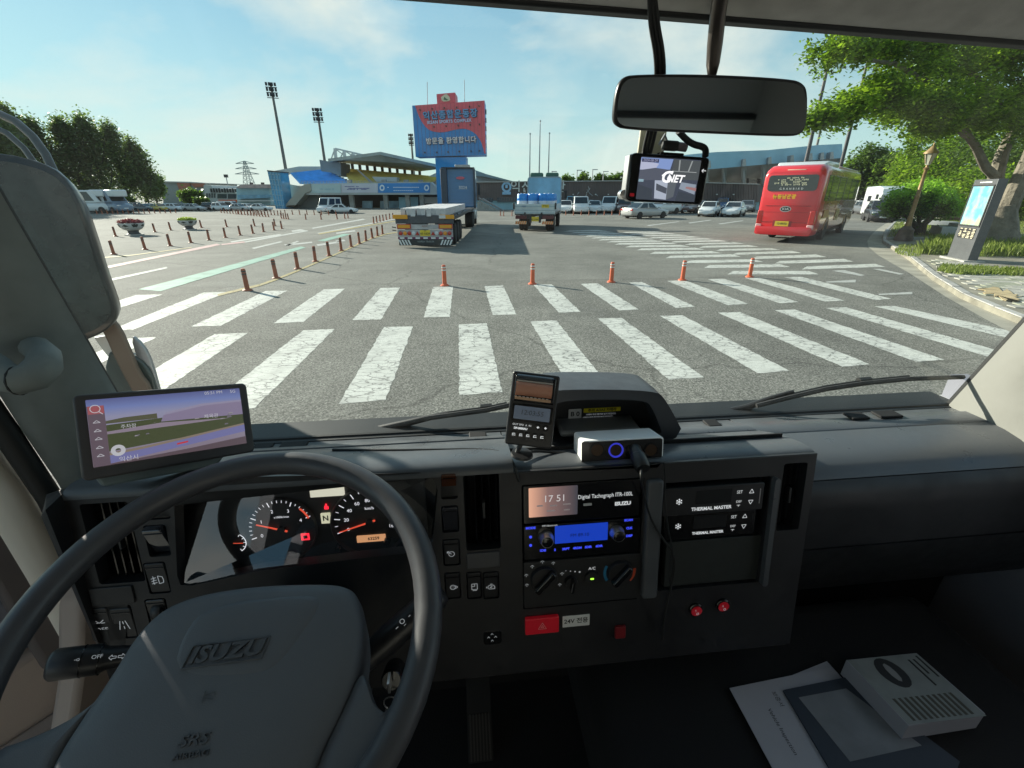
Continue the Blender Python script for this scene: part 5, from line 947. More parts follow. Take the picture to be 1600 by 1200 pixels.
# ------------------------------------------------------------------ football-shaped flower bowls
PET, PEY = leaf_mat('petal_red', (.16, .012, .03), (.30, .06, .10), .2), leaf_mat('leaf_lime', (.20, .28, .03), (.46, .50, .08), .3)
def bowl(px, py, label, fl, s):
    p = gp(px, py); t = thing('flower_bowl', label, 'planter', T(p.x, p.y, 0) @ Matrix.Scale(s, 4), 'football flower bowls')
    MB().lathe([(.001, 0), (.85, 0), (.82, .08), (.001, .1)], 24).build('plinth', CONC, t); MB().lathe([(.62, .08), (.48, .2), (.46, .38), (.6, .52)], 24).build('stem', mat('stem_dark', (.05, .055, .06), .6), t)
    MB().lathe([(.5, .44), (.78, .56), (1.0, .78), (1.1, 1.05), (1.11, 1.16), (1.04, 1.16), (1.0, 1.0), (.001, .95)], 32).build('bowl', mat('bowl_white', (.50, .52, .51), .5, var=(3, .12)), t)
    def on(a, z):
        zs = [(.44, .5), (.56, .78), (.78, 1.0), (1.05, 1.1), (1.16, 1.11)]; i = max(k for k in range(4) if zs[k][0] <= z + 1e-6); f = min(1, (z - zs[i][0]) / (zs[i + 1][0] - zs[i][0])); r = zs[i][1] + (zs[i + 1][1] - zs[i][1]) * f + .012; return Vector((r * math.cos(a), r * math.sin(a), z))
    for k in range(8):
        a0 = k * math.pi / 4 + .15; z0 = .84 if k % 2 == 0 else .98; rr = .23; mb = MB(); pts = [(a0 + math.sin(q * 1.2566) * rr / 1.0 * 1.25, min(1.15, max(.46, z0 + math.cos(q * 1.2566) * rr))) for q in range(5)]
        c = on(a0, z0); vs = [c] + [on(*q) for q in pts]; mb.add(vs, [(0, 1 + q, 1 + (q + 1) % 5) for q in range(5)]); vi = [v - Vector((v.x, v.y, 0)).normalized() * .02 for v in vs]; mb.add(vi, [(0, 1 + (q + 1) % 5, 1 + q) for q in range(5)]); mb.build('black_patch', mat('patch_black', (.03, .04, .035), .5), t, smooth=0)
    r_ = random.Random(int(px)); cs = [((math.cos(a) * q, math.sin(a) * q, 1.22 + .22 * (1 - q) + r_.uniform(0, .1)), r_.random()) for a, q in [(r_.uniform(0, 6.28), r_.random() ** .5 * 1.02) for _ in range(160)]]
    crown_mesh('flowers', t, fl, cs, 26, .06, .055, int(px), .8)
bowl(210, 367, 'football-shaped bowl of dark red flowers', PET, .56); bowl(296, 358.5, 'football-shaped bowl of yellow-green plants', PEY, .50)
# ------------------------------------------------------------------ brass lamp post and information board
p = gp(1411, 376, .12); t = thing('ornate_lamp_post', 'ornate brass-coloured lamp post with a lantern before the round pine', 'lamp post', T(*p))
BR = mat('old_brass', (.30, .20, .095), .5, .35, var=(6, .3)); hh = yp(1457, 222, p.y).z - p.z
k = hh / 4.6
MB().lathe([(.001, 0), (.36, 0), (.37, .1), (.30, .35), (.30, .5), (.20, .58), (.15, .66)], 20).build('base', mat('base_brown', (.13, .09, .07), .7, var=(6, .3)), t)
MB().lathe([(.14, .6), (.10, 1.0), (.115, 1.05), (.09, 1.1), (.085, 1.9), (.105, 1.95), (.08, 2.0), (.065, 3.35 * k), (.10, 3.4 * k), (.12, 3.45 * k), (.06, 3.5 * k), (.05, 3.62 * k)], 18).build('shaft', BR, t)
lt = MB().lathe([(.10, 3.6 * k), (.11, 3.66 * k), (.23, 4.1 * k), (.24, 4.12 * k)], 6).build('lantern', mat('lantern_glass', (.55, .55, .46), .2), t)
for a in range(6): MB().tube([(.11 * math.cos(a * 1.047), .11 * math.sin(a * 1.047), 3.66 * k), (.24 * math.cos(a * 1.047), .24 * math.sin(a * 1.047), 4.1 * k)], .014, 5).build('lantern_bar', BR, lt)
MB().lathe([(.29, 4.1 * k), (.28, 4.15 * k), (.12, 4.33 * k), (.09, 4.4 * k), (.03, 4.46 * k), (.04, 4.52 * k), (.001, 4.62 * k)], 12).build('lantern_cap', BR, t)
b0 = gp(1479, 402, .13); b1 = gp(1511, 409, .13); dx = (b1 - b0); wd = dx.length; ang = math.atan2(dx.y, dx.x); ht = yp(1540, 281, b0.y).z - .13
t = thing('information_board', 'dark grey information board with a blue map and small notices', 'information board', T(*b0) @ RZ(ang))
DG = mat('board_grey', (.075, .08, .085), .5, var=(3, .12)); w_ = wd; dp = .26
MB().box((w_ / 2, dp / 2, ht / 2), (w_, dp, ht)).build('case', DG, t, bevel=.012)
MB().box((w_ / 2, dp / 2, .0), (w_ + .25, dp + .3, .08)).build('footing', CONC, t)
fr_ = MB(); fr_.plate([(.04, ht * .43), (w_ - .03, ht * .43), (w_ - .03, ht * .935), (.04, ht * .935)], [[(.085, ht * .445), (w_ - .075, ht * .445), (w_ - .075, ht * .92), (.085, ht * .92)]], 0, .025); fr_.v = [basis((0, -.002, 0), (1, 0, 0), (0, 0, 1)) @ v for v in fr_.v]; fr_.build('map_frame', DMET, t)
def mapmat():
    m = bpy.data.materials.new('map_print'); m.use_nodes = True; q = m.node_tree; bb = q.nodes['Principled BSDF']; bb.inputs['Roughness'].default_value = .2
    co = N(q, 'ShaderNodeTexCoord'); n = N(q, 'ShaderNodeTexNoise'); n.inputs['Scale'].default_value = 2.2; n.inputs['Detail'].default_value = 5; L(q, co.outputs['Object'], n.inputs['Vector']); c = N(q, 'ShaderNodeValToRGB'); e = c.color_ramp.elements; e[0].position = .42; e[0].color = (.13, .36, .50, 1); e[1].position = .62; e[1].color = (.40, .46, .30, 1); k_ = e.new(.52); k_.color = (.26, .46, .50, 1); L(q, n.outputs['Fac'], c.inputs['Fac']); L(q, c.outputs[0], bb.inputs['Base Color']); return m
MB().box((w_ / 2, -.008, ht * .683), (w_ - .17, .012, ht * .47)).build('map', mapmat(), t)
MB().box((w_ * .55, -.006, ht * .965), (w_ * .5, .012, ht * .012)).build('heading_print', WPLATE, t)
nt = MB().box((w_ * .52, -.006, ht * .345), (w_ * .72, .012, ht * .13)).build('notice_panel', INK, t); mb = MB()
for r_ in range(7):
    for c_ in range(4):
        if rnd.random() < .85: mb.box((w_ * (.24 + c_ * .19), -.014, ht * (.29 + r_ * .018)), (w_ * rnd.uniform(.07, .15), .004, ht * .009))
mb.build('notice_print', mat('notice_cream', (.62, .56, .40), .5), nt, smooth=0)['kind'] = 'stuff'
# ------------------------------------------------------------------ rocks, steps and planting edge on the right
RK = mat('rock_brown', (.30, .20, .14), .9, bump=(4, .8, .08), var=(1.6, .35))
def rock(px, py, s, sx, label, m=RK):
    p = gp(px, py, .1); mb = MB(); bm = bmesh.new(); bmesh.ops.create_icosphere(bm, subdivisions=3, radius=1); r_ = random.Random(int(px * 7)); ks = [(Vector((r_.gauss(0, 1), r_.gauss(0, 1), r_.gauss(0, 1))).normalized(), r_.uniform(.62, .92)) for _ in range(14)]
    for v in bm.verts:
        for n, d_ in ks:
            e = v.co.dot(n) - d_
            if e > 0: v.co -= n * e
        v.co += v.co * r_.uniform(-.02, .02); v.co.x *= s * sx; v.co.y *= s; v.co.z *= s * .75
    mb.v = [v.co.copy() for v in bm.verts]; mb.f = [tuple(v.index for v in f.verts) for f in bm.faces]; mb.mi = [0] * len(mb.f); bm.free()
    o_ = mb.build('rock', m, None, T(p.x, p.y, s * .35), smooth=25); tag(o_, label, 'rock', 'rocks in the planted bank')
for q in [(1500, 345, 1.1, 1.4, 'brown rock left of the information board'), (1522, 342, .9, 1.2, 'pale brown rock behind the board edge'), (1530, 325, 1.6, 1.5, 'large reddish rock above the round pine'), (1560, 322, 1.5, 1.3, 'reddish rock behind the tree trunk'), (1592, 345, 1.4, 1.2, 'brown rock right of the big trunk'), (1610, 322, 1.8, 1.4, 'big rock at the far right edge'), (1480, 322, 1.2, 1.6, 'rock behind the top of the round pine')]: rock(*q)
p = gp(1500, 369, .12); t = thing('concrete_steps', 'grey stepped concrete block beside the information board', 'steps', T(p.x, p.y, .1) @ RZ(R(-25)))
for k in range(3): MB().box((k * .35, 0, .25 + k * .27), (2.2 - k * .7, 1.6, .5 if k == 0 else .27)).build('step', mat('step_stone', (.40, .42, .42), .75, bump=(40, .3), var=(3, .12)), t, bevel=.02)
p = gp(1456, 352, .12); o_ = MB().lathe([(.001, 0), (1.5, 0), (1.6, .12), (1.3, .3), (.001, .34)], 26).build('stone_table', CONC, None, T(p.x, p.y, .1)); tag(o_, 'low round pale stone slab behind the round pine', 'stone slab')
p = gp(1577, 372, .12); o_ = MB().box((0, 0, .22), (3.4, .5, .3)).build('stone_bench', mat('bench_stone', (.5, .51, .5), .7, var=(3, .1)), None, T(p.x + 1.2, p.y + 3, .1) @ RZ(R(-20)), bevel=.04); tag(o_, 'pale stone bench behind the big tree', 'bench')
p = gp(1598, 383, .12); o_ = MB().lathe([(.001, 0), (.2, 0), (.18, .1), (.14, .7), (.12, .9), (.001, .95)], 12).build('tree_stump', BARK, None, T(p.x + .4, p.y, .1) @ RY(.12)); tag(o_, 'thin brown trunk stub at the right edge behind the grass', 'stump')
o_ = MB().prism([(q.x, q.y) for q in [gp(*a, .1) for a in [(1386, 371), (1398, 350), (1480, 340), (1660, 345), (1660, 372), (1500, 371)]]], .1, .135).build('planting_bed', mat('bed_soil', (.12, .13, .05), .95, bump=(20, .6), var=(2, .3)), None, smooth=0, kind='structure')
mb = MB(); mb.tube([gp(1386, 372.5, .18), gp(1480, 372.5, .18), gp(1640, 374, .18)], .09, 4); o_ = mb.build('bed_edging', mat('edging_stone', (.26, .27, .27), .8, var=(3, .2)), None, smooth=0, kind='structure')
sandm = mat('sand_patch', (.40, .31, .17), .95, bump=(30, .4), var=(5, .3)); r_ = random.Random(3); P_ = [gp(1566 + 36 * math.cos(a * .175) * r_.uniform(.5, 1.15), 460 + 8 * math.sin(a * .175) * r_.uniform(.4, 1.2) + 8 * math.cos(a * .175), kz + .004) for a in range(36)]
MB().prism([(q.x, q.y) for q in P_], kz + .0, kz + .012).build('spilled_sand', sandm, None, smooth=0, kind='structure')
# ================================================================== the cab the picture is taken from (x right, y ahead, z up from the eye)
DD = mat('dash_dark', (.017, .018, .020), .5, bump=(900, .22, .0006), var=(9, .12)); DT = mat('dash_top_skylit', (.085, .092, .10), .36, bump=(900, .25, .0006), var=(7, .12)); DP = mat('dash_panel', (.020, .020, .022), .46, bump=(900, .2, .0005))  # DT: lighter, bluer dash plastic, the sky highlight put into its colour
GB = mat('gloss_black', (.010, .010, .011), .18, coat=.3); VOID = mat('void_black', (.006, .006, .007), .8); SWM = mat('switch_plastic', (.022, .022, .024), .38); ICON = mat('icon_print', (.62, .64, .66), .5, emit=((.7, .75, .8), .10)); WINK = mat('glow_print', (.8, .8, .8), .5, emit=((.85, .88, .9), .22))  # WINK: glow added so the unit lettering reads brighter
LINER = mat('headliner_cloth', (.52, .51, .48), .95, bump=(1400, .5, .001), var=(30, .12)); PILL = mat('pillar_trim_grey', (.20, .222, .212), .75, bump=(900, .35, .0008), var=(20, .1)); PILR = mat('pillar_trim_cream', (.19, .19, .172), .75, bump=(900, .3, .0008))
SEAL = mat('rubber_seal', (.010, .011, .011), .55); BODYW = mat('body_cream_white', (.80, .76, .68), .35, coat=.4); DOORG = mat('door_trim', (.20, .205, .245), .7, bump=(700, .3, .0008)); KICK = mat('kick_panel_sun_tint', (.46, .38, .335), .8, bump=(700, .3, .0008)); CARP = mat('floor_mat', (.014, .014, .016), .95, bump=(300, .6, .003))  # KICK: brown tint carries reflected sunlight in its colour
RIMM = mat('wheel_rim_vinyl', (.060, .060, .066), .38, bump=(1100, .35, .0006)); PADM = mat('airbag_cover', (.105, .112, .122), .55, bump=(1000, .35, .0006)); WG = glass_mat('windscreen_glass', (.96, .985, .97), .5, .0025); LENS = glass_mat('lens_clear', (.92, .94, .95), 3.8)
FD = Frame((0, .585, -.42), (1, 0, 0), (0, .17, .985))
cab = thing('lorry_cab', 'lorry cab interior shell with wide windscreen, grey left pillar and cream right pillar', 'lorry cab', TM)
gl = [Vector((-.56, .615, .225)), Vector((1.12, .627, .19)), Vector((1.15, .855, -.468)), Vector((-.645, .855, -.468))]
gn = Vector((0, .94, .33)).normalized() * .005
MB().hexa(gl, [p + gn for p in gl]).build('windscreen', WG, cab, smooth=0)
MB().tube(gl, .0075, 8, closed=True).build('windscreen_seal', SEAL, cab)
# roof lining and header
mb = MB(); prof = [(.66, .215), (.625, .192), (.595, .190), (.575, .196), (.55, .212), (.50, .232), (.40, .245), (.2, .26), (-.8, .27), (-.8, .33), (.66, .33)]
mb.rings([[(x, y, z + (.006 - .030 * x if z < .3 and y > .3 else 0)) for y, z in prof] for x in (-.78, -.3, .3, .8, 1.24)]); mb.build('roof_lining', LINER, cab)
MB().box((0, 0, 0), (1.9, .02, .012), M=T(.25, .612, .1905) @ RY(R(1.72))).build('header_trim', SEAL, cab, bevel=.004)
MB().box((.88, .475, .226), (.50, .09, .02)).build('overhead_panel', LINER, cab, bevel=.01, seg=3)
def glz(side, z):
    f = (z + .468) / .678; a, b = (gl[3], gl[0]) if side < 0 else (gl[2], gl[1]); return a.lerp(b, f)
# left pillar: from the windscreen edge round to the door opening
rs = []
for z, dx, dy, bx in ((-.50, -.685, .705, .0), (-.44, -.687, .703, .0), (-.34, -.694, .695, .004), (-.246, -.70, .690, .008), (-.1, -.71, .655, .012), (.05, -.715, .60, .012), (.25, -.72, .53, .01)):
    g_ = glz(-1, z); d = Vector((dx, dy, z)); m_ = g_.lerp(d, .45) + Vector((bx + .018, -.02, 0)); m2 = g_.lerp(d, .8) + Vector((bx + .012, -.012, 0))
    rs.append([g_ + Vector((.006, -.004, 0)), g_.lerp(d, .12) + Vector((.012, -.006, 0)), m_, m2, d, d + Vector((-.03, .03, 0)), g_ + Vector((-.04, .03, 0))])
mb = MB(); mb.rings(rs); mb.build('left_pillar', PILL, cab, smooth=60)
mb = MB(); pth = [Vector((-.706, .700, -.70)), Vector((-.703, .697, -.47)), Vector((-.712, .690, -.34)), Vector((-.722, .682, -.22)), Vector((-.732, .645, -.08)), Vector((-.738, .585, .07)), Vector((-.74, .50, .25))]
mb.tube(pth, .016, 10); mb.build('door_seal', SEAL, cab)
mb = MB(); rs = []
for p_ in [Vector((-.722, .690, -.95)), Vector((-.722, .690, -.60)), Vector((-.724, .688, -.44)), Vector((-.735, .678, -.34)), Vector((-.748, .672, -.22)), Vector((-.76, .635, -.08)), Vector((-.765, .575, .07)), Vector((-.768, .49, .26))]:
    rs.append([p_, p_ + Vector((-.012, -.028, 0)), p_ + Vector((-.034, -.034, 0)), p_ + Vector((-.05, .02, 0)), p_ + Vector((-.02, .05, 0))])
mb.rings(rs); mb.build('door_opening_frame', BODYW, cab, smooth=60)
# right pillar
rs = []
for z, k in ((-.50, 1.0), (-.46, .9), (-.40, .62), (-.30, .45), (-.1, .38), (.22, .34)):
    g_ = glz(1, z); d = Vector((1.20 - .02 * k, .84 - .42 * k, z)); m_ = g_.lerp(d, .5) + Vector((-.035 - .05 * k, -.02, 0))
    rs.append([g_ + Vector((-.006, -.004, 0)), g_.lerp(m_, .5) + Vector((-.012, -.012, 0)), m_, m_.lerp(d, .5) + Vector((-.02, -.02, 0)), d, d + Vector((.08, 0, 0)), g_ + Vector((.08, .04, 0))])
mb = MB(); mb.rings(rs); mb.build('right_pillar', PILR, cab, smooth=60)
# shell behind and below: rear wall, right door, floor, front panel, lower left panel
MB().box((.25, -.82, -.42), (2.0, .04, 1.5)).build('rear_wall', mat('rear_trim', (.36, .36, .345), .9), cab); MB().box((.25, -.785, -.178), (2.0, .03, .020)).build('rear_rail', SEAL, cab); MB().box((.25, -.79, -.30), (2.0, .02, .225)).build('rear_panel', mat('rear_cream', (.75, .74, .68), .85), cab)
MB().box((1.27, .05, -.80), (.05, 1.8, .74)).build('right_door_panel', DOORG, cab); MB().box((1.27, -.55, .05), (.05, .5, 1.0)).build('right_rear_post', MATS['rear_trim'], cab)
MB().box((-.76, -.62, -.4), (.05, .42, 1.4)).build('left_rear_post', DOORG, cab)
MB().box((.25, 0, -1.18), (2.05, 1.75, .05)).build('floor', CARP, cab)
MB().box((.25, .93, -.84), (2.0, .05, .70)).build('front_panel', mat('cab_outer_white', (.6, .6, .58), .3), cab); MB().box((.25, .885, -.475), (1.86, .09, .02)).build('cowl', SEAL, cab)
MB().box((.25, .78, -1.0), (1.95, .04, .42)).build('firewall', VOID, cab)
for y0, y1, z0 in ((.2, .74, -.52),):
    mb = MB(); mb.prism([(-.35, -1.16), (.74, -1.16), (.74, -.62), (.66, -.66), (.60, -.78), (.48, -.94), (.2, -1.0), (-.35, -1.0)], 0, .04, M=basis((-.735, 0, 0), (0, 1, 0), (0, 0, 1))); mb.build('lower_side_panel', KICK, cab, bevel=.01)
# the open driver's door
dr = thing('driver_door', 'open driver door with dark grey frame and window', 'door', TM @ T(-.775, .70, 0) @ RZ(R(-34)))
MB().box((-.02, -.45, -.62), (.05, .9, .27)).build('upper_panel', DOORG, dr, bevel=.012); MB().box((-.015, -.45, -.96), (.06, .9, .40)).build('lower_panel', KICK, dr, bevel=.012); MB().prism([(.06, -1.14), (.84, -1.14), (.84, -.90), (.45, -.86), (.2, -.92), (.06, -1.0)], 0, .05, M=basis((.012, -.9, 0), (0, 1, 0), (0, 0, 1))).build('door_pocket', KICK, dr, bevel=.012); mb = MB()
for r_ in range(8):
    for c_ in range(6): mb.box((.064, -.62 + c_ * .03 + r_ * .004, -1.09 + r_ * .014), (.004, .023, .006))
mb.build('speaker_slots', VOID, dr, smooth=0)['kind'] = 'stuff'; MB().box((-.0, -.45, -.485), (.06, .9, .04)).build('sill_trim', SEAL, dr, bevel=.008)
MB().tube([(-.01, -.012, -.50), (-.012, -.015, -.20), (-.012, -.10, .16), (-.012, -.25, .24), (-.012, -.85, .24), (-.012, -.9, -.5)], .024, 8).build('window_frame', mat('door_frame_brown', (.13, .112, .11), .6), dr)
MB().box((.02, -.03, -.55), (.035, .06, .5)).build('edge_trim', MATS['door_frame_brown'], dr, bevel=.01)
MB().box((-.012, -.47, -.14), (.004, .84, .72)).build('window', WG, dr)
# grab handle on the left pillar
gh = thing('grab_handle', 'grey grab handle on the left windscreen pillar', 'handle', TM)
hp = [td(q[0], q[1], q[2]) for q in ((-40, 585, .60), (-8, 572, .60), (8, 590, .592), (30, 594, .592), (52, 588, .60), (68, 572, .61), (70, 556, .63), (58, 544, .655), (40, 540, .69))]
MB().tube(hp, [.016, .018, .0195, .020, .0205, .020, .018, .017, .015], 12).build('grip', PILL, gh, smooth=80)
MB().tube([hp[3] + Vector((.0, -.0005, 0)), hp[3] + Vector((.0018, -.0005, 0))], .0203, 12).build('joint', SEAL, gh)
hb = td(52, 540, .735); mb = MB(); mb.prism(rrect(-.045, -.05, .045, .05, .02), 0, .004, M=basis(hb, tray(60, 540).cross(Vector((0, .3, 1))).normalized() * 1, Vector((.05, .3, 1)))); mb.build('recess_shade', mat('pillar_recess_shade', (.05, .058, .054), .8), gh, smooth=0)  # flat dark plate, painting the shade of a hollow behind the grip
# ------------------------------------------------------------------ dashboard
dash = thing('dashboard', 'dark grey moulded dashboard with vents, switch blanks and a ribbed windscreen edge', 'dashboard', TM)
def D(mb, name, m, parent=dash, c=0.0, **k):      # geometry given in the face-plane frame
    M = FD.M @ T(0, 0, c); mb.v = [M @ v for v in mb.v]; return mb.build(name, m, parent, **k)
RX4 = lambda x0, y0, x1, y1, r=.004, c=0.0: rrect(*FD.rect(x0, y0, x1, y1, c), r)
cl_px = [(272, 790), (284, 765), (312, 752), (400, 745), (600, 740), (655, 738), (676, 746), (684, 766), (676, 846), (660, 862), (560, 873), (400, 893), (300, 915), (282, 914), (277, 900)]
HOLE = dict(lv=RX4(139, 785, 214, 912), s0=RX4(228, 768, 263, 812), s1=RX4(228, 820, 263, 870), s2=RX4(228, 878, 263, 928), s3=RX4(229, 935, 263, 976), ld=RX4(138, 947, 211, 1000),
            cl=[FD.px(*q) for q in cl_px][::-1], r1=RX4(688, 738, 715, 780), r2=RX4(690, 790, 717, 832), r3=RX4(692, 842, 719, 884), r4=RX4(695, 894, 720, 936), r5=RX4(729, 893, 753, 936), r6=RX4(754.5, 893, 780, 936),
            cv=RX4(726, 741, 781, 859), din=RX4(816, 752, 1001, 944, .003), th=RX4(1033, 750, 1194, 916, .003), rv=RX4(1219, 724, 1255, 828))
xl = FD.px(126, 880)[0]; xr = FD.px(1264, 800)[0]
mb = MB(); mb.plate([(xl, -.36), (xr, -.36), (xr, .02), (xl, .02)], list(HOLE.values()), -.022, 0); D(mb, 'fascia', DP, bevel=.0025, seg=2)
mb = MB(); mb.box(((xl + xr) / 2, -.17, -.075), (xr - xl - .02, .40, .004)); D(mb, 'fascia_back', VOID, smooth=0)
xs = FD.px(803, 740)[0]
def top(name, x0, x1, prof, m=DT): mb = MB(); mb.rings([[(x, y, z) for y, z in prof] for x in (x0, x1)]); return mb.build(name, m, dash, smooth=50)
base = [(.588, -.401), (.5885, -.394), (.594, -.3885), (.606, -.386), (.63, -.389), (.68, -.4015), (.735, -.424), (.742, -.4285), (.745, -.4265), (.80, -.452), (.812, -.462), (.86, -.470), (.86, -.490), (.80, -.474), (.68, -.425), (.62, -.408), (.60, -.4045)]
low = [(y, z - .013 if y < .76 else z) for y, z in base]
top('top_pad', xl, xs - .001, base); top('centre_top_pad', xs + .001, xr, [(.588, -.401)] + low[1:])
right = [(.6135, -.475), (.622, -.465), (.636, -.457), (.665, -.450), (.70, -.447), (.735, -.4475), (.737, -.450), (.74, -.4475), (.80, -.455), (.812, -.462), (.86, -.469), (.86, -.49), (.70, -.478), (.63, -.482)]
mb = MB(); prf = [(.592, -.615), (.594, -.53), (.597, -.50), (.604, -.483), (.6125, -.4765), (.63, -.484), (.66, -.615)]; mb.rings([[(x, y, z) for y, z in prf] for x in (xr + .004, 1.235)]); mb.build('passenger_panel', DD, dash, smooth=50)
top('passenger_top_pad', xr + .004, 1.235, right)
mb = MB(); pr2 = [(.592, -.619), (.594, -.63), (.612, -.70), (.65, -.79), (.72, -.86), (.78, -.86), (.78, -.619)]; mb.rings([[(x, y, z) for y, z in pr2] for x in (xr + .004, 1.245)]); mb.build('glove_panel', DD, dash, smooth=50)
mb = MB(); mb.rings([[(x, y, z) for y, z in ((.525, -.776), (.53, -.785), (.58, -.84), (.66, -.95), (.76, -1.0), (.76, -.74), (.55, -.76))] for x in (-.06, xr - .004)]); mb.build('lower_console', DD, dash, smooth=50)
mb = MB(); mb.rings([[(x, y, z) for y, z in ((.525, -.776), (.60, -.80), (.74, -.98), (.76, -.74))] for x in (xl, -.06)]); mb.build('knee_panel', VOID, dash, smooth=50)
sy = ty(126, 760, .58); mb = MB(); mb.rings([[(xl, .56, -.395), (xl, .60, -.39), (xl, .74, -.44), (xl, .74, -.80), (xl, .53, -.80)], [(xl - .03, .58, -.42), (xl - .05, .62, -.41), (xl - .05, .74, -.45), (xl - .05, .74, -.8), (xl - .03, .56, -.8)]]); mb.build('left_end', DP, dash, smooth=40)
# demister slots in the windscreen edge
def slot(x0, y0, x1, y1):
    a, b = ty(x0, (y0 + y1) / 2, .805), ty(x1, (y0 + y1) / 2, .805)
    mb = MB(); mb.box(((a.x + b.x) / 2, .795, -.4495), (b.x - a.x, .030, .006), M=None); mb.build('demister_slot', VOID, dash, bevel=.002)
for q in [(398, 690, 428, 700), (440, 690, 482, 697), (733, 680, 760, 687), (1098, 661, 1118, 667), (1318, 648, 1344, 652), (1362, 643, 1395, 651)]: slot(*q)
# upright ribs either side of the centre stack
for x0, y0, x1, y1 in ((1005, 748, 1029, 930), (1196, 745, 1204, 910)):
    a0, b0, a1, b1 = FD.rect(x0, y0, x1, y1); mb = MB(); mb.prism(rrect(a0, b0, a1, b1, .006), -.005, .010); D(mb, 'stack_rib', DT, bevel=.004, seg=3)
# vents
def vent(px, slats, name='air_vent'):
    a0, b0, a1, b1 = FD.rect(*px); v = D(MB().prism(rrect(a0, b0, a1, b1, .003), -.06, -.055), name, VOID, smooth=0)
    for k in range(slats):
        x = a0 + (a1 - a0) * (k + .9) / (slats + .8); mb = MB(); mb.box((0, 0, 0), (.0016, b1 - b0 - .004, .028)); mb.v = [T(x, (b0 + b1) / 2, -.026) @ RY(R(32)) @ p for p in mb.v]; D(mb, 'slat', GB, v, smooth=0)
    D(MB().box(((a0 * .45 + a1 * .55), (b0 + b1) / 2, -.012), (.004, .028, .012)), 'slider', SWM, v, bevel=.001)
    return v
vent((139, 785, 214, 912), 5); vent((726, 741, 781, 859), 4); vent((1219, 724, 1255, 828), 3)
def pad_(px, name, m, c0=0.0, c1=.003, r=.002, parent=dash): return D(MB().prism(rrect(*FD.rect(*px), r), c0, c1), name, m, parent, bevel=.0012)
pad_((142, 916, 211, 943), 'blank_panel', DP); pad_((729, 862, 781, 886), 'blank_panel', mat('blank_grey', (.06, .062, .068), .4, bump=(900, .3, .0005)))
# rocker switches with printed symbols
def icon_lines(kind):
    C_ = [[(math.cos(t * .3927) * .3, math.sin(t * .3927) * .3) for t in range(17)]]
    return {'fog': [[(.1, .4), (.45, .3), (.5, 0), (.45, -.3), (.1, -.4), (.1, .4)]] + [[(-.05, y), (-.5, y - .12)] for y in (.25, 0, -.25)] + [[(-.3, .4), (-.25, .1), (-.35, -.1), (-.3, -.45)]],
            'cruise': C_ + [[(0, 0), (-.45, .3)], [(-.45, .1), (-.45, .32), (-.22, .34)]], 'dpf': C_ + [[(.3, .2), (.55, 0), (.3, -.2)]] + [[(x, y), (x + .06, y)] for x in (-.15, 0, .12) for y in (-.1, .1)],
            'lane': [[(-.4, -.45), (-.2, .45)], [(.4, -.45), (.2, .45)], [(0, -.4), (0, -.1)], [(0, .1), (0, .4)]], 'cabl': [[(-.3, .45), (.35, .45), (.35, -.35), (-.3, -.35), (-.3, .45)], [(-.3, .1), (.05, .1), (.05, .4)], [(-.2, -.5), (.3, -.5)]],
            'engine': [[(-.35, .1), (-.2, .25), (.25, .25), (.4, .05), (.4, -.25), (-.2, -.25), (-.35, -.1), (-.35, .1)], [(-.1, .4), (.15, .4)], [(-.5, -.1), (-.5, .1)], [(-.15, 0), (0, -.12), (0, .1), (.15, 0)]],
            'off': [[(-.35, .5), (0, .2), (.35, .5)], [(-.4, .2), (-.1, .2)], [(.1, .2), (.4, .2)]], 'wheel': []}[kind]
def switch(px, kind=None, m=SWM, name='rocker_switch', tilt=4, word=None):
    a0, b0, a1, b1 = FD.rect(*px); w, h = a1 - a0 - .003, b1 - b0 - .003; M = FD.M @ T((a0 + a1) / 2, (b0 + b1) / 2, -.004) @ RX(R(tilt))
    mb = MB(M); mb.prism(rrect(-w / 2, -h / 2, w / 2, h / 2, .003), -.015, .004); s_ = mb.build(name, m, dash, bevel=.0012)
    mb = MB(M); mb.box((0, h * .36, .0045), (w * .9, .0012, .0014)); mb.build('ridge', GB, s_, smooth=0)
    if kind:
        mb = MB(M); q = min(w, h) * .62; strokes(mb, [[(x * q, y * q - h * .05) for x, y in pl] for pl in icon_lines(kind)], .0011, .0048); mb.build('symbol', ICON, s_, smooth=0)
    if word: text('symbol_word', word, h * .2, M @ T(0, -h * .22, .0048), ICON, s_)
    return s_
SKYG = mat('blank_gloss', (.03, .03, .035), .08, coat=1.0)
switch((228, 768, 263, 812), None, GB, 'switch_blank'); switch((228, 820, 263, 870), None, SKYG, 'switch_blank', 22); switch((228, 878, 263, 928), 'fog'); switch((138, 948, 175, 999), 'off', word='OFF'); switch((175, 948, 211, 999), 'lane')
lw = switch((229, 935, 263, 976), None, GB, 'levelling_dial'); a0, b0, a1, b1 = FD.rect(236, 938, 258, 974); mb = MB(FD.M @ T((a0 + a1) / 2, (b0 + b1) / 2, -.004) @ RY(R(90))); mb.lathe([(.012, -.007), (.0135, -.005), (.0135, .005), (.012, .007)], 18); mb.build('thumb_wheel', DP, lw)
switch((688, 738, 715, 780), None, mat('blank_amber', (.07, .022, .008), .1, coat=1.0), 'switch_blank', 12); switch((690, 790, 717, 832), None, SKYG, 'switch_blank', 10); switch((692, 842, 719, 884), 'cruise'); switch((695, 894, 720, 936), 'dpf'); switch((729, 893, 753, 936), 'cabl'); switch((754.5, 893, 780, 936), 'engine')
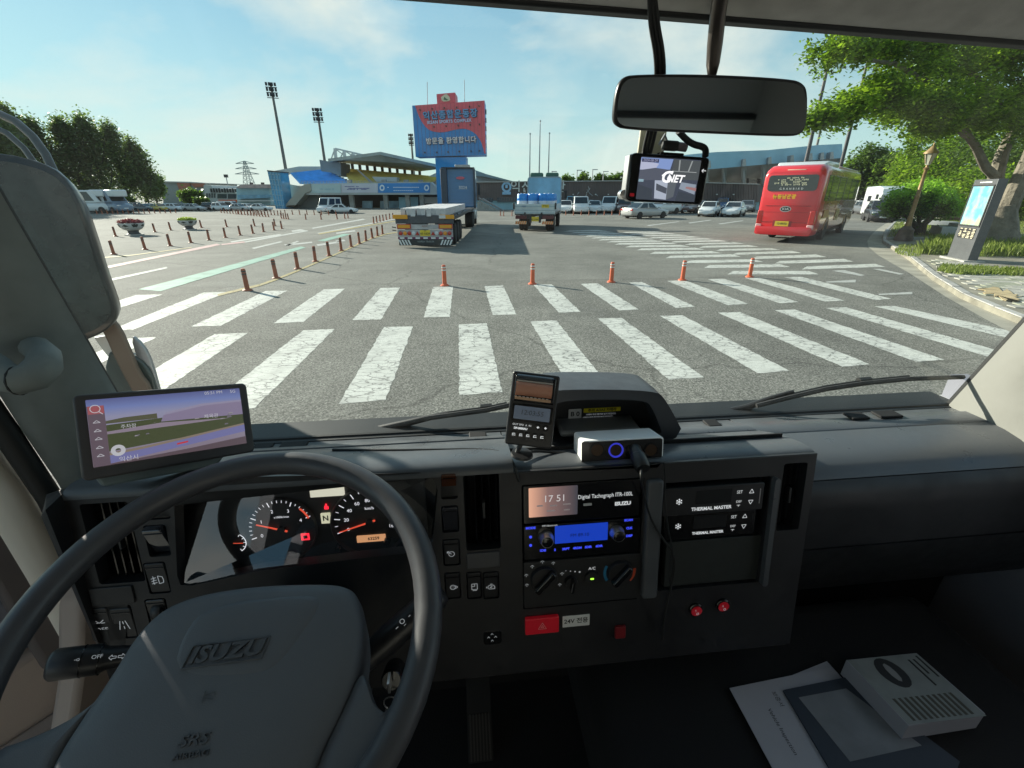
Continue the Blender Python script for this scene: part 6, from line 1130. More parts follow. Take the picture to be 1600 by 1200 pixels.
# hazard switch, sticker, lighter and round red rockers
RSW = mat('hazard_red', (.50, .015, .03), .28, coat=.5, emit=((.6, .01, .02), .05))
hz = pad_((820, 961, 872, 985), 'hazard_switch', RSW, 0, .008, .002); a0, b0, a1, b1 = FD.rect(820, 961, 872, 985); cx_, cy_ = (a0 + a1) / 2, (b0 + b1) / 2
mb = MB(FD.M @ T(cx_, cy_, 0)); strokes(mb, [[(-.007, -.005), (.007, -.005), (0, .007), (-.007, -.005)], [(-.0025, -.0022), (.0025, -.0022), (0, .002), (-.0025, -.0022)]], .0009, .0086); mb.build('symbol', mat('hazard_print', (.8, .35, .35), .5), hz, smooth=0)
st = MB().prism(rrect(*FD.rect(879, 961, 921, 978), .001), .0, .0008); st.v = [FD.M @ v for v in st.v]; st_o = st.build('voltage_sticker', WPLATE, None, TM, smooth=0); tag(st_o, 'white 24V sticker beside the red hazard switch', 'sticker')
a0, b0, a1, b1 = FD.rect(879, 961, 921, 978); text('sticker_lettering', '24V 전용', .0115, FD.M @ T((a0 + a1) / 2, (b0 + b1) / 2, .001), INK, st_o, bold=.0002)
lt = pad_((960, 976, 976, 994), 'small_red_switch', mat('red_dim', (.22, .015, .02), .4), 0, .006)
for k, (x, y) in enumerate(((1086, 951), (1128, 944))):
    a, b = FD.px(x, y); mb = MB(FD.M @ T(a, b, 0)); mb.lathe([(.0125, 0), (.0125, .004), (.010, .0055), (.0095, .0055)], 22); mb.build('round_switch', GB, dash, label=('lower left', 'upper right')[k] + ' round rocker switch with red face')
    q_ = [o_ for o_ in KIDS[dash.name]][-1]; mb = MB(FD.M @ T(a, b, 0) @ RX(R(8))); mb.lathe([(.0098, .0045), (.0098, .0068), (.001, .0070)], 22); mb.build('rocker', RSW, q_)
    mb = MB(FD.M @ T(a, b, 0) @ RX(R(8))); strokes(mb, [[(-.003, .0055), (-.0025, .0015)], [(.0018 + .002 * math.cos(t * .7), -.0045 + .0024 * math.sin(t * .7)) for t in range(10)]], .0009, .0075); mb.build('symbol', ICON, q_, smooth=0)
a, b = FD.px(769, 996); mb = MB(FD.M @ T(a, b, 0)); strokes(mb, [[(-.008 + x, y), (-.006 + x, y + .003), (-.004 + x, y)] for x, y in ((0, 0), (.012, 0), (.006, .006), (.006, -.007))], .0008, .001); mb.build('mirror_switch_marks', ICON, dash, smooth=0)
pad_((755, 985, 784, 1007), 'mirror_switch', GB, -.002, .0006, .006); pad_((1030, 962, 1200, 975), 'console_lip', DD, 0, .004, .001) if False else None
# ------------------------------------------------------------------ centre stack units
def unit(name, label, cat, px, depth=.012, m=GB, front=.0, r=.003):
    a0, b0, a1, b1 = FD.rect(*px); M = FD.W @ T((a0 + a1) / 2, (b0 + b1) / 2, front); t = thing(name, label, cat, M); w, h = a1 - a0, b1 - b0
    MB().prism(rrect(-w / 2, -h / 2, w / 2, h / 2, r), -.05, 0).build('case', m, t, bevel=.0015); return t, w, h
def up_(px, ref, c=0.0):               # photo pixel -> the unit's own coordinates
    a0, b0, a1, b1 = FD.rect(*ref); a, b = FD.px(px[0], px[1], c); return (a - (a0 + a1) / 2, b - (b0 + b1) / 2)
def flat(t, name, rect_, m, z0=.0, z1=.0008, r=.001, **k): return MB().prism(rrect(*rect_, r), z0, z1).build(name, m, t, smooth=0, **k)
ref = (817, 754, 1000, 813); tg, w, h = unit('tachograph', 'black digital tachograph with an orange-lit clock screen', 'tachograph', ref)
q0, q1 = up_((826, 763), ref), up_((902, 803), ref)
def screen_mat(name, stops, s, axis='X', lo_=0, hi_=1):
    m = bpy.data.materials.new(name); m.use_nodes = True; t = m.node_tree; b = t.nodes['Principled BSDF']; b.inputs['Base Color'].default_value = (.01, .01, .01, 1); b.inputs['Roughness'].default_value = .12
    co = N(t, 'ShaderNodeTexCoord'); sp = N(t, 'ShaderNodeSeparateXYZ'); mr = N(t, 'ShaderNodeMapRange'); mr.inputs['From Min'].default_value = lo_; mr.inputs['From Max'].default_value = hi_; r_ = N(t, 'ShaderNodeValToRGB')
    e = r_.color_ramp.elements; e[0].position, e[0].color = stops[0][0], (*stops[0][1], 1); e[1].position, e[1].color = stops[-1][0], (*stops[-1][1], 1)
    for p_, c in stops[1:-1]: k = e.new(p_); k.color = (*c, 1)
    L(t, co.outputs['Object'], sp.inputs[0]); L(t, sp.outputs[axis], mr.inputs['Value']); L(t, mr.outputs[0], r_.inputs['Fac']); L(t, r_.outputs[0], b.inputs['Emission Color']); b.inputs['Emission Strength'].default_value = s; return m
scr = flat(tg, 'screen', (q0[0], q1[1], q1[0], q0[1]), screen_mat('tacho_screen', [(0, (.62, .33, .22)), (.38, (.20, .12, .11)), (1, (.045, .045, .055))], .55, 'X', q0[0], q1[0]))
sm = mat('screen_digits', (.3, .3, .3), .5, emit=((.8, .75, .75), .28)); cx_ = (q0[0] + q1[0]) / 2; cy_ = (q0[1] + q1[1]) / 2
text('clock_digits', '17 51', .0165, T(cx_ + .002, cy_ + .005, .0012), sm, scr, sx=1.0)
for x, y, ww in ((-.022, -.006, .010), (0, -.007, .012), (.022, -.006, .013), (-.004, -.016, .014), (.022, -.016, .010)): flat(scr, 'small_print', (cx_ + x - ww / 2, cy_ + y - .0012, cx_ + x + ww / 2, cy_ + y + .0012), mat('screen_dim', (.1, .1, .1), .5, emit=((.6, .5, .5), .12)), .0008, .0011)
p_ = up_((946, 774), ref); text('unit_lettering', 'Digital Tachograph ITR-100L', .0098, T(p_[0], p_[1], .0006), WINK, tg, sx=.80, bold=.0001)
p_ = up_((973, 786.5), ref); text('maker_lettering', 'ISUZU', .0085, T(p_[0], p_[1], .0006), WINK, tg, sx=1.15, bold=.0005)
p_ = up_((918, 788), ref); flat(tg, 'usb_slot', (p_[0] - .007, p_[1] - .002, p_[0] + .007, p_[1] + .002), mat('usb_pale', (.6, .6, .6), .4))
ref = (818, 816, 1000, 869); rd, w, h = unit('car_radio', 'black car radio with blue lit display and two silver-ringed knobs', 'radio', ref)
BLUE = mat('radio_blue', (.0, .01, .05), .3, emit=((.012, .06, .60), .33)); BLUI = mat('button_blue', (.02, .03, .1), .4, emit=((.05, .08, .95), .45))
q0, q1 = up_((867, 822), ref), up_((949, 843), ref); ds = flat(rd, 'display', (q0[0], q1[1], q1[0], q0[1]), BLUE); text('display_digits', 'FM 89.10', .0085, T((q0[0] + q1[0]) / 2 - .003, (q0[1] + q1[1]) / 2 - .003, .001), mat('digits_navy', (.0, .005, .04), .4), ds)
for x, y in ((853, 840), (963, 831)):
    p_ = up_((x, y), ref); kb = MB(T(p_[0], p_[1], 0)).lathe([(.0125, 0), (.0125, .004), (.0115, .006), (.0105, .013), (.0098, .0145)], 28).build('knob', CHROME, rd); MB(T(p_[0], p_[1], 0)).lathe([(.0098, .0140), (.0085, .0150), (.001, .0152)], 24).build('knob_face', GB, kb)
for x, y, s_ in ((829, 825, 'MODE'), (982, 812.5, 'SCAN'), (983, 825, 'CLK'), (983, 837, 'DISP'), (848, 860, '1DIS'), (867, 859, '2'), (884, 857.5, '3RPT'), (902, 856, '4RDM'), (919, 854.5, '5DIR'), (936, 853, '6DIR')):
    p_ = up_((x, y), ref); text('button_print', s_, .0056, T(p_[0], p_[1], .0006), BLUI, rd, bold=.0003)
for x, y in ((829, 839), (829, 852)):
    p_ = up_((x, y), ref); MB(T(p_[0], p_[1], 0)).prism(circ(0, 0, .0024, 12), 0, .0008).build('button_light', BLUI, rd, smooth=0)
p_ = up_((859, 821), ref); text('mp3_print', 'MP3 Bluetooth', .0042, T(p_[0], p_[1], .0006), WINK, rd)
ref = (818, 872, 1001, 943); cc, w, h = unit('climate_panel', 'climate control panel with two big rotary knobs and an A/C button', 'climate control', ref, m=DD)
def dial(x, y, r, ang, name='rotary_knob'):
    p_ = up_((x, y), ref); k = MB(T(p_[0], p_[1], 0)).lathe([(r, 0), (r, .004), (r * .93, .007), (.001, .0072)], 32).build(name, SWM, cc); mb = MB(T(p_[0], p_[1], .006) @ RZ(R(ang))); mb.prism(rrect(-r * .24, -r * .98, r * .24, r * .98, .003), 0, .012); mb.build('grip', GB, k, bevel=.002, seg=3)
    mb = MB(T(p_[0], p_[1], .006) @ RZ(R(ang))); mb.box((-r * .17, 0, .0124), (.0012, r * 1.5, .0006)); mb.build('grip_line', CHROME, k, smooth=0); return p_
p_ = dial(850, 903, .023, -42); dial(892, 908, .011, -8); p3 = dial(968, 893, .022, -42); p2 = up_((924, 902), ref)
MB(T(*p2, 0)).lathe([(.0125, 0), (.012, .004), (.001, .0045)], 26).build('air_con_button', SWM, cc); MB(T(*p2, 0)).prism(rrect(-.003, -.001, .003, .0016, .001), .0045, .0052).build('green_lamp', emit_mat('lamp_green', (.35, .9, .05), .9), cc, smooth=0)
q_ = up_((925, 888), ref); text('air_con_print', 'A/C', .0075, T(q_[0], q_[1], .0006), WINK, cc)
for (x, y), c, nm, s0, s1 in ((p3, (.02, .22, .42), 'cold_arc', 150, 215), (p3, (.60, .08, .03), 'hot_arc', -45, 10)):
    mb = MB(); n = 10; A = [(x + .0285 * math.cos(R(s0 + (s1 - s0) * k / n)), y + .0285 * math.sin(R(s0 + (s1 - s0) * k / n)), .0007) for k in range(n + 1)]; B = [(x + .0238 * math.cos(R(s0 + (s1 - s0) * k / n)), y + .0238 * math.sin(R(s0 + (s1 - s0) * k / n)), .0007) for k in range(n + 1)]; mb.rings([A, B], 0, False, False); mb.build(nm, mat(nm, c, .5), cc, smooth=0)
mb = MB()
for a in (60, 95, 130, 165, 200, 10, -30): strokes(mb, [[(p_[0] + .031 * math.cos(R(a)) - .003, p_[1] + .031 * math.sin(R(a))), (p_[0] + .031 * math.cos(R(a)), p_[1] + .031 * math.sin(R(a)) + .0025), (p_[0] + .031 * math.cos(R(a)) + .003, p_[1] + .031 * math.sin(R(a)))], [(p_[0] + .031 * math.cos(R(a)), p_[1] + .031 * math.sin(R(a)) - .003), (p_[0] + .031 * math.cos(R(a)), p_[1] + .031 * math.sin(R(a)))]], .0008, .0007)
for k, s_ in enumerate((.0008, .0011, .0014, .0018)):
    u_ = up_((884 + k * 7.2, 891.5 + k * .6), ref); mb.add([(u_[0] + s_ * math.cos(t * .785), u_[1] + s_ * math.sin(t * .785), .0007) for t in range(8)], [tuple(range(8))])
mb.build('dial_marks', ICON, cc, smooth=0)['kind'] = 'stuff'
for k, (rf, lab) in enumerate((((1034, 757, 1189, 799), 'upper cooling controller with a snowflake, raised black bezel'), ((1038, 800, 1182, 841), 'lower cooling controller with a snowflake, set back below the other'))):
    ref = rf; t, w, h = unit('cooler_controller', lab, 'controller', ref, front=.006 if k == 0 else -.003, m=SWM if k == 0 else GB)
    flat(t, 'display', (-w * .18, -h * .12, w * .17, h * .36), VOID)
    mb = MB(T(-w * .345, h * .02, 0)); strokes(mb, [[(math.cos(a) * .0055, math.sin(a) * .0055), (-math.cos(a) * .0055, -math.sin(a) * .0055)] for a in (.52, 1.57, 2.62)] + [[(math.cos(a + .25) * .005, math.sin(a + .25) * .005), (math.cos(a) * .0034, math.sin(a) * .0034), (math.cos(a - .25) * .005, math.sin(a - .25) * .005)] for a in [.52 + 1.047 * j for j in range(6)]], .0011, .0008); mb.build('snowflake', WINK, t, smooth=0)
    for yy, d in ((.22, 1), (-.17, -1)):
        mb = MB(T(w * .37, h * yy, 0)); strokes(mb, [[(-.004, -.003 * d), (.004, -.003 * d), (0, .004 * d), (-.004, -.003 * d)]], .0009, .0008); mb.build('arrow', WINK, t, smooth=0)
    text('button_print', 'SET', .0078, T(w * .25, h * .22, .0008), WINK, t, sx=.85); text('button_print', 'DEF', .0058, T(w * .25, h * -.13, .0008), WINK, t); text('maker_lettering', 'THERMAL MASTER', .0085 if k == 0 else .0068, T(w * -.02, -h * .30, .0008), WINK, t, sx=1.0, bold=.0003)
    mb = MB(T(w * .25, -h * .26, 0)); strokes(mb, [[(-.003, 0), (.003, 0)], [(0, 0), (0, -.003)]], .0008, .0008); mb.build('defrost_mark', WINK, t, smooth=0)
    flat(t, 'edge_catch', (w * .455, -h * .25, w * .462, h * .3), CHROME if k == 0 else SWM)
pad_((1042, 845, 1193, 914), 'pocket_lid', mat('pocket_lid', (.022, .026, .024), .6, bump=(900, .3, .0006)), -.02, -.006)
# ------------------------------------------------------------------ instrument cluster
GC = -.066
clu = thing('instrument_cluster', 'instrument cluster with rev counter, speedometer and amber lit odometer', 'instrument cluster', FD.W)
def cp(x, y, c=GC): return FD.px(x, y, c)
mb = MB(); mb.box((cp(470, 830)[0], cp(470, 830)[1], GC - .004), (.42, .22, .004)); mb.build('gauge_plate', mat('gauge_plate', (.045, .043, .044), .5), clu, smooth=0)
NEED = mat('needle_orange', (.6, .08, .03), .4, emit=((.9, .10, .05), .4)); TICK = mat('tick_white', (.6, .6, .62), .5, emit=((.85, .85, .9), .5))
def gauge(x, y, rpx, a0, step, labels, sub, needle, name, ts, lab_r=.70):
    c = cp(x, y); r = cp(x + rpx, y)[0] - c[0]; M = T(c[0], c[1], GC)
    g_ = MB(M).lathe([(r, 0), (r, .006), (r * .975, .008), (r * .955, .003), (r * .94, .0005), (.001, .0005)], 48).build(name, mat('gauge_face', (.035, .034, .036), .5), clu)
    mb = MB(M); n = (len(labels) - 1) * sub
    for k in range(n + 1):
        a = R(a0 - step * k / sub); ri = .76 if k % sub == 0 else .83; strokes(mb, [[(r * .91 * math.cos(a), r * .91 * math.sin(a)), (r * ri * math.cos(a), r * ri * math.sin(a))]], .0014 if k % sub == 0 else .0009, .0012)
    mb.build('tick_ring', TICK, g_, smooth=0)
    for k, s_ in enumerate(labels):
        if s_: a = R(a0 - step * k); text('dial_number', s_, ts, M @ T(r * lab_r * .86 * math.cos(a), r * lab_r * .86 * math.sin(a), .0014), TICK, g_)
    a = math.atan2(cp(*needle)[1] - c[1], cp(*needle)[0] - c[0]); l = math.hypot(cp(*needle)[0] - c[0], cp(*needle)[1] - c[1])
    mb = MB(M @ RZ(a)); mb.prism([(-.010, -.0016), (l, -.0007), (l, .0007), (-.010, .0016)], .004, .0052); mb.build('needle', NEED, g_, smooth=0); MB(M).lathe([(.0065, .003), (.006, .0075), (.001, .008)], 20).build('hub', DP, g_); return c, r, g_
ct, rt, g1 = gauge(441, 826, 56, 197, 43.5, ['0', '1', '2', '3', '4'], 5, (402, 818), 'rev_counter', .0085)
cs_, rs_, g2 = gauge(578, 814, 60, 199, 27, ['0', '20', '40', '60', '80', '100', '120', '140', '160'], 2, (531, 830), 'speedometer', .0085)
mb = MB(T(ct[0], ct[1], GC)); mb.rings([[(rt * k * math.cos(R(a)), rt * k * math.sin(R(a)), .0013) for a in range(20, 50, 3)] for k in (.80, .86)], 0, False, False); mb.build('red_zone', NEED, g1, smooth=0)
text('unit_print', 'x1000r/min', .0052, T(ct[0] + .002, ct[1] + rt * .38, GC + .0014), TICK, g1); text('unit_print', 'km/h', .0075, T(cs_[0] + rs_ * .02, cs_[1] + rs_ * .38, GC + .0014), TICK, g2)
cf = cp(368, 848); mb = MB(T(cf[0], cf[1], GC)); mb.rings([[(k * math.cos(R(a)), k * math.sin(R(a)), .0012) for a in range(-62, 63, 6)] for k in (.0165, .0178)], 0, False, False)
for a in (-60, -30, 0, 30, 60): strokes(mb, [[(.013 * math.cos(R(a)), .013 * math.sin(R(a))), (.0165 * math.cos(R(a)), .0165 * math.sin(R(a)))]], .001, .0012)
fg = mb.build('fuel_gauge', TICK, clu, smooth=0); mb = MB(T(cf[0], cf[1], GC)); strokes(mb, [[(-.003, 0), (.013, -.001)]], .0013, .0016); mb.build('needle', NEED, fg, smooth=0)
def crect(x0, y0, x1, y1): return FD.rect(x0, y0, x1, y1, GC)
flat(clu, 'message_display', crect(484, 752, 538, 775), mat('lcd_cream', (.35, .34, .27), .3, emit=((.55, .53, .42), .6)), GC, GC + .002)
a0, b0, a1, b1 = crect(502, 801, 517, 817); ni = flat(clu, 'gear_display', (a0, b0, a1, b1), mat('lcd_gear', (.4, .4, .3), .3, emit=((.75, .72, .5), .4)), GC, GC + .002); text('gear_letter', 'N', .013, T((a0 + a1) / 2, (b0 + b1) / 2, GC + .0024), INK, ni, bold=.0004)
a0, b0, a1, b1 = crect(558, 835, 603, 845); od = flat(clu, 'odometer', (a0, b0, a1, b1), mat('lcd_amber', (.3, .15, .06), .3, emit=((.62, .30, .14), .5)), GC + .001, GC + .003); text('odometer_digits', '63259', .0078, T((a0 + a1) / 2 + .004, (b0 + b1) / 2, GC + .0034), INK, od, bold=.0002)
RLT = emit_mat('warning_red', (.9, .02, .04), .9)
a0, b0, a1, b1 = crect(471, 833, 484, 843); MB().plate([(a0, b0), (a1, b0), (a1, b1), (a0, b1)], [[(a0 + .003, b0 + .002), (a1 - .003, b0 + .002), (a1 - .003, b1 - .003), (a0 + .003, b1 - .003)]], GC + .001, GC + .002).build('battery_lamp', RLT, clu, smooth=0)
p_ = cp(510, 791); MB(T(p_[0], p_[1], GC)).prism([(-.003, -.005), (.003, -.005), (.0036, -.001), (.001, .001), (.0015, .004), (-.001, .005), (-.002, .002), (-.0036, -.001)], 0, .0015).build('seat_belt_lamp', RLT, clu, smooth=0)
p_ = cp(456, 753); mb = MB(T(p_[0], p_[1], GC)); strokes(mb, [[(-.004, -.003), (-.004, .003)], [(.004, -.003), (.004, .003)], [(-.002, 0), (.002, 0)], [(-.002, -.003), (-.002, .003), (.002, .003), (.002, -.003)]], .0011, .001); mb.build('amber_lamp', emit_mat('warning_amber', (.9, .28, .05), .5), clu, smooth=0)
for x, y in ((531, 852), (606, 842)):
    p_ = cp(x, y); MB(T(p_[0], p_[1], GC)).lathe([(.006, 0), (.005, .012), (.004, .014), (.001, .0145)], 14).build('reset_knob', GB, clu)
# clear lens, raked back at the top so that it mirrors the driver's side window
lp = [FD.px(*q, -.004) for q in ((281, 914), (672, 860))]; up0 = [FD.px(*q, -.053) for q in ((684, 742), (272, 752))]
lq = [(lp[0][0], lp[0][1], -.004), (lp[1][0], lp[1][1] - .0, -.004), (up0[0][0], up0[0][1], -.053), (up0[1][0], up0[1][1], -.053)]
mb = MB(); mb.quad(lq); mb.build('lens', LENS, clu, smooth=0)
# ------------------------------------------------------------------ steering wheel, column, stalks, key
WM = basis(Vector((-.2693, .3716, -.4320)), (math.cos(.0157), math.sin(.0157), 0), (0, math.cos(.4003), math.sin(.4003))); WMi = WM.inverted(); WD = WMi.to_3x3()
def wpx(x, y, c=0.0): o_ = WMi @ Vector((0, 0, 0)); d = WD @ tray(x, y); t = (c - o_.z) / d.z; return (o_.x + d.x * t, o_.y + d.y * t)
sw = thing('steering_wheel', 'black truck steering wheel with a broad grey airbag cover', 'steering wheel', TM @ WM)
MB().tube([(.215 * math.cos(2 * math.pi * k / 72), .215 * math.sin(2 * math.pi * k / 72), 0) for k in range(72)], .0158, 18, closed=True).build('rim', RIMM, sw, smooth=80)
pad_px = [(232, 972), (262, 948), (310, 930), (370, 919), (440, 913), (520, 912), (548, 918), (560, 935), (568, 985), (562, 1045), (535, 1110), (500, 1180), (470, 1260), (300, 1330), (70, 1330), (60, 1250), (85, 1190), (130, 1120), (175, 1055), (205, 1005)]
pp = [Vector((*wpx(x, y, .0), 0)) for x, y in pad_px]; cen = sum(pp, Vector()) / len(pp)
def smooth_poly(P, it=2):
    for _ in range(it): P = [q for i in range(len(P)) for q in (P[i].lerp(P[(i + 1) % len(P)], .25), P[i].lerp(P[(i + 1) % len(P)], .75))]
    return P
pp = smooth_poly(pp); mb = MB(); mb.rings([[cen + (p - cen) * s_ + Vector((0, 0, z)) for p in pp] for s_, z in ((.96, -.08), (1.0, -.03), (1.0, -.006), (.985, .001), (.95, .0055), (.86, .0095), (.6, .0115), (.3, .012), (.02, .012))]); mb.build('airbag_cover', PADM, sw, smooth=70)
def pz(p, c): return p
lgq = [wpx(x, y, .012) for x, y in ((288, 1037), (414, 1020), (418, 1003), (297, 1015))]
c_ = ((lgq[0][0] + lgq[2][0]) / 2, (lgq[0][1] + lgq[2][1]) / 2); ang = math.atan2(lgq[1][1] - lgq[0][1], lgq[1][0] - lgq[0][0]); lw_ = math.hypot(lgq[1][0] - lgq[0][0], lgq[1][1] - lgq[0][1])
EMB = mat('emboss', (.075, .08, .088), .42); mb = MB(T(c_[0], c_[1], .0120) @ RZ(ang)); out_ = [(-lw_ * .52, -.0105), (lw_ * .48, -.0105), (lw_ * .54, .0105), (-lw_ * .44, .0105)]; inn = [(-lw_ * .495, -.009), (lw_ * .47, -.009), (lw_ * .515, .009), (-lw_ * .44, .009)]
mb.plate(out_, [inn], 0, .0022); mb.build('logo_frame', EMB, sw, bevel=.0006); text('logo_lettering', 'ISUZU', .0205, T(c_[0], c_[1], .0134) @ RZ(ang), EMB, sw, .0018, shear=.22, sx=1.22, bold=.0006)
q_ = wpx(302, 1157, .012); text('airbag_lettering', 'SRS', .0125, T(q_[0], q_[1], .0125) @ RZ(ang), EMB, sw, .0008, shear=.2, sx=1.35, bold=.0002); q_ = wpx(299, 1180, .012); text('airbag_lettering', 'AIRBAG', .0065, T(q_[0], q_[1], .0125) @ RZ(ang), EMB, sw, .0008, sx=1.35)
q_ = wpx(326, 1088, .012); mb = MB(T(q_[0], q_[1], .0122) @ RZ(ang)); strokes(mb, [[(-.004, -.005), (-.004, .005)], [(-.003, .001), (.005, .003)], [(-.003, -.001), (.005, -.003)], [(.005, .003), (.006, .0)]], .0012, .0006); mb.build('horn_symbol', EMB, sw, smooth=0)
# raised panel round the logo
rp = smooth_poly([Vector((*wpx(x, y, .012), 0)) for x, y in ((262, 1060), (285, 985), (330, 945), (480, 928), (505, 940), (440, 1040), (400, 1058))], 2); cr_ = sum(rp, Vector()) / len(rp); mb = MB(); mb.rings([[cr_ + (p - cr_) * s_ + Vector((0, 0, z)) for p in rp] for s_, z in ((1.04, .0085), (1.0, .0112), (.9, .0126), (.5, .0128), (.03, .0128))]); mb.build('logo_panel', PADM, sw, smooth=70)
for nm, q in (('spoke', [(566, 1040), (577, 1088), (596, 1113), (614, 1116), (632, 1100), (648, 1066), (672, 1066), (660, 1110), (600, 1220), (480, 1300), (490, 1200), (530, 1120)]), ('spoke', [(190, 1060), (140, 1108), (70, 1146), (-30, 1180), (-60, 1290), (60, 1340), (70, 1230), (110, 1150)])):
    sp_ = smooth_poly([Vector((*wpx(x, y, -.005), 0)) for x, y in q], 2); cs2 = sum(sp_, Vector()) / len(sp_); mb = MB(); mb.rings([[cs2 + (p - cs2) * s_ + Vector((0, 0, z)) for p in sp_] for s_, z in ((.9, -.03), (1.0, -.018), (1.0, -.008), (.94, -.002), (.6, .0), (.05, .0))]); mb.build(nm, RIMM if False else PADM, sw, smooth=70)
col = thing('steering_column', 'black steering column shroud behind the wheel', 'steering column', TM @ WM)
mb = MB(); mb.rings([[(a, b, z) for a, b in rrect(-.075 * k, -.10 * k, .085 * k, .075 * k, .03)] for k, z in ((.8, -.075), (1, -.10), (1.05, -.22), (1, -.40))]); mb.build('shroud', DD, col, smooth=60)
# stalks
def stalk(name, label, A, B, r0, r1, marks):
    t = thing(name, label, 'control stalk', TM); d = (B - A); l = d.length
    MB().tube([A, A.lerp(B, .35), A.lerp(B, .45), A.lerp(B, .95), B], [r0 * .8, r0, r1, r1, r1 * .8], 16).build('lever', SWM, t, smooth=70)
    for f in marks: MB().tube([A.lerp(B, f), A.lerp(B, f + .012)], r1 * 1.04, 16).build('ring', GB, t)
    return t, d.normalized()
A, B = td(215, 1022, .575), td(76, 1040, .535); s1, d1 = stalk('light_stalk', 'left control stalk with light symbols behind the steering wheel', A, B, .0135, .0175, (.42, .62))
vz = (-tray(140, 1025)).normalized(); fM = lambda p, d_: basis(p, d_, Vector((0, .25, 1)))
for f, s_ in ((.48, 'OFF'), (.70, '-o')):
    c_ = A.lerp(B, f); M_ = basis(c_, -d1, vz.cross(-d1) if False else Vector((0, .5, .85))); text('stalk_print', s_, .0062, T(*(vz * .0185)) @ M_ @ T(0, .003, 0), ICON, s1)
mb = MB(T(*(vz * .0186)) @ basis(A.lerp(B, .25), -d1, Vector((0, .5, .85)))); strokes(mb, [[(-.008, 0), (-.005, .003), (-.005, .0012), (-.001, .0012), (-.001, -.0012), (-.005, -.0012), (-.005, -.003), (-.008, 0)], [(.008, 0), (.005, .003), (.005, .0012), (.001, .0012), (.001, -.0012), (.005, -.0012), (.005, -.003), (.008, 0)]], .0007, 0); mb.build('stalk_arrows', ICON, s1, smooth=0)
A, B = td(560, 1040, .60), td(690, 925, .62); s2, d2 = stalk('wiper_stalk', 'right control stalk with white dial marks behind the wheel rim', A, B, .019, .0185, (.80,))
vz2 = (-tray(630, 960)).normalized(); M_ = T(*(vz2 * .0195)) @ basis(A.lerp(B, .58), d2, Vector((0, .4, .9)))
mb = MB(M_); strokes(mb, [[(-.016, .004), (-.012, .004)], [(-.016, -.004), (-.012, -.004)], [(-.004 + .003 * math.cos(t * .63), .006 + .003 * math.sin(t * .63)) for t in range(11)], [(-.004 + .004 * math.cos(t * .63), -.004 + .004 * math.sin(t * .63)) for t in range(11)], [(.006, .005), (.009, .005)]], .0009, 0); mb.build('stalk_marks', ICON, s2, smooth=0)
kt = thing('ignition_key', 'ignition key with ring hanging from the black lock barrel', 'key', TM); ko = td(612, 1062, .60)
MB(T(*ko) @ RX(R(60))).lathe([(.014, -.03), (.014, 0), (.012, .003), (.001, .003)], 18).build('lock_barrel', GB, kt); MB().box(ko + Vector((0, -.012, .012)), (.003, .016, .018)).build('key_blade', CHROME, kt); MB().tube([ko + Vector((.009 * math.cos(t * .45), -.02, -.016 + .012 * math.sin(t * .45))) for t in range(14)], .0009, 6, closed=True).build('key_ring', CHROME, kt); MB().box(ko + Vector((.002, -.02, -.04)), (.022, .008, .03)).build('key_fob', SWM, kt, bevel=.004)
# accelerator pedal
pe = thing('accelerator_pedal', 'ribbed accelerator pedal in the dark footwell', 'pedal', TM); pt, pb = td(760, 1050, 1.03), td(752, 1192, .97); PMx = basis(pb, (1, 0, 0), pt - pb); ln = (pt - pb).length
MB(PMx).prism(rrect(-.028, 0, .028, ln, .006), -.01, 0).build('plate', VOID, pe, bevel=.002)
for k in range(7): MB(PMx).box((-.021 + k * .007, ln * .28, .0015), (.003, ln * .5, .003)).build('rib', mat('pedal_rubber', (.016, .015, .016), .6), pe, smooth=0)
# ------------------------------------------------------------------ navigation tablet
tl, tr_, bl_ = td(120, 617, .575), td(387, 598, .72), td(122, 754, .575 * .985)
NAV = Frame(bl_, tr_ - tl, tl - bl_); nv = thing('navigation_tablet', 'large navigation tablet in a grey-brown bezel showing a map', 'tablet', NAV.W)
c4 = [NAV.px(*q) for q in ((122, 754), (397, 706), (387, 598), (120, 617))]
x0, x1 = (c4[0][0] + c4[3][0]) / 2, (c4[1][0] + c4[2][0]) / 2; y0, y1 = (c4[0][1] + c4[1][1]) / 2, (c4[2][1] + c4[3][1]) / 2
MB().prism(rrect(x0, y0, x1, y1, .007), -.022, 0).build('case', mat('tablet_bezel', (.055, .05, .05), .45), nv, bevel=.003, seg=3)
s4 = [NAV.px(*q) for q in ((140, 740), (382, 690), (376, 607), (140, 624))]; sx0, sx1 = (s4[0][0] + s4[3][0]) / 2, (s4[1][0] + s4[2][0]) / 2; sy0, sy1 = y0 + (y1 - y0) * .14, y0 + (y1 - y0) * .93
ES = .30
def sc(name, col, pts, z, parent, s=ES): return MB().prism([(sx0 + (sx1 - sx0) * u, sy0 + (sy1 - sy0) * v) for u, v in pts], z, z + .0002).build(name, mat('nav_' + name, tuple(c * .1 for c in col), .25, emit=(col, s)), parent, smooth=0)
bk_ = MB().prism(rrect(sx0, sy0, sx1, sy1, .001), 0, .0006).build('screen', screen_mat('nav_sky', [(0, (.30, .24, .30)), (.72, (.36, .36, .52)), (.86, (.22, .28, .58)), (1, (.14, .16, .36))], ES, 'Y', sy0, sy1), nv, smooth=0)
rm_ = random.Random(4)
sc('land', (.085, .10, .05), [(.09, .20), (1, .32), (1, .62), (.7, .64), (.42, .62), (.09, .60)], .0007, bk_); sc('ridge', (.12, .12, .075), [(.09, .62), (.40, .62), (.40, .70), (.2, .69), (.09, .66)], .0010, bk_)
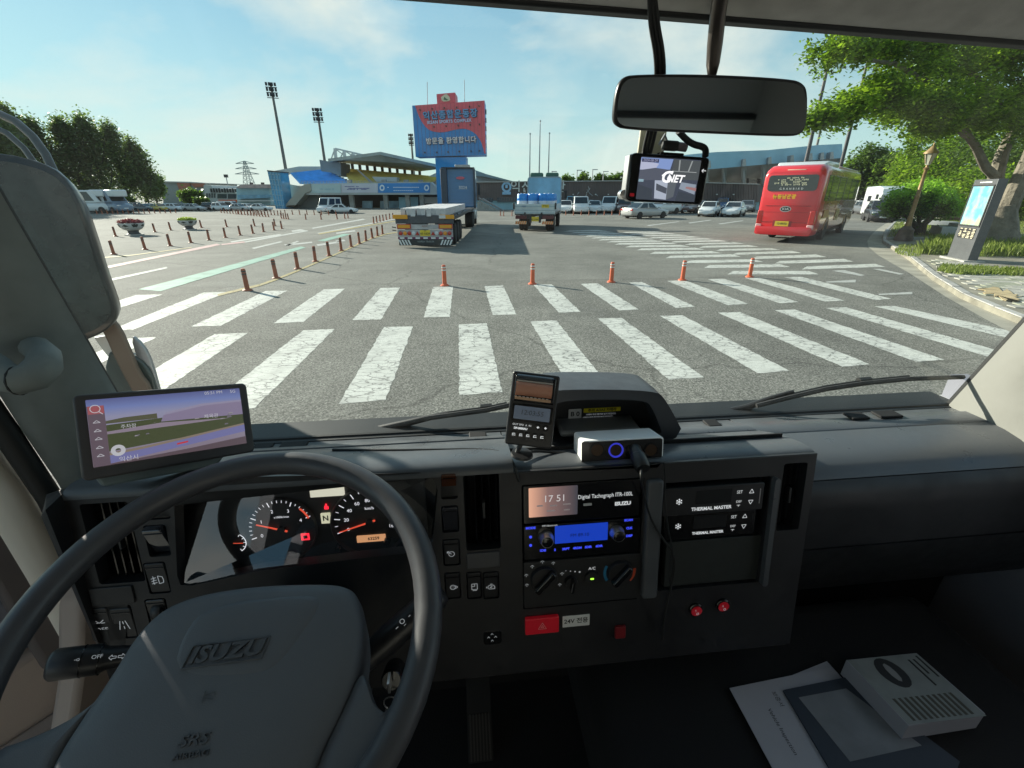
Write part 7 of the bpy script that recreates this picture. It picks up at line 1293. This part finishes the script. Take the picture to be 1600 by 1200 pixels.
sc('stadium', (.30, .25, .38), [(.42, .56), (1, .53), (1, .76), (.72, .75), (.44, .66)], .0013, bk_); sc('stadium_top', (.36, .33, .47), [(.44, .66), (.72, .75), (1, .76), (1, .79), (.7, .785), (.46, .70)], .0014, bk_)
sc('plaza', (.33, .27, .34), [(.09, .50), (.42, .545), (.9, .49), (.6, .475), (.09, .46)], .0016, bk_); sc('carriageway', (.22, .22, .46), [(.09, .02), (.6, .13), (1, .22), (1, .34), (.6, .24), (.3, .17), (.09, .14)], .0018, bk_); sc('verge', (.30, .24, .19), [(.09, .14), (.3, .17), (.6, .24), (1, .34), (1, .37), (.6, .275), (.3, .205), (.09, .18)], .0019, bk_)
sc('lower_bar', (.14, .10, .12), [(0, 0), (1, .0), (1, .13), (.6, .07), (.09, .02), (0, .02)], .0021, bk_); sc('side_bar', (.16, .12, .15), [(0, .0), (.095, 0), (.095, .90), (0, .90)], .0023, bk_); sc('search_tile', (.42, .12, .14), [(.005, .78), (.093, .78), (.093, .90), (.005, .90)], .0025, bk_)
for k in range(16):
    u, v = rm_.uniform(.12, .95), rm_.uniform(.36, .60); s_ = rm_.uniform(.012, .04); sc(['block', 'block_pale', 'tree_patch', 'lane'][k % 4], [(.20, .18, .22), (.36, .33, .38), (.06, .085, .04), (.42, .38, .40)][k % 4], [(u, v), (u + s_, v + .004), (u + s_ * .9, v + s_ * (.9 if k % 4 < 2 else .4)), (u + s_ * .1, v + s_ * (.8 if k % 4 < 2 else .3))], .00165 + k * .00001, bk_)
ip = mat('nav_print', (.1, .1, .1), .4, emit=((.85, .85, .92), .22)); mb = MB(); S = lambda u, v: (sx0 + (sx1 - sx0) * u, sy0 + (sy1 - sy0) * v)
c_ = S(.045, .845); strokes(mb, [[(c_[0] + .005 * math.cos(t * .57), c_[1] + .001 + .005 * math.sin(t * .57)) for t in range(12)], [(c_[0] + .0035, c_[1] - .003), (c_[0] + .007, c_[1] - .0065)]], .0009, .0028)
for v in (.66, .53, .41, .28, .16): a_ = S(.045, v); strokes(mb, [[(a_[0] - .0035, a_[1] - .001), (a_[0], a_[1] + .002), (a_[0] + .0035, a_[1] - .001), (a_[0] - .0035, a_[1] - .001)]], .0007, .0028)
mb.build('menu_icons', ip, bk_, smooth=0)
c_ = S(.145, .20); MB(T(c_[0], c_[1], 0)).plate(circ(0, 0, .0075, 18), [circ(0, 0, .003, 12)], .0024, .0027).build('settings_icon', ip, bk_, smooth=0)
text('clock_print', '05:51 PM', .0062, T(*S(.80, .955), .001), ip, bk_); text('status_print', '5G', .0062, T(*S(.945, .95), .001), ip, bk_); text('place_print', '익산시', .0075, T(*S(.20, .055), .0026), ip, bk_); text('place_print', '체육관', .0068, T(*S(.76, .555), .0026), ip, bk_); text('place_print', '주차장', .006, T(*S(.22, .545), .0026), ip, bk_)
sc('car_mark', (.7, .05, .05), [(.50, .155), (.575, .17), (.58, .195), (.505, .18)], .0026, bk_)
mt = MB(); mt.prism([(x0 + .02, y0 - .012), (x1 - .05, y0 - .012), (x1 - .03, y0 + .01), (x0 + .01, y0 + .01)], -.05, -.018); mt.build('stand', mat('stand_teal', (.16, .20, .20), .4), nv, bevel=.003)
# ------------------------------------------------------------------ things on top of the dash
po = td(826, 699, .69); PF = Frame(po, (1, -.17, -.105), (.13, .36, 1)); pn = thing('receipt_printer', 'small black receipt printer with an amber paper window and keypad', 'printer', PF.W)
q = [PF.px(*a) for a in ((786, 692), (866, 704), (871, 586), (804, 581))]; px0, px1 = (q[0][0] + q[3][0]) / 2, (q[1][0] + q[2][0]) / 2; py0, py1 = (q[0][1] + q[1][1]) / 2, (q[2][1] + q[3][1]) / 2; pw, ph = px1 - px0, py1 - py0
MB().prism(rrect(px0, py0, px1, py1, .004), -.036, 0).build('case', SWM, pn, bevel=.0025, seg=3)
U = lambda u, v: (px0 + pw * u, py0 + ph * v)
wn_ = MB(); wn_.prism([*[U(*a) for a in ((.07, .60), (.93, .60), (.93, .955), (.07, .955))]], 0, .004); wn_.build('window_frame', GB, pn, bevel=.002)
mb = MB(); a, b = U(.10, .78), U(.86, .78); mb.tube([(a[0], a[1], -.0), (b[0], b[1], -.0)], .0115, 20); mb.build('paper_roll', mat('paper_amber', (.55, .25, .16), .45), pn); mb = MB(); a, b = U(.10, .90), U(.86, .90); mb.tube([(a[0], a[1], -.002), (b[0], b[1], -.002)], .0085, 16); mb.build('tinted_cover', mat('cover_smoke', (.05, .055, .06), .08, coat=1), pn)
flat(pn, 'tear_strip', (*U(.10, .63), *U(.86, .665)), mat('tear_amber', (.6, .36, .22), .4), .004, .006); mb = MB()
for k in range(9): a = U(.12 + k * .082, .672); mb.box((a[0], a[1], .0062), (pw * .05, .0012, .0008))
mb.build('tear_teeth', CHROME, pn, smooth=0)['kind'] = 'stuff'
flat(pn, 'display_frame', (*U(.07, .335), *U(.93, .565)), GB, 0, .003, .002); ld = flat(pn, 'display', (*U(.12, .365), *U(.88, .545)), mat('lcd_slate', (.09, .11, .14), .2, emit=((.16, .2, .26), .10)), .003, .0035)
text('display_digits', '12:03:55', .0105, T(*U(.5, .46), .0038), mat('lcd_ink', (.02, .025, .03), .4), ld, shear=.1)
for u in (.17, .32, .47, .62, .77): bt_ = flat(pn, 'key', (*U(u - .055, .11), *U(u + .055, .19)), GB, 0, .003, .003); mb = MB(); c_ = U(u, .15); strokes(mb, [[(c_[0] - .002, c_[1] - .002), (c_[0] - .002, c_[1] + .0015), (c_[0] + .002, c_[1] + .0015)], [(c_[0] - .001, c_[1] - .001), (c_[0] + .0025, c_[1] - .001)]], .001, .0033); mb.build('key_print', WINK, bt_, smooth=0)
for u in (.66, .82): bt_ = flat(pn, 'key', (*U(u - .055, .24), *U(u + .055, .315)), GB, 0, .003, .003); mb = MB(); c_ = U(u, .28); strokes(mb, [[(c_[0] - .002, c_[1]), (c_[0] + .002, c_[1])], [(c_[0], c_[1] - .0018), (c_[0], c_[1] + .0018)]], .0013, .0033); mb.build('key_print', WINK, bt_, smooth=0)
text('keypad_print', 'OUT SPD  A  IN', .0042, T(*U(.32, .285), .0006), WINK, pn); text('keypad_print', 'DP-3000AU', .0042, T(*U(.30, .235), .0006), WINK, pn, bold=.0003)
MB().tube([(px0 + pw * .35, py0, -.02), (px0 + pw * .3, py0 - .012, -.02), (px0 + pw * .28, py0 - .02, -.018)], .004, 10).build('neck', SWM, pn); MB().lathe([(.018, 0), (.017, .004), (.001, .005)], 18, M=T(px0 + pw * .4, py0 - .018, -.02) @ RX(R(-70))).build('foot', SWM, pn)
# three-socket box
SF = Frame(td(968, 721, .735), (1, .0, .0), (0, .22, 1)); sb = thing('socket_box', 'three-way lighter socket box with a white top and glossy black front', 'socket adapter', SF.W)
q = [SF.px(*a) for a in ((909, 724), (1037, 718), (1037, 682), (909, 690))]; x0, x1 = (q[0][0] + q[3][0]) / 2, (q[1][0] + q[2][0]) / 2; y0, y1 = (q[0][1] + q[1][1]) / 2, (q[2][1] + q[3][1]) / 2
MB().prism(rrect(x0, y0, x1, y1, .005), -.055, 0).build('shell', mat('shell_white', (.85, .86, .86), .3), sb, bevel=.0025, seg=3); flat(sb, 'front', (x0 + .003, y0 + .002, x1 - .003, y1 - .002), GB, 0, .001, .004); flat(sb, 'left_cheek', (x0 - .0004, y0 + .001, x0 + .012, y1 - .001), mat('cheek_black', (.02, .02, .02), .15, coat=.6), .0005, .0016, .002)
for k, px in enumerate((933, 962, 992, 1017)):
    if k == 2: continue
    a, b = SF.px(px, 703); s_ = MB(T(a, b, 0)).lathe([(.0125, .001), (.0125, .0025), (.0105, .0025), (.0098, .0012)], 26, cap=False).build('socket', GB if k != 1 else mat('socket_blue', (.02, .02, .12), .3, emit=((.05, .06, .8), .25)), sb); MB(T(a, b, 0)).lathe([(.0098, .0013), (.006, .0012), (.001, .0012)], 22).build('socket_bore', mat('bore_brown', (.07, .045, .03), .25, .6), s_)
pl0 = SF.px(992, 703); pg = thing('lighter_plug', 'black lighter plug pushed into the socket box with its lead hanging', 'plug', SF.W @ T(pl0[0], pl0[1], 0)); MB().lathe([(.0105, -.01), (.0105, .012), (.0125, .014), (.0125, .036), (.0105, .041), (.001, .0415)], 22, M=RX(R(28))).build('body', mat('plug_black', (.02, .02, .021), .35), pg); 
def fdp(x, y, c): a, b = FD.px(x, y, c); return FD.M @ Vector((a, b, c))
def cable(name, label, pts, r, n=6, cat='cable', group=None):
    P = [Vector(p) for p in pts]
    for _ in range(2): P = [P[0]] + [q for i in range(len(P) - 1) for q in (P[i].lerp(P[i + 1], .25), P[i].lerp(P[i + 1], .75))] + [P[-1]]
    o_ = MB().tube(P, r, n).build(name, SEAL, None, TM, smooth=80); tag(o_, label, cat, group); return o_
pe_ = TMi @ (SF.W @ T(pl0[0], pl0[1], 0) @ RX(R(28)) @ Vector((0, -.004, .036)))
cable('plug_lead', 'black lead hanging from the lighter plug down past the controllers', [pe_, fdp(1001, 742, .045), fdp(1006, 775, .02), fdp(1018, 815, .012), fdp(1040, 848, .012), fdp(1056, 870, .012), fdp(1052, 905, .012), fdp(1040, 950, .012), fdp(1034, 1000, .012)], .0019)
cable('thin_lead', 'thin lead looping beside the cooling controllers', [fdp(1037, 722, .02), fdp(1040, 745, .016), fdp(1038, 775, .014), fdp(1044, 830, .014), fdp(1052, 860, .014), fdp(1052, 890, .014), fdp(1045, 920, .014), fdp(1046, 880, .014), fdp(1050, 862, .014)], .0011)
dy = .655; dz_ = lambda x, y: ty(x, y, dy) + Vector((0, 0, .0))
cable('dash_lead', 'black lead lying along the dash top towards the printer', [ty(520, 703, .70), ty(600, 704, .675), ty(690, 703, .665), ty(745, 702, .66), ty(785, 706, .64), ty(798, 716, .61), fdp(806, 735, .004), fdp(811, 752, .003)], .0028)
cable('box_lead', 'short black lead between printer and socket box', [ty(800, 712, .62), ty(830, 704, .64), ty(865, 707, .645), ty(898, 708, .65)], .0024)
# moulded hood in the middle of the dash
HF = Frame((0, .69, -.40), (1, 0, 0), (0, 0, 1)); hd = thing('dash_hood', 'moulded hood on the dash centre with number and yellow stickers inside', 'dash hood', HF.W)
ho = smooth_poly([Vector((*HF.px(x, y), 0)) for x, y in ((835, 705), (838, 640), (850, 612), (900, 608), (1022, 610), (1040, 622), (1078, 697))], 2)[:]; hi_ = smooth_poly([Vector((*HF.px(x, y), 0)) for x, y in ((846, 700), (852, 645), (868, 628), (920, 624), (1006, 625), (1020, 636), (1042, 697))], 2)
mb = MB(); k = len(ho); vs = []
for ring, z, s_ in ((hi_, -.06, .97), (hi_, .0, 1.0), (ho, .0, 1.0), (ho, -.03, 1.0), (ho, -.10, .93)): vs.append([Vector((p.x, p.y * s_, z)) for p in ring])
mb.rings(vs, 0, cap=False); mb.build('hood_shell', mat('hood_bluegrey', (.055, .060, .070), .45, bump=(900, .25, .0006)), hd, smooth=60)
mb = MB(); mb.prism([(p.x, p.y) for p in hi_], -.060, -.052); mb.build('hood_back', DD, hd, smooth=0)
def hflat(name, x0, y0, x1, y1, m, r=.002):
    a, b = HF.px(x0, y1, -.050); c, d = HF.px(x1, y0, -.050); return MB().prism(rrect(a, b, c, d, r), -.0515, -.050).build(name, m, hd, smooth=0), ((a + c) / 2, (b + d) / 2)
ob, c_ = hflat('number_sticker', 888, 639, 909, 655, mat('sticker_grey', (.65, .65, .65), .5)); text('sticker_lettering', 'B 0', .013, T(c_[0], c_[1], -.0495), INK, ob, bold=.0003)
ob, c_ = hflat('yellow_sticker', 912, 636, 970, 645, mat('sticker_yellow', (.85, .72, .02), .5), .001); text('sticker_lettering', '주의 ADAS 카메라', .0072, T(c_[0], c_[1], -.0495), INK, ob, bold=.0002)
for y in (647, 651.5): text('sticker_small_print', '카메라 주변 물건을 놓지 마십시오', .0042, T(*HF.px(939 if y < 650 else 934, y, -.050), -.0498), ICON, hd)
mb = MB(); a, b = HF.px(876, 676, .0), HF.px(1002, 672, .0); mb.box(((a[0] + b[0]) / 2, a[1] - .005, -.03), (b[0] - a[0], .012, .06)); mb.build('shelf', mat('hood_shelf', (.15, .16, .165), .4), hd, bevel=.006, seg=3)
# ------------------------------------------------------------------ rear-view mirror, dashcam, their leads
MFr = Frame(td(1110, 165, .525), (1, .02, -.035), (0, -.17, 1)); mi_ = thing('rear_view_mirror', 'wide black-framed rear-view mirror hanging on a rod', 'rear-view mirror', MFr.W)
ol = smooth_poly([Vector((*MFr.px(x, y), 0)) for x, y in ((962, 140), (972, 121), (990, 116), (1110, 116), (1235, 123), (1255, 130), (1262, 145), (1260, 195), (1252, 210), (1232, 214), (1110, 209), (975, 203), (960, 196), (957, 182))], 2); cm = sum(ol, Vector()) / len(ol)
mb = MB(); mb.rings([[cm + (p - cm) * s_ + Vector((0, 0, z)) for p in ol] for s_, z in ((.80, -.035), (.93, -.022), (.99, -.008), (1, 0), (.985, .0025))]); mb.build('housing', mat('mirror_housing', (.02, .019, .02), .35), mi_, smooth=70)
mb = MB(); mb.prism([((cm + (p - cm)).x * .0 + cm.x + (p.x - cm.x) * .97, cm.y + (p.y - cm.y) * .90) for p in ol], .002, .0034); mb.build('glass', mat('mirror_glass', (.55, .56, .57), .03, 1.0), mi_, smooth=0)
st_p = [td(1112, 125, .53), td(1114, 100, .52), td(1117, 70, .508), td(1122, 20, .485), td(1127, -12, .465)]; rm = thing('mirror_rod', 'steel rod holding the rear-view mirror to the roof', 'mirror rod', TM); MB().tube(st_p, [.004, .0075, .0085, .0085, .0085], 12).build('rod', mat('rod_bronze', (.12, .105, .095), .35, .7), rm, smooth=80)
DF = Frame(td(1042, 282, .595), (1, .03, -.045), (-.06, .02, 1)); dc = thing('dashcam', 'dashcam monitor with a split camera picture on its lit screen', 'dashcam', DF.W)
q = [DF.px(*a) for a in ((980, 314), (1098, 320), (1110, 246), (986, 238))]; x0, x1 = (q[0][0] + q[3][0]) / 2, (q[1][0] + q[2][0]) / 2; y0, y1 = (q[0][1] + q[1][1]) / 2, (q[2][1] + q[3][1]) / 2
MB().prism(rrect(x0, y0, x1, y1, .006), -.016, 0).build('case', GB, dc, bevel=.002); MB().prism(rrect(x0 - .002, y0 + .002, x0 + .004, y1 - .002, .002), -.018, -.002).build('silver_edge', mat('edge_silver', (.5, .5, .5), .3, .5), dc, bevel=.001); MB().lathe([(.006, -.008), (.006, .002), (.001, .003)], 14, M=T(x0 - .002, y0 + .008, -.006)).build('side_button', CHROME, dc)
a0, b0, a1, b1 = x0 + (x1 - x0) * .12, y0 + (y1 - y0) * .05, x0 + (x1 - x0) * .88, y0 + (y1 - y0) * .93; V = lambda u, v: (a0 + (a1 - a0) * u, b0 + (b1 - b0) * v)
def dsc(name, col, pts, z, s=.5): return MB().prism([V(*p_) for p_ in pts], z, z + .0002).build(name, mat('cam_' + name, tuple(c * .1 for c in col), .2, emit=(col, s)), scn, smooth=0)
scn = MB().prism(rrect(a0, b0, a1, b1, .001), 0, .0006).build('screen', mat('cam_screen', (.005, .006, .008), .12, emit=((.055, .065, .09), .5)), dc, smooth=0)
dsc('sky', (.20, .28, .52), [(0, .70), (.5, .74), (.53, .98), (0, .98)], .0008); dsc('cloud', (.40, .42, .55), [(0, .70), (.25, .72), (.3, .86), (.0, .92)], .001); dsc('ground', (.085, .095, .125), [(0, .45), (.5, .5), (.5, .73), (.25, .76), (0, .69)], .0012); dsc('cab_view', (.07, .08, .085), [(.54, .52), (1, .52), (1, .98), (.54, .98)], .0009); dsc('door_frame', (.30, .32, .32), [(.54, .70), (.95, .70), (.95, .715), (.54, .715)], .0012); dsc('door_post', (.28, .3, .3), [(.64, .72), (.66, .72), (.65, .97), (.63, .97)], .0013); dsc('door_post', (.28, .3, .3), [(.80, .72), (.82, .72), (.86, .97), (.84, .97)], .0013); dsc('lorry_side', (.36, .40, .48), [(.30, .04), (.50, .02), (.49, .48), (.27, .47)], .0012); dsc('lorry_shade', (.10, .115, .13), [(.50, .02), (.62, .1), (.64, .46), (.49, .48)], .0013); dsc('window_band', (.07, .08, .10), [(.31, .24), (.49, .16), (.49, .30), (.30, .40)], .0015); dsc('far_ground', (.24, .28, .34), [(.70, .30), (.98, .18), (.98, .42), (.72, .46)], .0011); dsc('red_haze', (.30, .16, .16), [(.80, .32), (.99, .26), (.99, .34), (.82, .36)], .0014); dsc('mirror_sky', (.24, .36, .42), [(.0, .42), (.08, .42), (.08, .48), (0, .48)], .0014); dsc('dark_road', (.045, .055, .07), [(0, 0), (.27, .0), (.24, .26), (0, .36)], .0011); dsc('dark_road', (.045, .055, .07), [(.66, 0), (1, .0), (1, .16), (.7, .24)], .0011); dsc('date_bar', (.05, .055, .11), [(.01, .88), (.29, .88), (.29, .96), (.01, .96)], .0016)
lgm = mat('cam_logo', (.3, .3, .3), .4, emit=((.85, .85, .85), .55)); text('logo_lettering', 'G', .019, T(*V(.445, .55), .0018), lgm, scn, shear=.25, bold=.0006); text('logo_lettering', 'NET', .0125, T(*V(.60, .525), .0018), lgm, scn, shear=.25, bold=.0004); mb = MB(); c_ = V(.46, .64); strokes(mb, [[(c_[0] - .007, c_[1] - .003), (c_[0] - .002, c_[1] + .0015), (c_[0] + .008, c_[1] + .0028)]], .0016, .0018); mb.build('logo_swoosh', lgm, scn, smooth=0)
text('date_print', '2024-08-29', .0042, T(*V(.15, .92), .0019), mat('date_ink', (.2, .2, .2), .4, emit=((.4, .42, .6), .35)), scn)
mb = MB(); c_ = (x0 + (x1 - x0) * .94, y0 + (y1 - y0) * .72); strokes(mb, [[(c_[0] - .003, c_[1]), (c_[0] + .003, c_[1])], [(c_[0] - .003, c_[1]), (c_[0] - .0005, c_[1] + .002)], [(c_[0] - .003, c_[1]), (c_[0] - .0005, c_[1] - .002)]], .0012, .0004); mb.build('arrow_mark', WINK, dc, smooth=0)
flat(dc, 'red_label', (x0 + .004, y0 + .006, x0 + .010, y0 + .010), RSW); flat(dc, 'mount_plate', (x0 + .040, y1 - .001, x0 + .072, y1 + .003), GB, -.014, -.002)
b_ = MB().box((x0 + .056, y1 + .012, -.012), (.022, .012, .012)).build('mount_joint', SWM, dc, bevel=.003); MB().tube([(x0 + .040, y1 + .012, -.010), (x0 + .046, y1 + .024, -.012), (x0 + .052, y1 + .012, -.010)], .0022, 8).build('clamp', GMET, dc); MB().tube([(x0 + .064, y1 + .012, -.012), (x0 + .078, y1 + .011, -.010)], .0055, 12).build('clamp_screw', mat('screw_grey', (.14, .12, .14), .4), dc)
MB().prism(rrect(x0 + .028, y1 + .004, x0 + .066, y1 + .042, .003), -.055, -.05).build('adhesive_pad', mat('pad_cream', (.42, .40, .30), .6), dc, bevel=.001)
for k, off in enumerate((-6, 0, 6)):
    cable('camera_lead', ['left', 'middle', 'right'][k] + ' lead of the flat bundle between roof and dashcam', [td(1019 + off * .7, -6, .470), td(1022 + off, 40, .488), td(1030 + off, 80, .505), td(1032 + off, 118, .525), td(1028 + off, 160, .55), td(1020 + off, 200, .575), td(1012 + off, 232, .60), td(1010 + off * .8, 244, .603)], .0024, 6, 'cable', 'leads of the dashcam')
cable('power_lead', 'power lead curving from the mirror to the dashcam right corner', [td(1060, 205, .57), td(1072, 218, .58), td(1084, 226, .585), td(1098, 229, .587), td(1103, 234, .587), td(1102, 244, .587)], .0042, 8)
for k, (x, y) in enumerate(((1085, 226.5), (1090, 227.8), (1095, 228.8))): pass
# ------------------------------------------------------------------ wipers and outside mirror
def wiper(label, arm, blade):
    t = thing('windscreen_wiper', label, 'wiper', TM, 'windscreen wipers'); gy = lambda q: (lambda d: d * ((.905 + .35 * (-(d.z / d.y) * .0)) / d.y))(tray(*q))
    def onglass(q, off):
        d = tray(*q); n = Vector((0, .94, .33)).normalized(); s_ = (gl[3].dot(n) + .005 + off) / d.dot(n); return d * s_
    MB().tube([onglass(q, .03 - .002 * i) for i, q in enumerate(arm)], [.010, .010, .008, .006, .005][:len(arm)], 8).build('arm', mat('wiper_arm', (.008, .008, .009), .5), t, smooth=70)
    MB().tube([onglass(q, .008) for q in blade], .0055, 6).build('blade', BLK, t); MB().tube([onglass((a, b - 4), .018) for a, b in blade[len(blade) // 5: -len(blade) // 6 or None]], .0035, 6).build('bridge', SEAL, t); 
    a, b = blade[len(blade) // 2]; MB().tube([onglass((a - 9, b - 3), .02), onglass((a + 9, b - 5), .02)], .009, 8).build('pivot', SEAL, t)
wiper('left windscreen wiper lying behind the receipt printer', [(520, 687), (580, 674), (640, 660), (690, 648), (735, 641)], [(665, 654), (700, 649), (730, 645), (760, 641), (792, 634), (830, 628)])
wiper('right windscreen wiper on the passenger side of the glass', [(1062, 658), (1110, 650), (1165, 637), (1205, 622), (1240, 612)], [(1182, 634), (1230, 622), (1290, 608), (1350, 599), (1420, 592), (1505, 589)])
om = thing('outside_mirror', 'large dark outside mirror on a curved arm beyond the left pillar', 'outside mirror', TM); tm = 1.28
oq = [(-120, 245), (-40, 238), (10, 240), (60, 252), (95, 270), (120, 305), (140, 360), (160, 425), (176, 468), (182, 488), (178, 503), (160, 520), (120, 537), (40, 560), (-120, 580)]
OF = Frame(td(60, 400, tm), Vector((1, .25, 0)), (0, .10, 1)); op = smooth_poly([Vector((*OF.px(*q), 0)) for q in oq], 1); oc = sum(op, Vector()) / len(op)
mb = MB(OF.M); mb.rings([[oc + (p - oc) * s_ + Vector((0, 0, z)) for p in op] for s_, z in ((.75, -.09), (.94, -.06), (1.0, -.02), (1.0, 0), (.985, .003))]); mb.build('housing', mat('outside_housing', (.012, .015, .015), .3, coat=.3), om, smooth=70)
mb = MB(OF.M); mb.prism([(oc.x + (p.x - oc.x) * .93, oc.y + (p.y - oc.y) * .93) for p in op], .0025, .004); mb.build('glass', mat('outside_tree_reflection', (.016, .021, .019), .22, 0, coat=.25, var=(22, .5)), om, smooth=0)  # dark mottled green stands in for trees reflected in the mirror
for off in (0, 14): MB().tube([td(q[0] - off, q[1] + off * 1.3, tm + .01) for q in ((-60, 165), (-10, 174), (25, 190), (52, 214), (72, 242), (86, 272))], .011 if off == 0 else .008, 10).build('arm_tube', mat('arm_black', (.05, .055, .055), .35), om, smooth=80)
bkp = smooth_poly([Vector((*OF.px(*q), 0)) for q in ((126, 486), (142, 480), (160, 500), (176, 520), (190, 552), (206, 590), (224, 612), (230, 645), (206, 640), (168, 572), (150, 530))], 1); MB(OF.M).prism([(p.x, p.y) for p in bkp], -.08, -.055).build('bracket', mat('reflection_tan', (.15, .105, .075), .5), om, bevel=.006)  # solid tan strip standing in for a beige reflection
cpn = thing('cab_corner', 'white cab corner panel below the outside mirror', 'corner panel', TM); cp1 = [Vector((*OF.px(*q), 0)) for q in ((120, 536), (162, 533), (171, 558), (185, 575), (150, 575), (136, 558))]; MB(OF.M).prism([(p.x, p.y) for p in cp1], -.14, -.10).build('white_panel', WHITE, cpn, bevel=.004)
cp2 = smooth_poly([Vector((*OF.px(*q), 0)) for q in ((138, 558), (186, 562), (212, 580), (228, 610), (236, 660), (160, 660))], 1); MB(OF.M).prism([(p.x, p.y) for p in cp2], -.13, -.085).build('dark_panel', mat('corner_dark', (.06, .075, .07), .35), cpn, bevel=.006)
cp3 = smooth_poly([Vector((*OF.px(*q), 0)) for q in ((180, 530), (204, 548), (220, 580), (236, 640), (225, 650), (200, 590))], 1); MB(OF.M).prism([(p.x, p.y) for p in cp3], -.12, -.10).build('rim_panel', GMET, cpn, bevel=.004)
# ------------------------------------------------------------------ centre seat tray with papers and a boxed book
zz = -.86; seat = thing('centre_seat', 'black centre seat cushion with papers lying on it', 'seat', TM); MB().box((.62, .30, zz - .08), (.85, .78, .15)).build('cushion', mat('seat_black', (.010, .010, .011), .9, bump=(400, .5, .002)), seat, bevel=.04, seg=4)
MB().box((.62, -.35, zz + .1), (.85, .12, .5)).build('backrest', MATS['seat_black'], seat, bevel=.04, seg=3)
def sheet(name, label, cat, pts, z0, z1, m, group=None):
    P = [tz(x, y, zz + z1) for x, y in pts]; a = P[0]; o_ = MB().prism([(p.x - a.x, p.y - a.y) for p in P], z0 - z1, 0).build(name, m, None, TM @ T(a.x, a.y, zz + z1), smooth=0); tag(o_, label, cat, group); return o_, P
PAP = mat('paper_white', (.42, .42, .47), .7, var=(8, .06)); PAP2 = mat('paper_grey', (.20, .21, .23), .6, var=(14, .2)); PNAV = mat('paper_navy', (.035, .045, .065), .6)
sheet('paper_sheet', 'lowest loose sheet peeping out at the upper edge', 'paper', [(1220, 1062), (1292, 1033), (1330, 1075), (1300, 1120), (1230, 1120)], .0015, .003, PAP)
o1, P1 = sheet('paper_sheet', 'large white sheet with small print lying under the booklet', 'paper', [(1140, 1075), (1296, 1043), (1420, 1160), (1420, 1215), (1215, 1215)], .0032, .0045, PAP)
o2, P2 = sheet('booklet', 'grey booklet with a navy border lying on the white sheet', 'booklet', [(1224, 1078), (1322, 1058), (1500, 1190), (1480, 1240), (1320, 1240)], .0047, .009, PNAV)
def onz(o_, P, pts, z, name, m): a = P[0]; Q = [tz(x, y, zz + z) for x, y in pts]; return MB().prism([(q.x - a.x, q.y - a.y) for q in Q], .0, .0006).build(name, m, o_, smooth=0)
onz(o2, P2, [(1248, 1090), (1322, 1076), (1440, 1165), (1328, 1190)], .009, 'cover_panel', PAP2)
tM = lambda P, x, y, z, ang: T(*(tz(x, y, zz + z) - P[0])) @ RZ(ang)
ea = math.atan2((P1[4] - P1[0]).y, (P1[4] - P1[0]).x)
text('cover_print', 'Vehicle Inspection', .010, tM(P1, 1222, 1142, .0048, ea), INK, o1); text('cover_print', '보증서', .010, tM(P1, 1215, 1092, .0048, ea), INK, o1)
# box: white spine side towards the driver, printed lid
bt = [tz(x, y, zz + .045) for x, y in ((1322, 1031), (1432, 1020), (1540, 1115), (1420, 1134))]; a = bt[0]; bx = thing('boxed_handset', 'white printed carton with a dark device pictured on its lid', 'box', TM @ T(a.x, a.y, zz))
MB().prism([(p.x - a.x, p.y - a.y) for p in bt], .005, .045).build('carton', mat('carton_white', (.36, .36, .40), .6), bx, bevel=.001)
e1, e2 = bt[1] - bt[0], bt[3] - bt[0]; LQ = lambda u, v: ((e1 * u + e2 * v).x, (e1 * u + e2 * v).y)
MB().prism([LQ(*q) for q in ((.01, .01), (.99, .01), (.99, .99), (.01, .99))], .0452, .0456).build('lid_print', mat('lid_grey', (.23, .245, .24), .5, var=(25, .15)), bx, smooth=0)
MB().prism([LQ(.42 + .22 * math.cos(t * .35) * .75, .27 + .24 * math.sin(t * .35)) for t in range(18)], .0457, .046).build('device_picture', mat('device_black', (.02, .02, .022), .4), bx, smooth=0); MB().prism([LQ(.42 + .05 * math.cos(t * .7), .27 + .15 * math.sin(t * .7)) for t in range(9)], .0461, .0463).build('device_shine', mat('device_shine', (.25, .25, .25), .4), bx, smooth=0)
for k in range(11): MB().prism([LQ(.10 + k * .074, .64), LQ(.135 + k * .074, .64), LQ(.135 + k * .074, .95), LQ(.10 + k * .074, .95)], .0457, .046).build('print_column', mat('print_umber', (.07, .065, .05), .6), bx, smooth=0)
for u, v0, v1 in ((.78, .1, .52), (.85, .1, .34), (.93, .05, .4)): MB().prism([LQ(u, v0), LQ(u + .025, v0), LQ(u + .025, v1), LQ(u, v1)], .0457, .046).build('title_print', INK, bx, smooth=0)
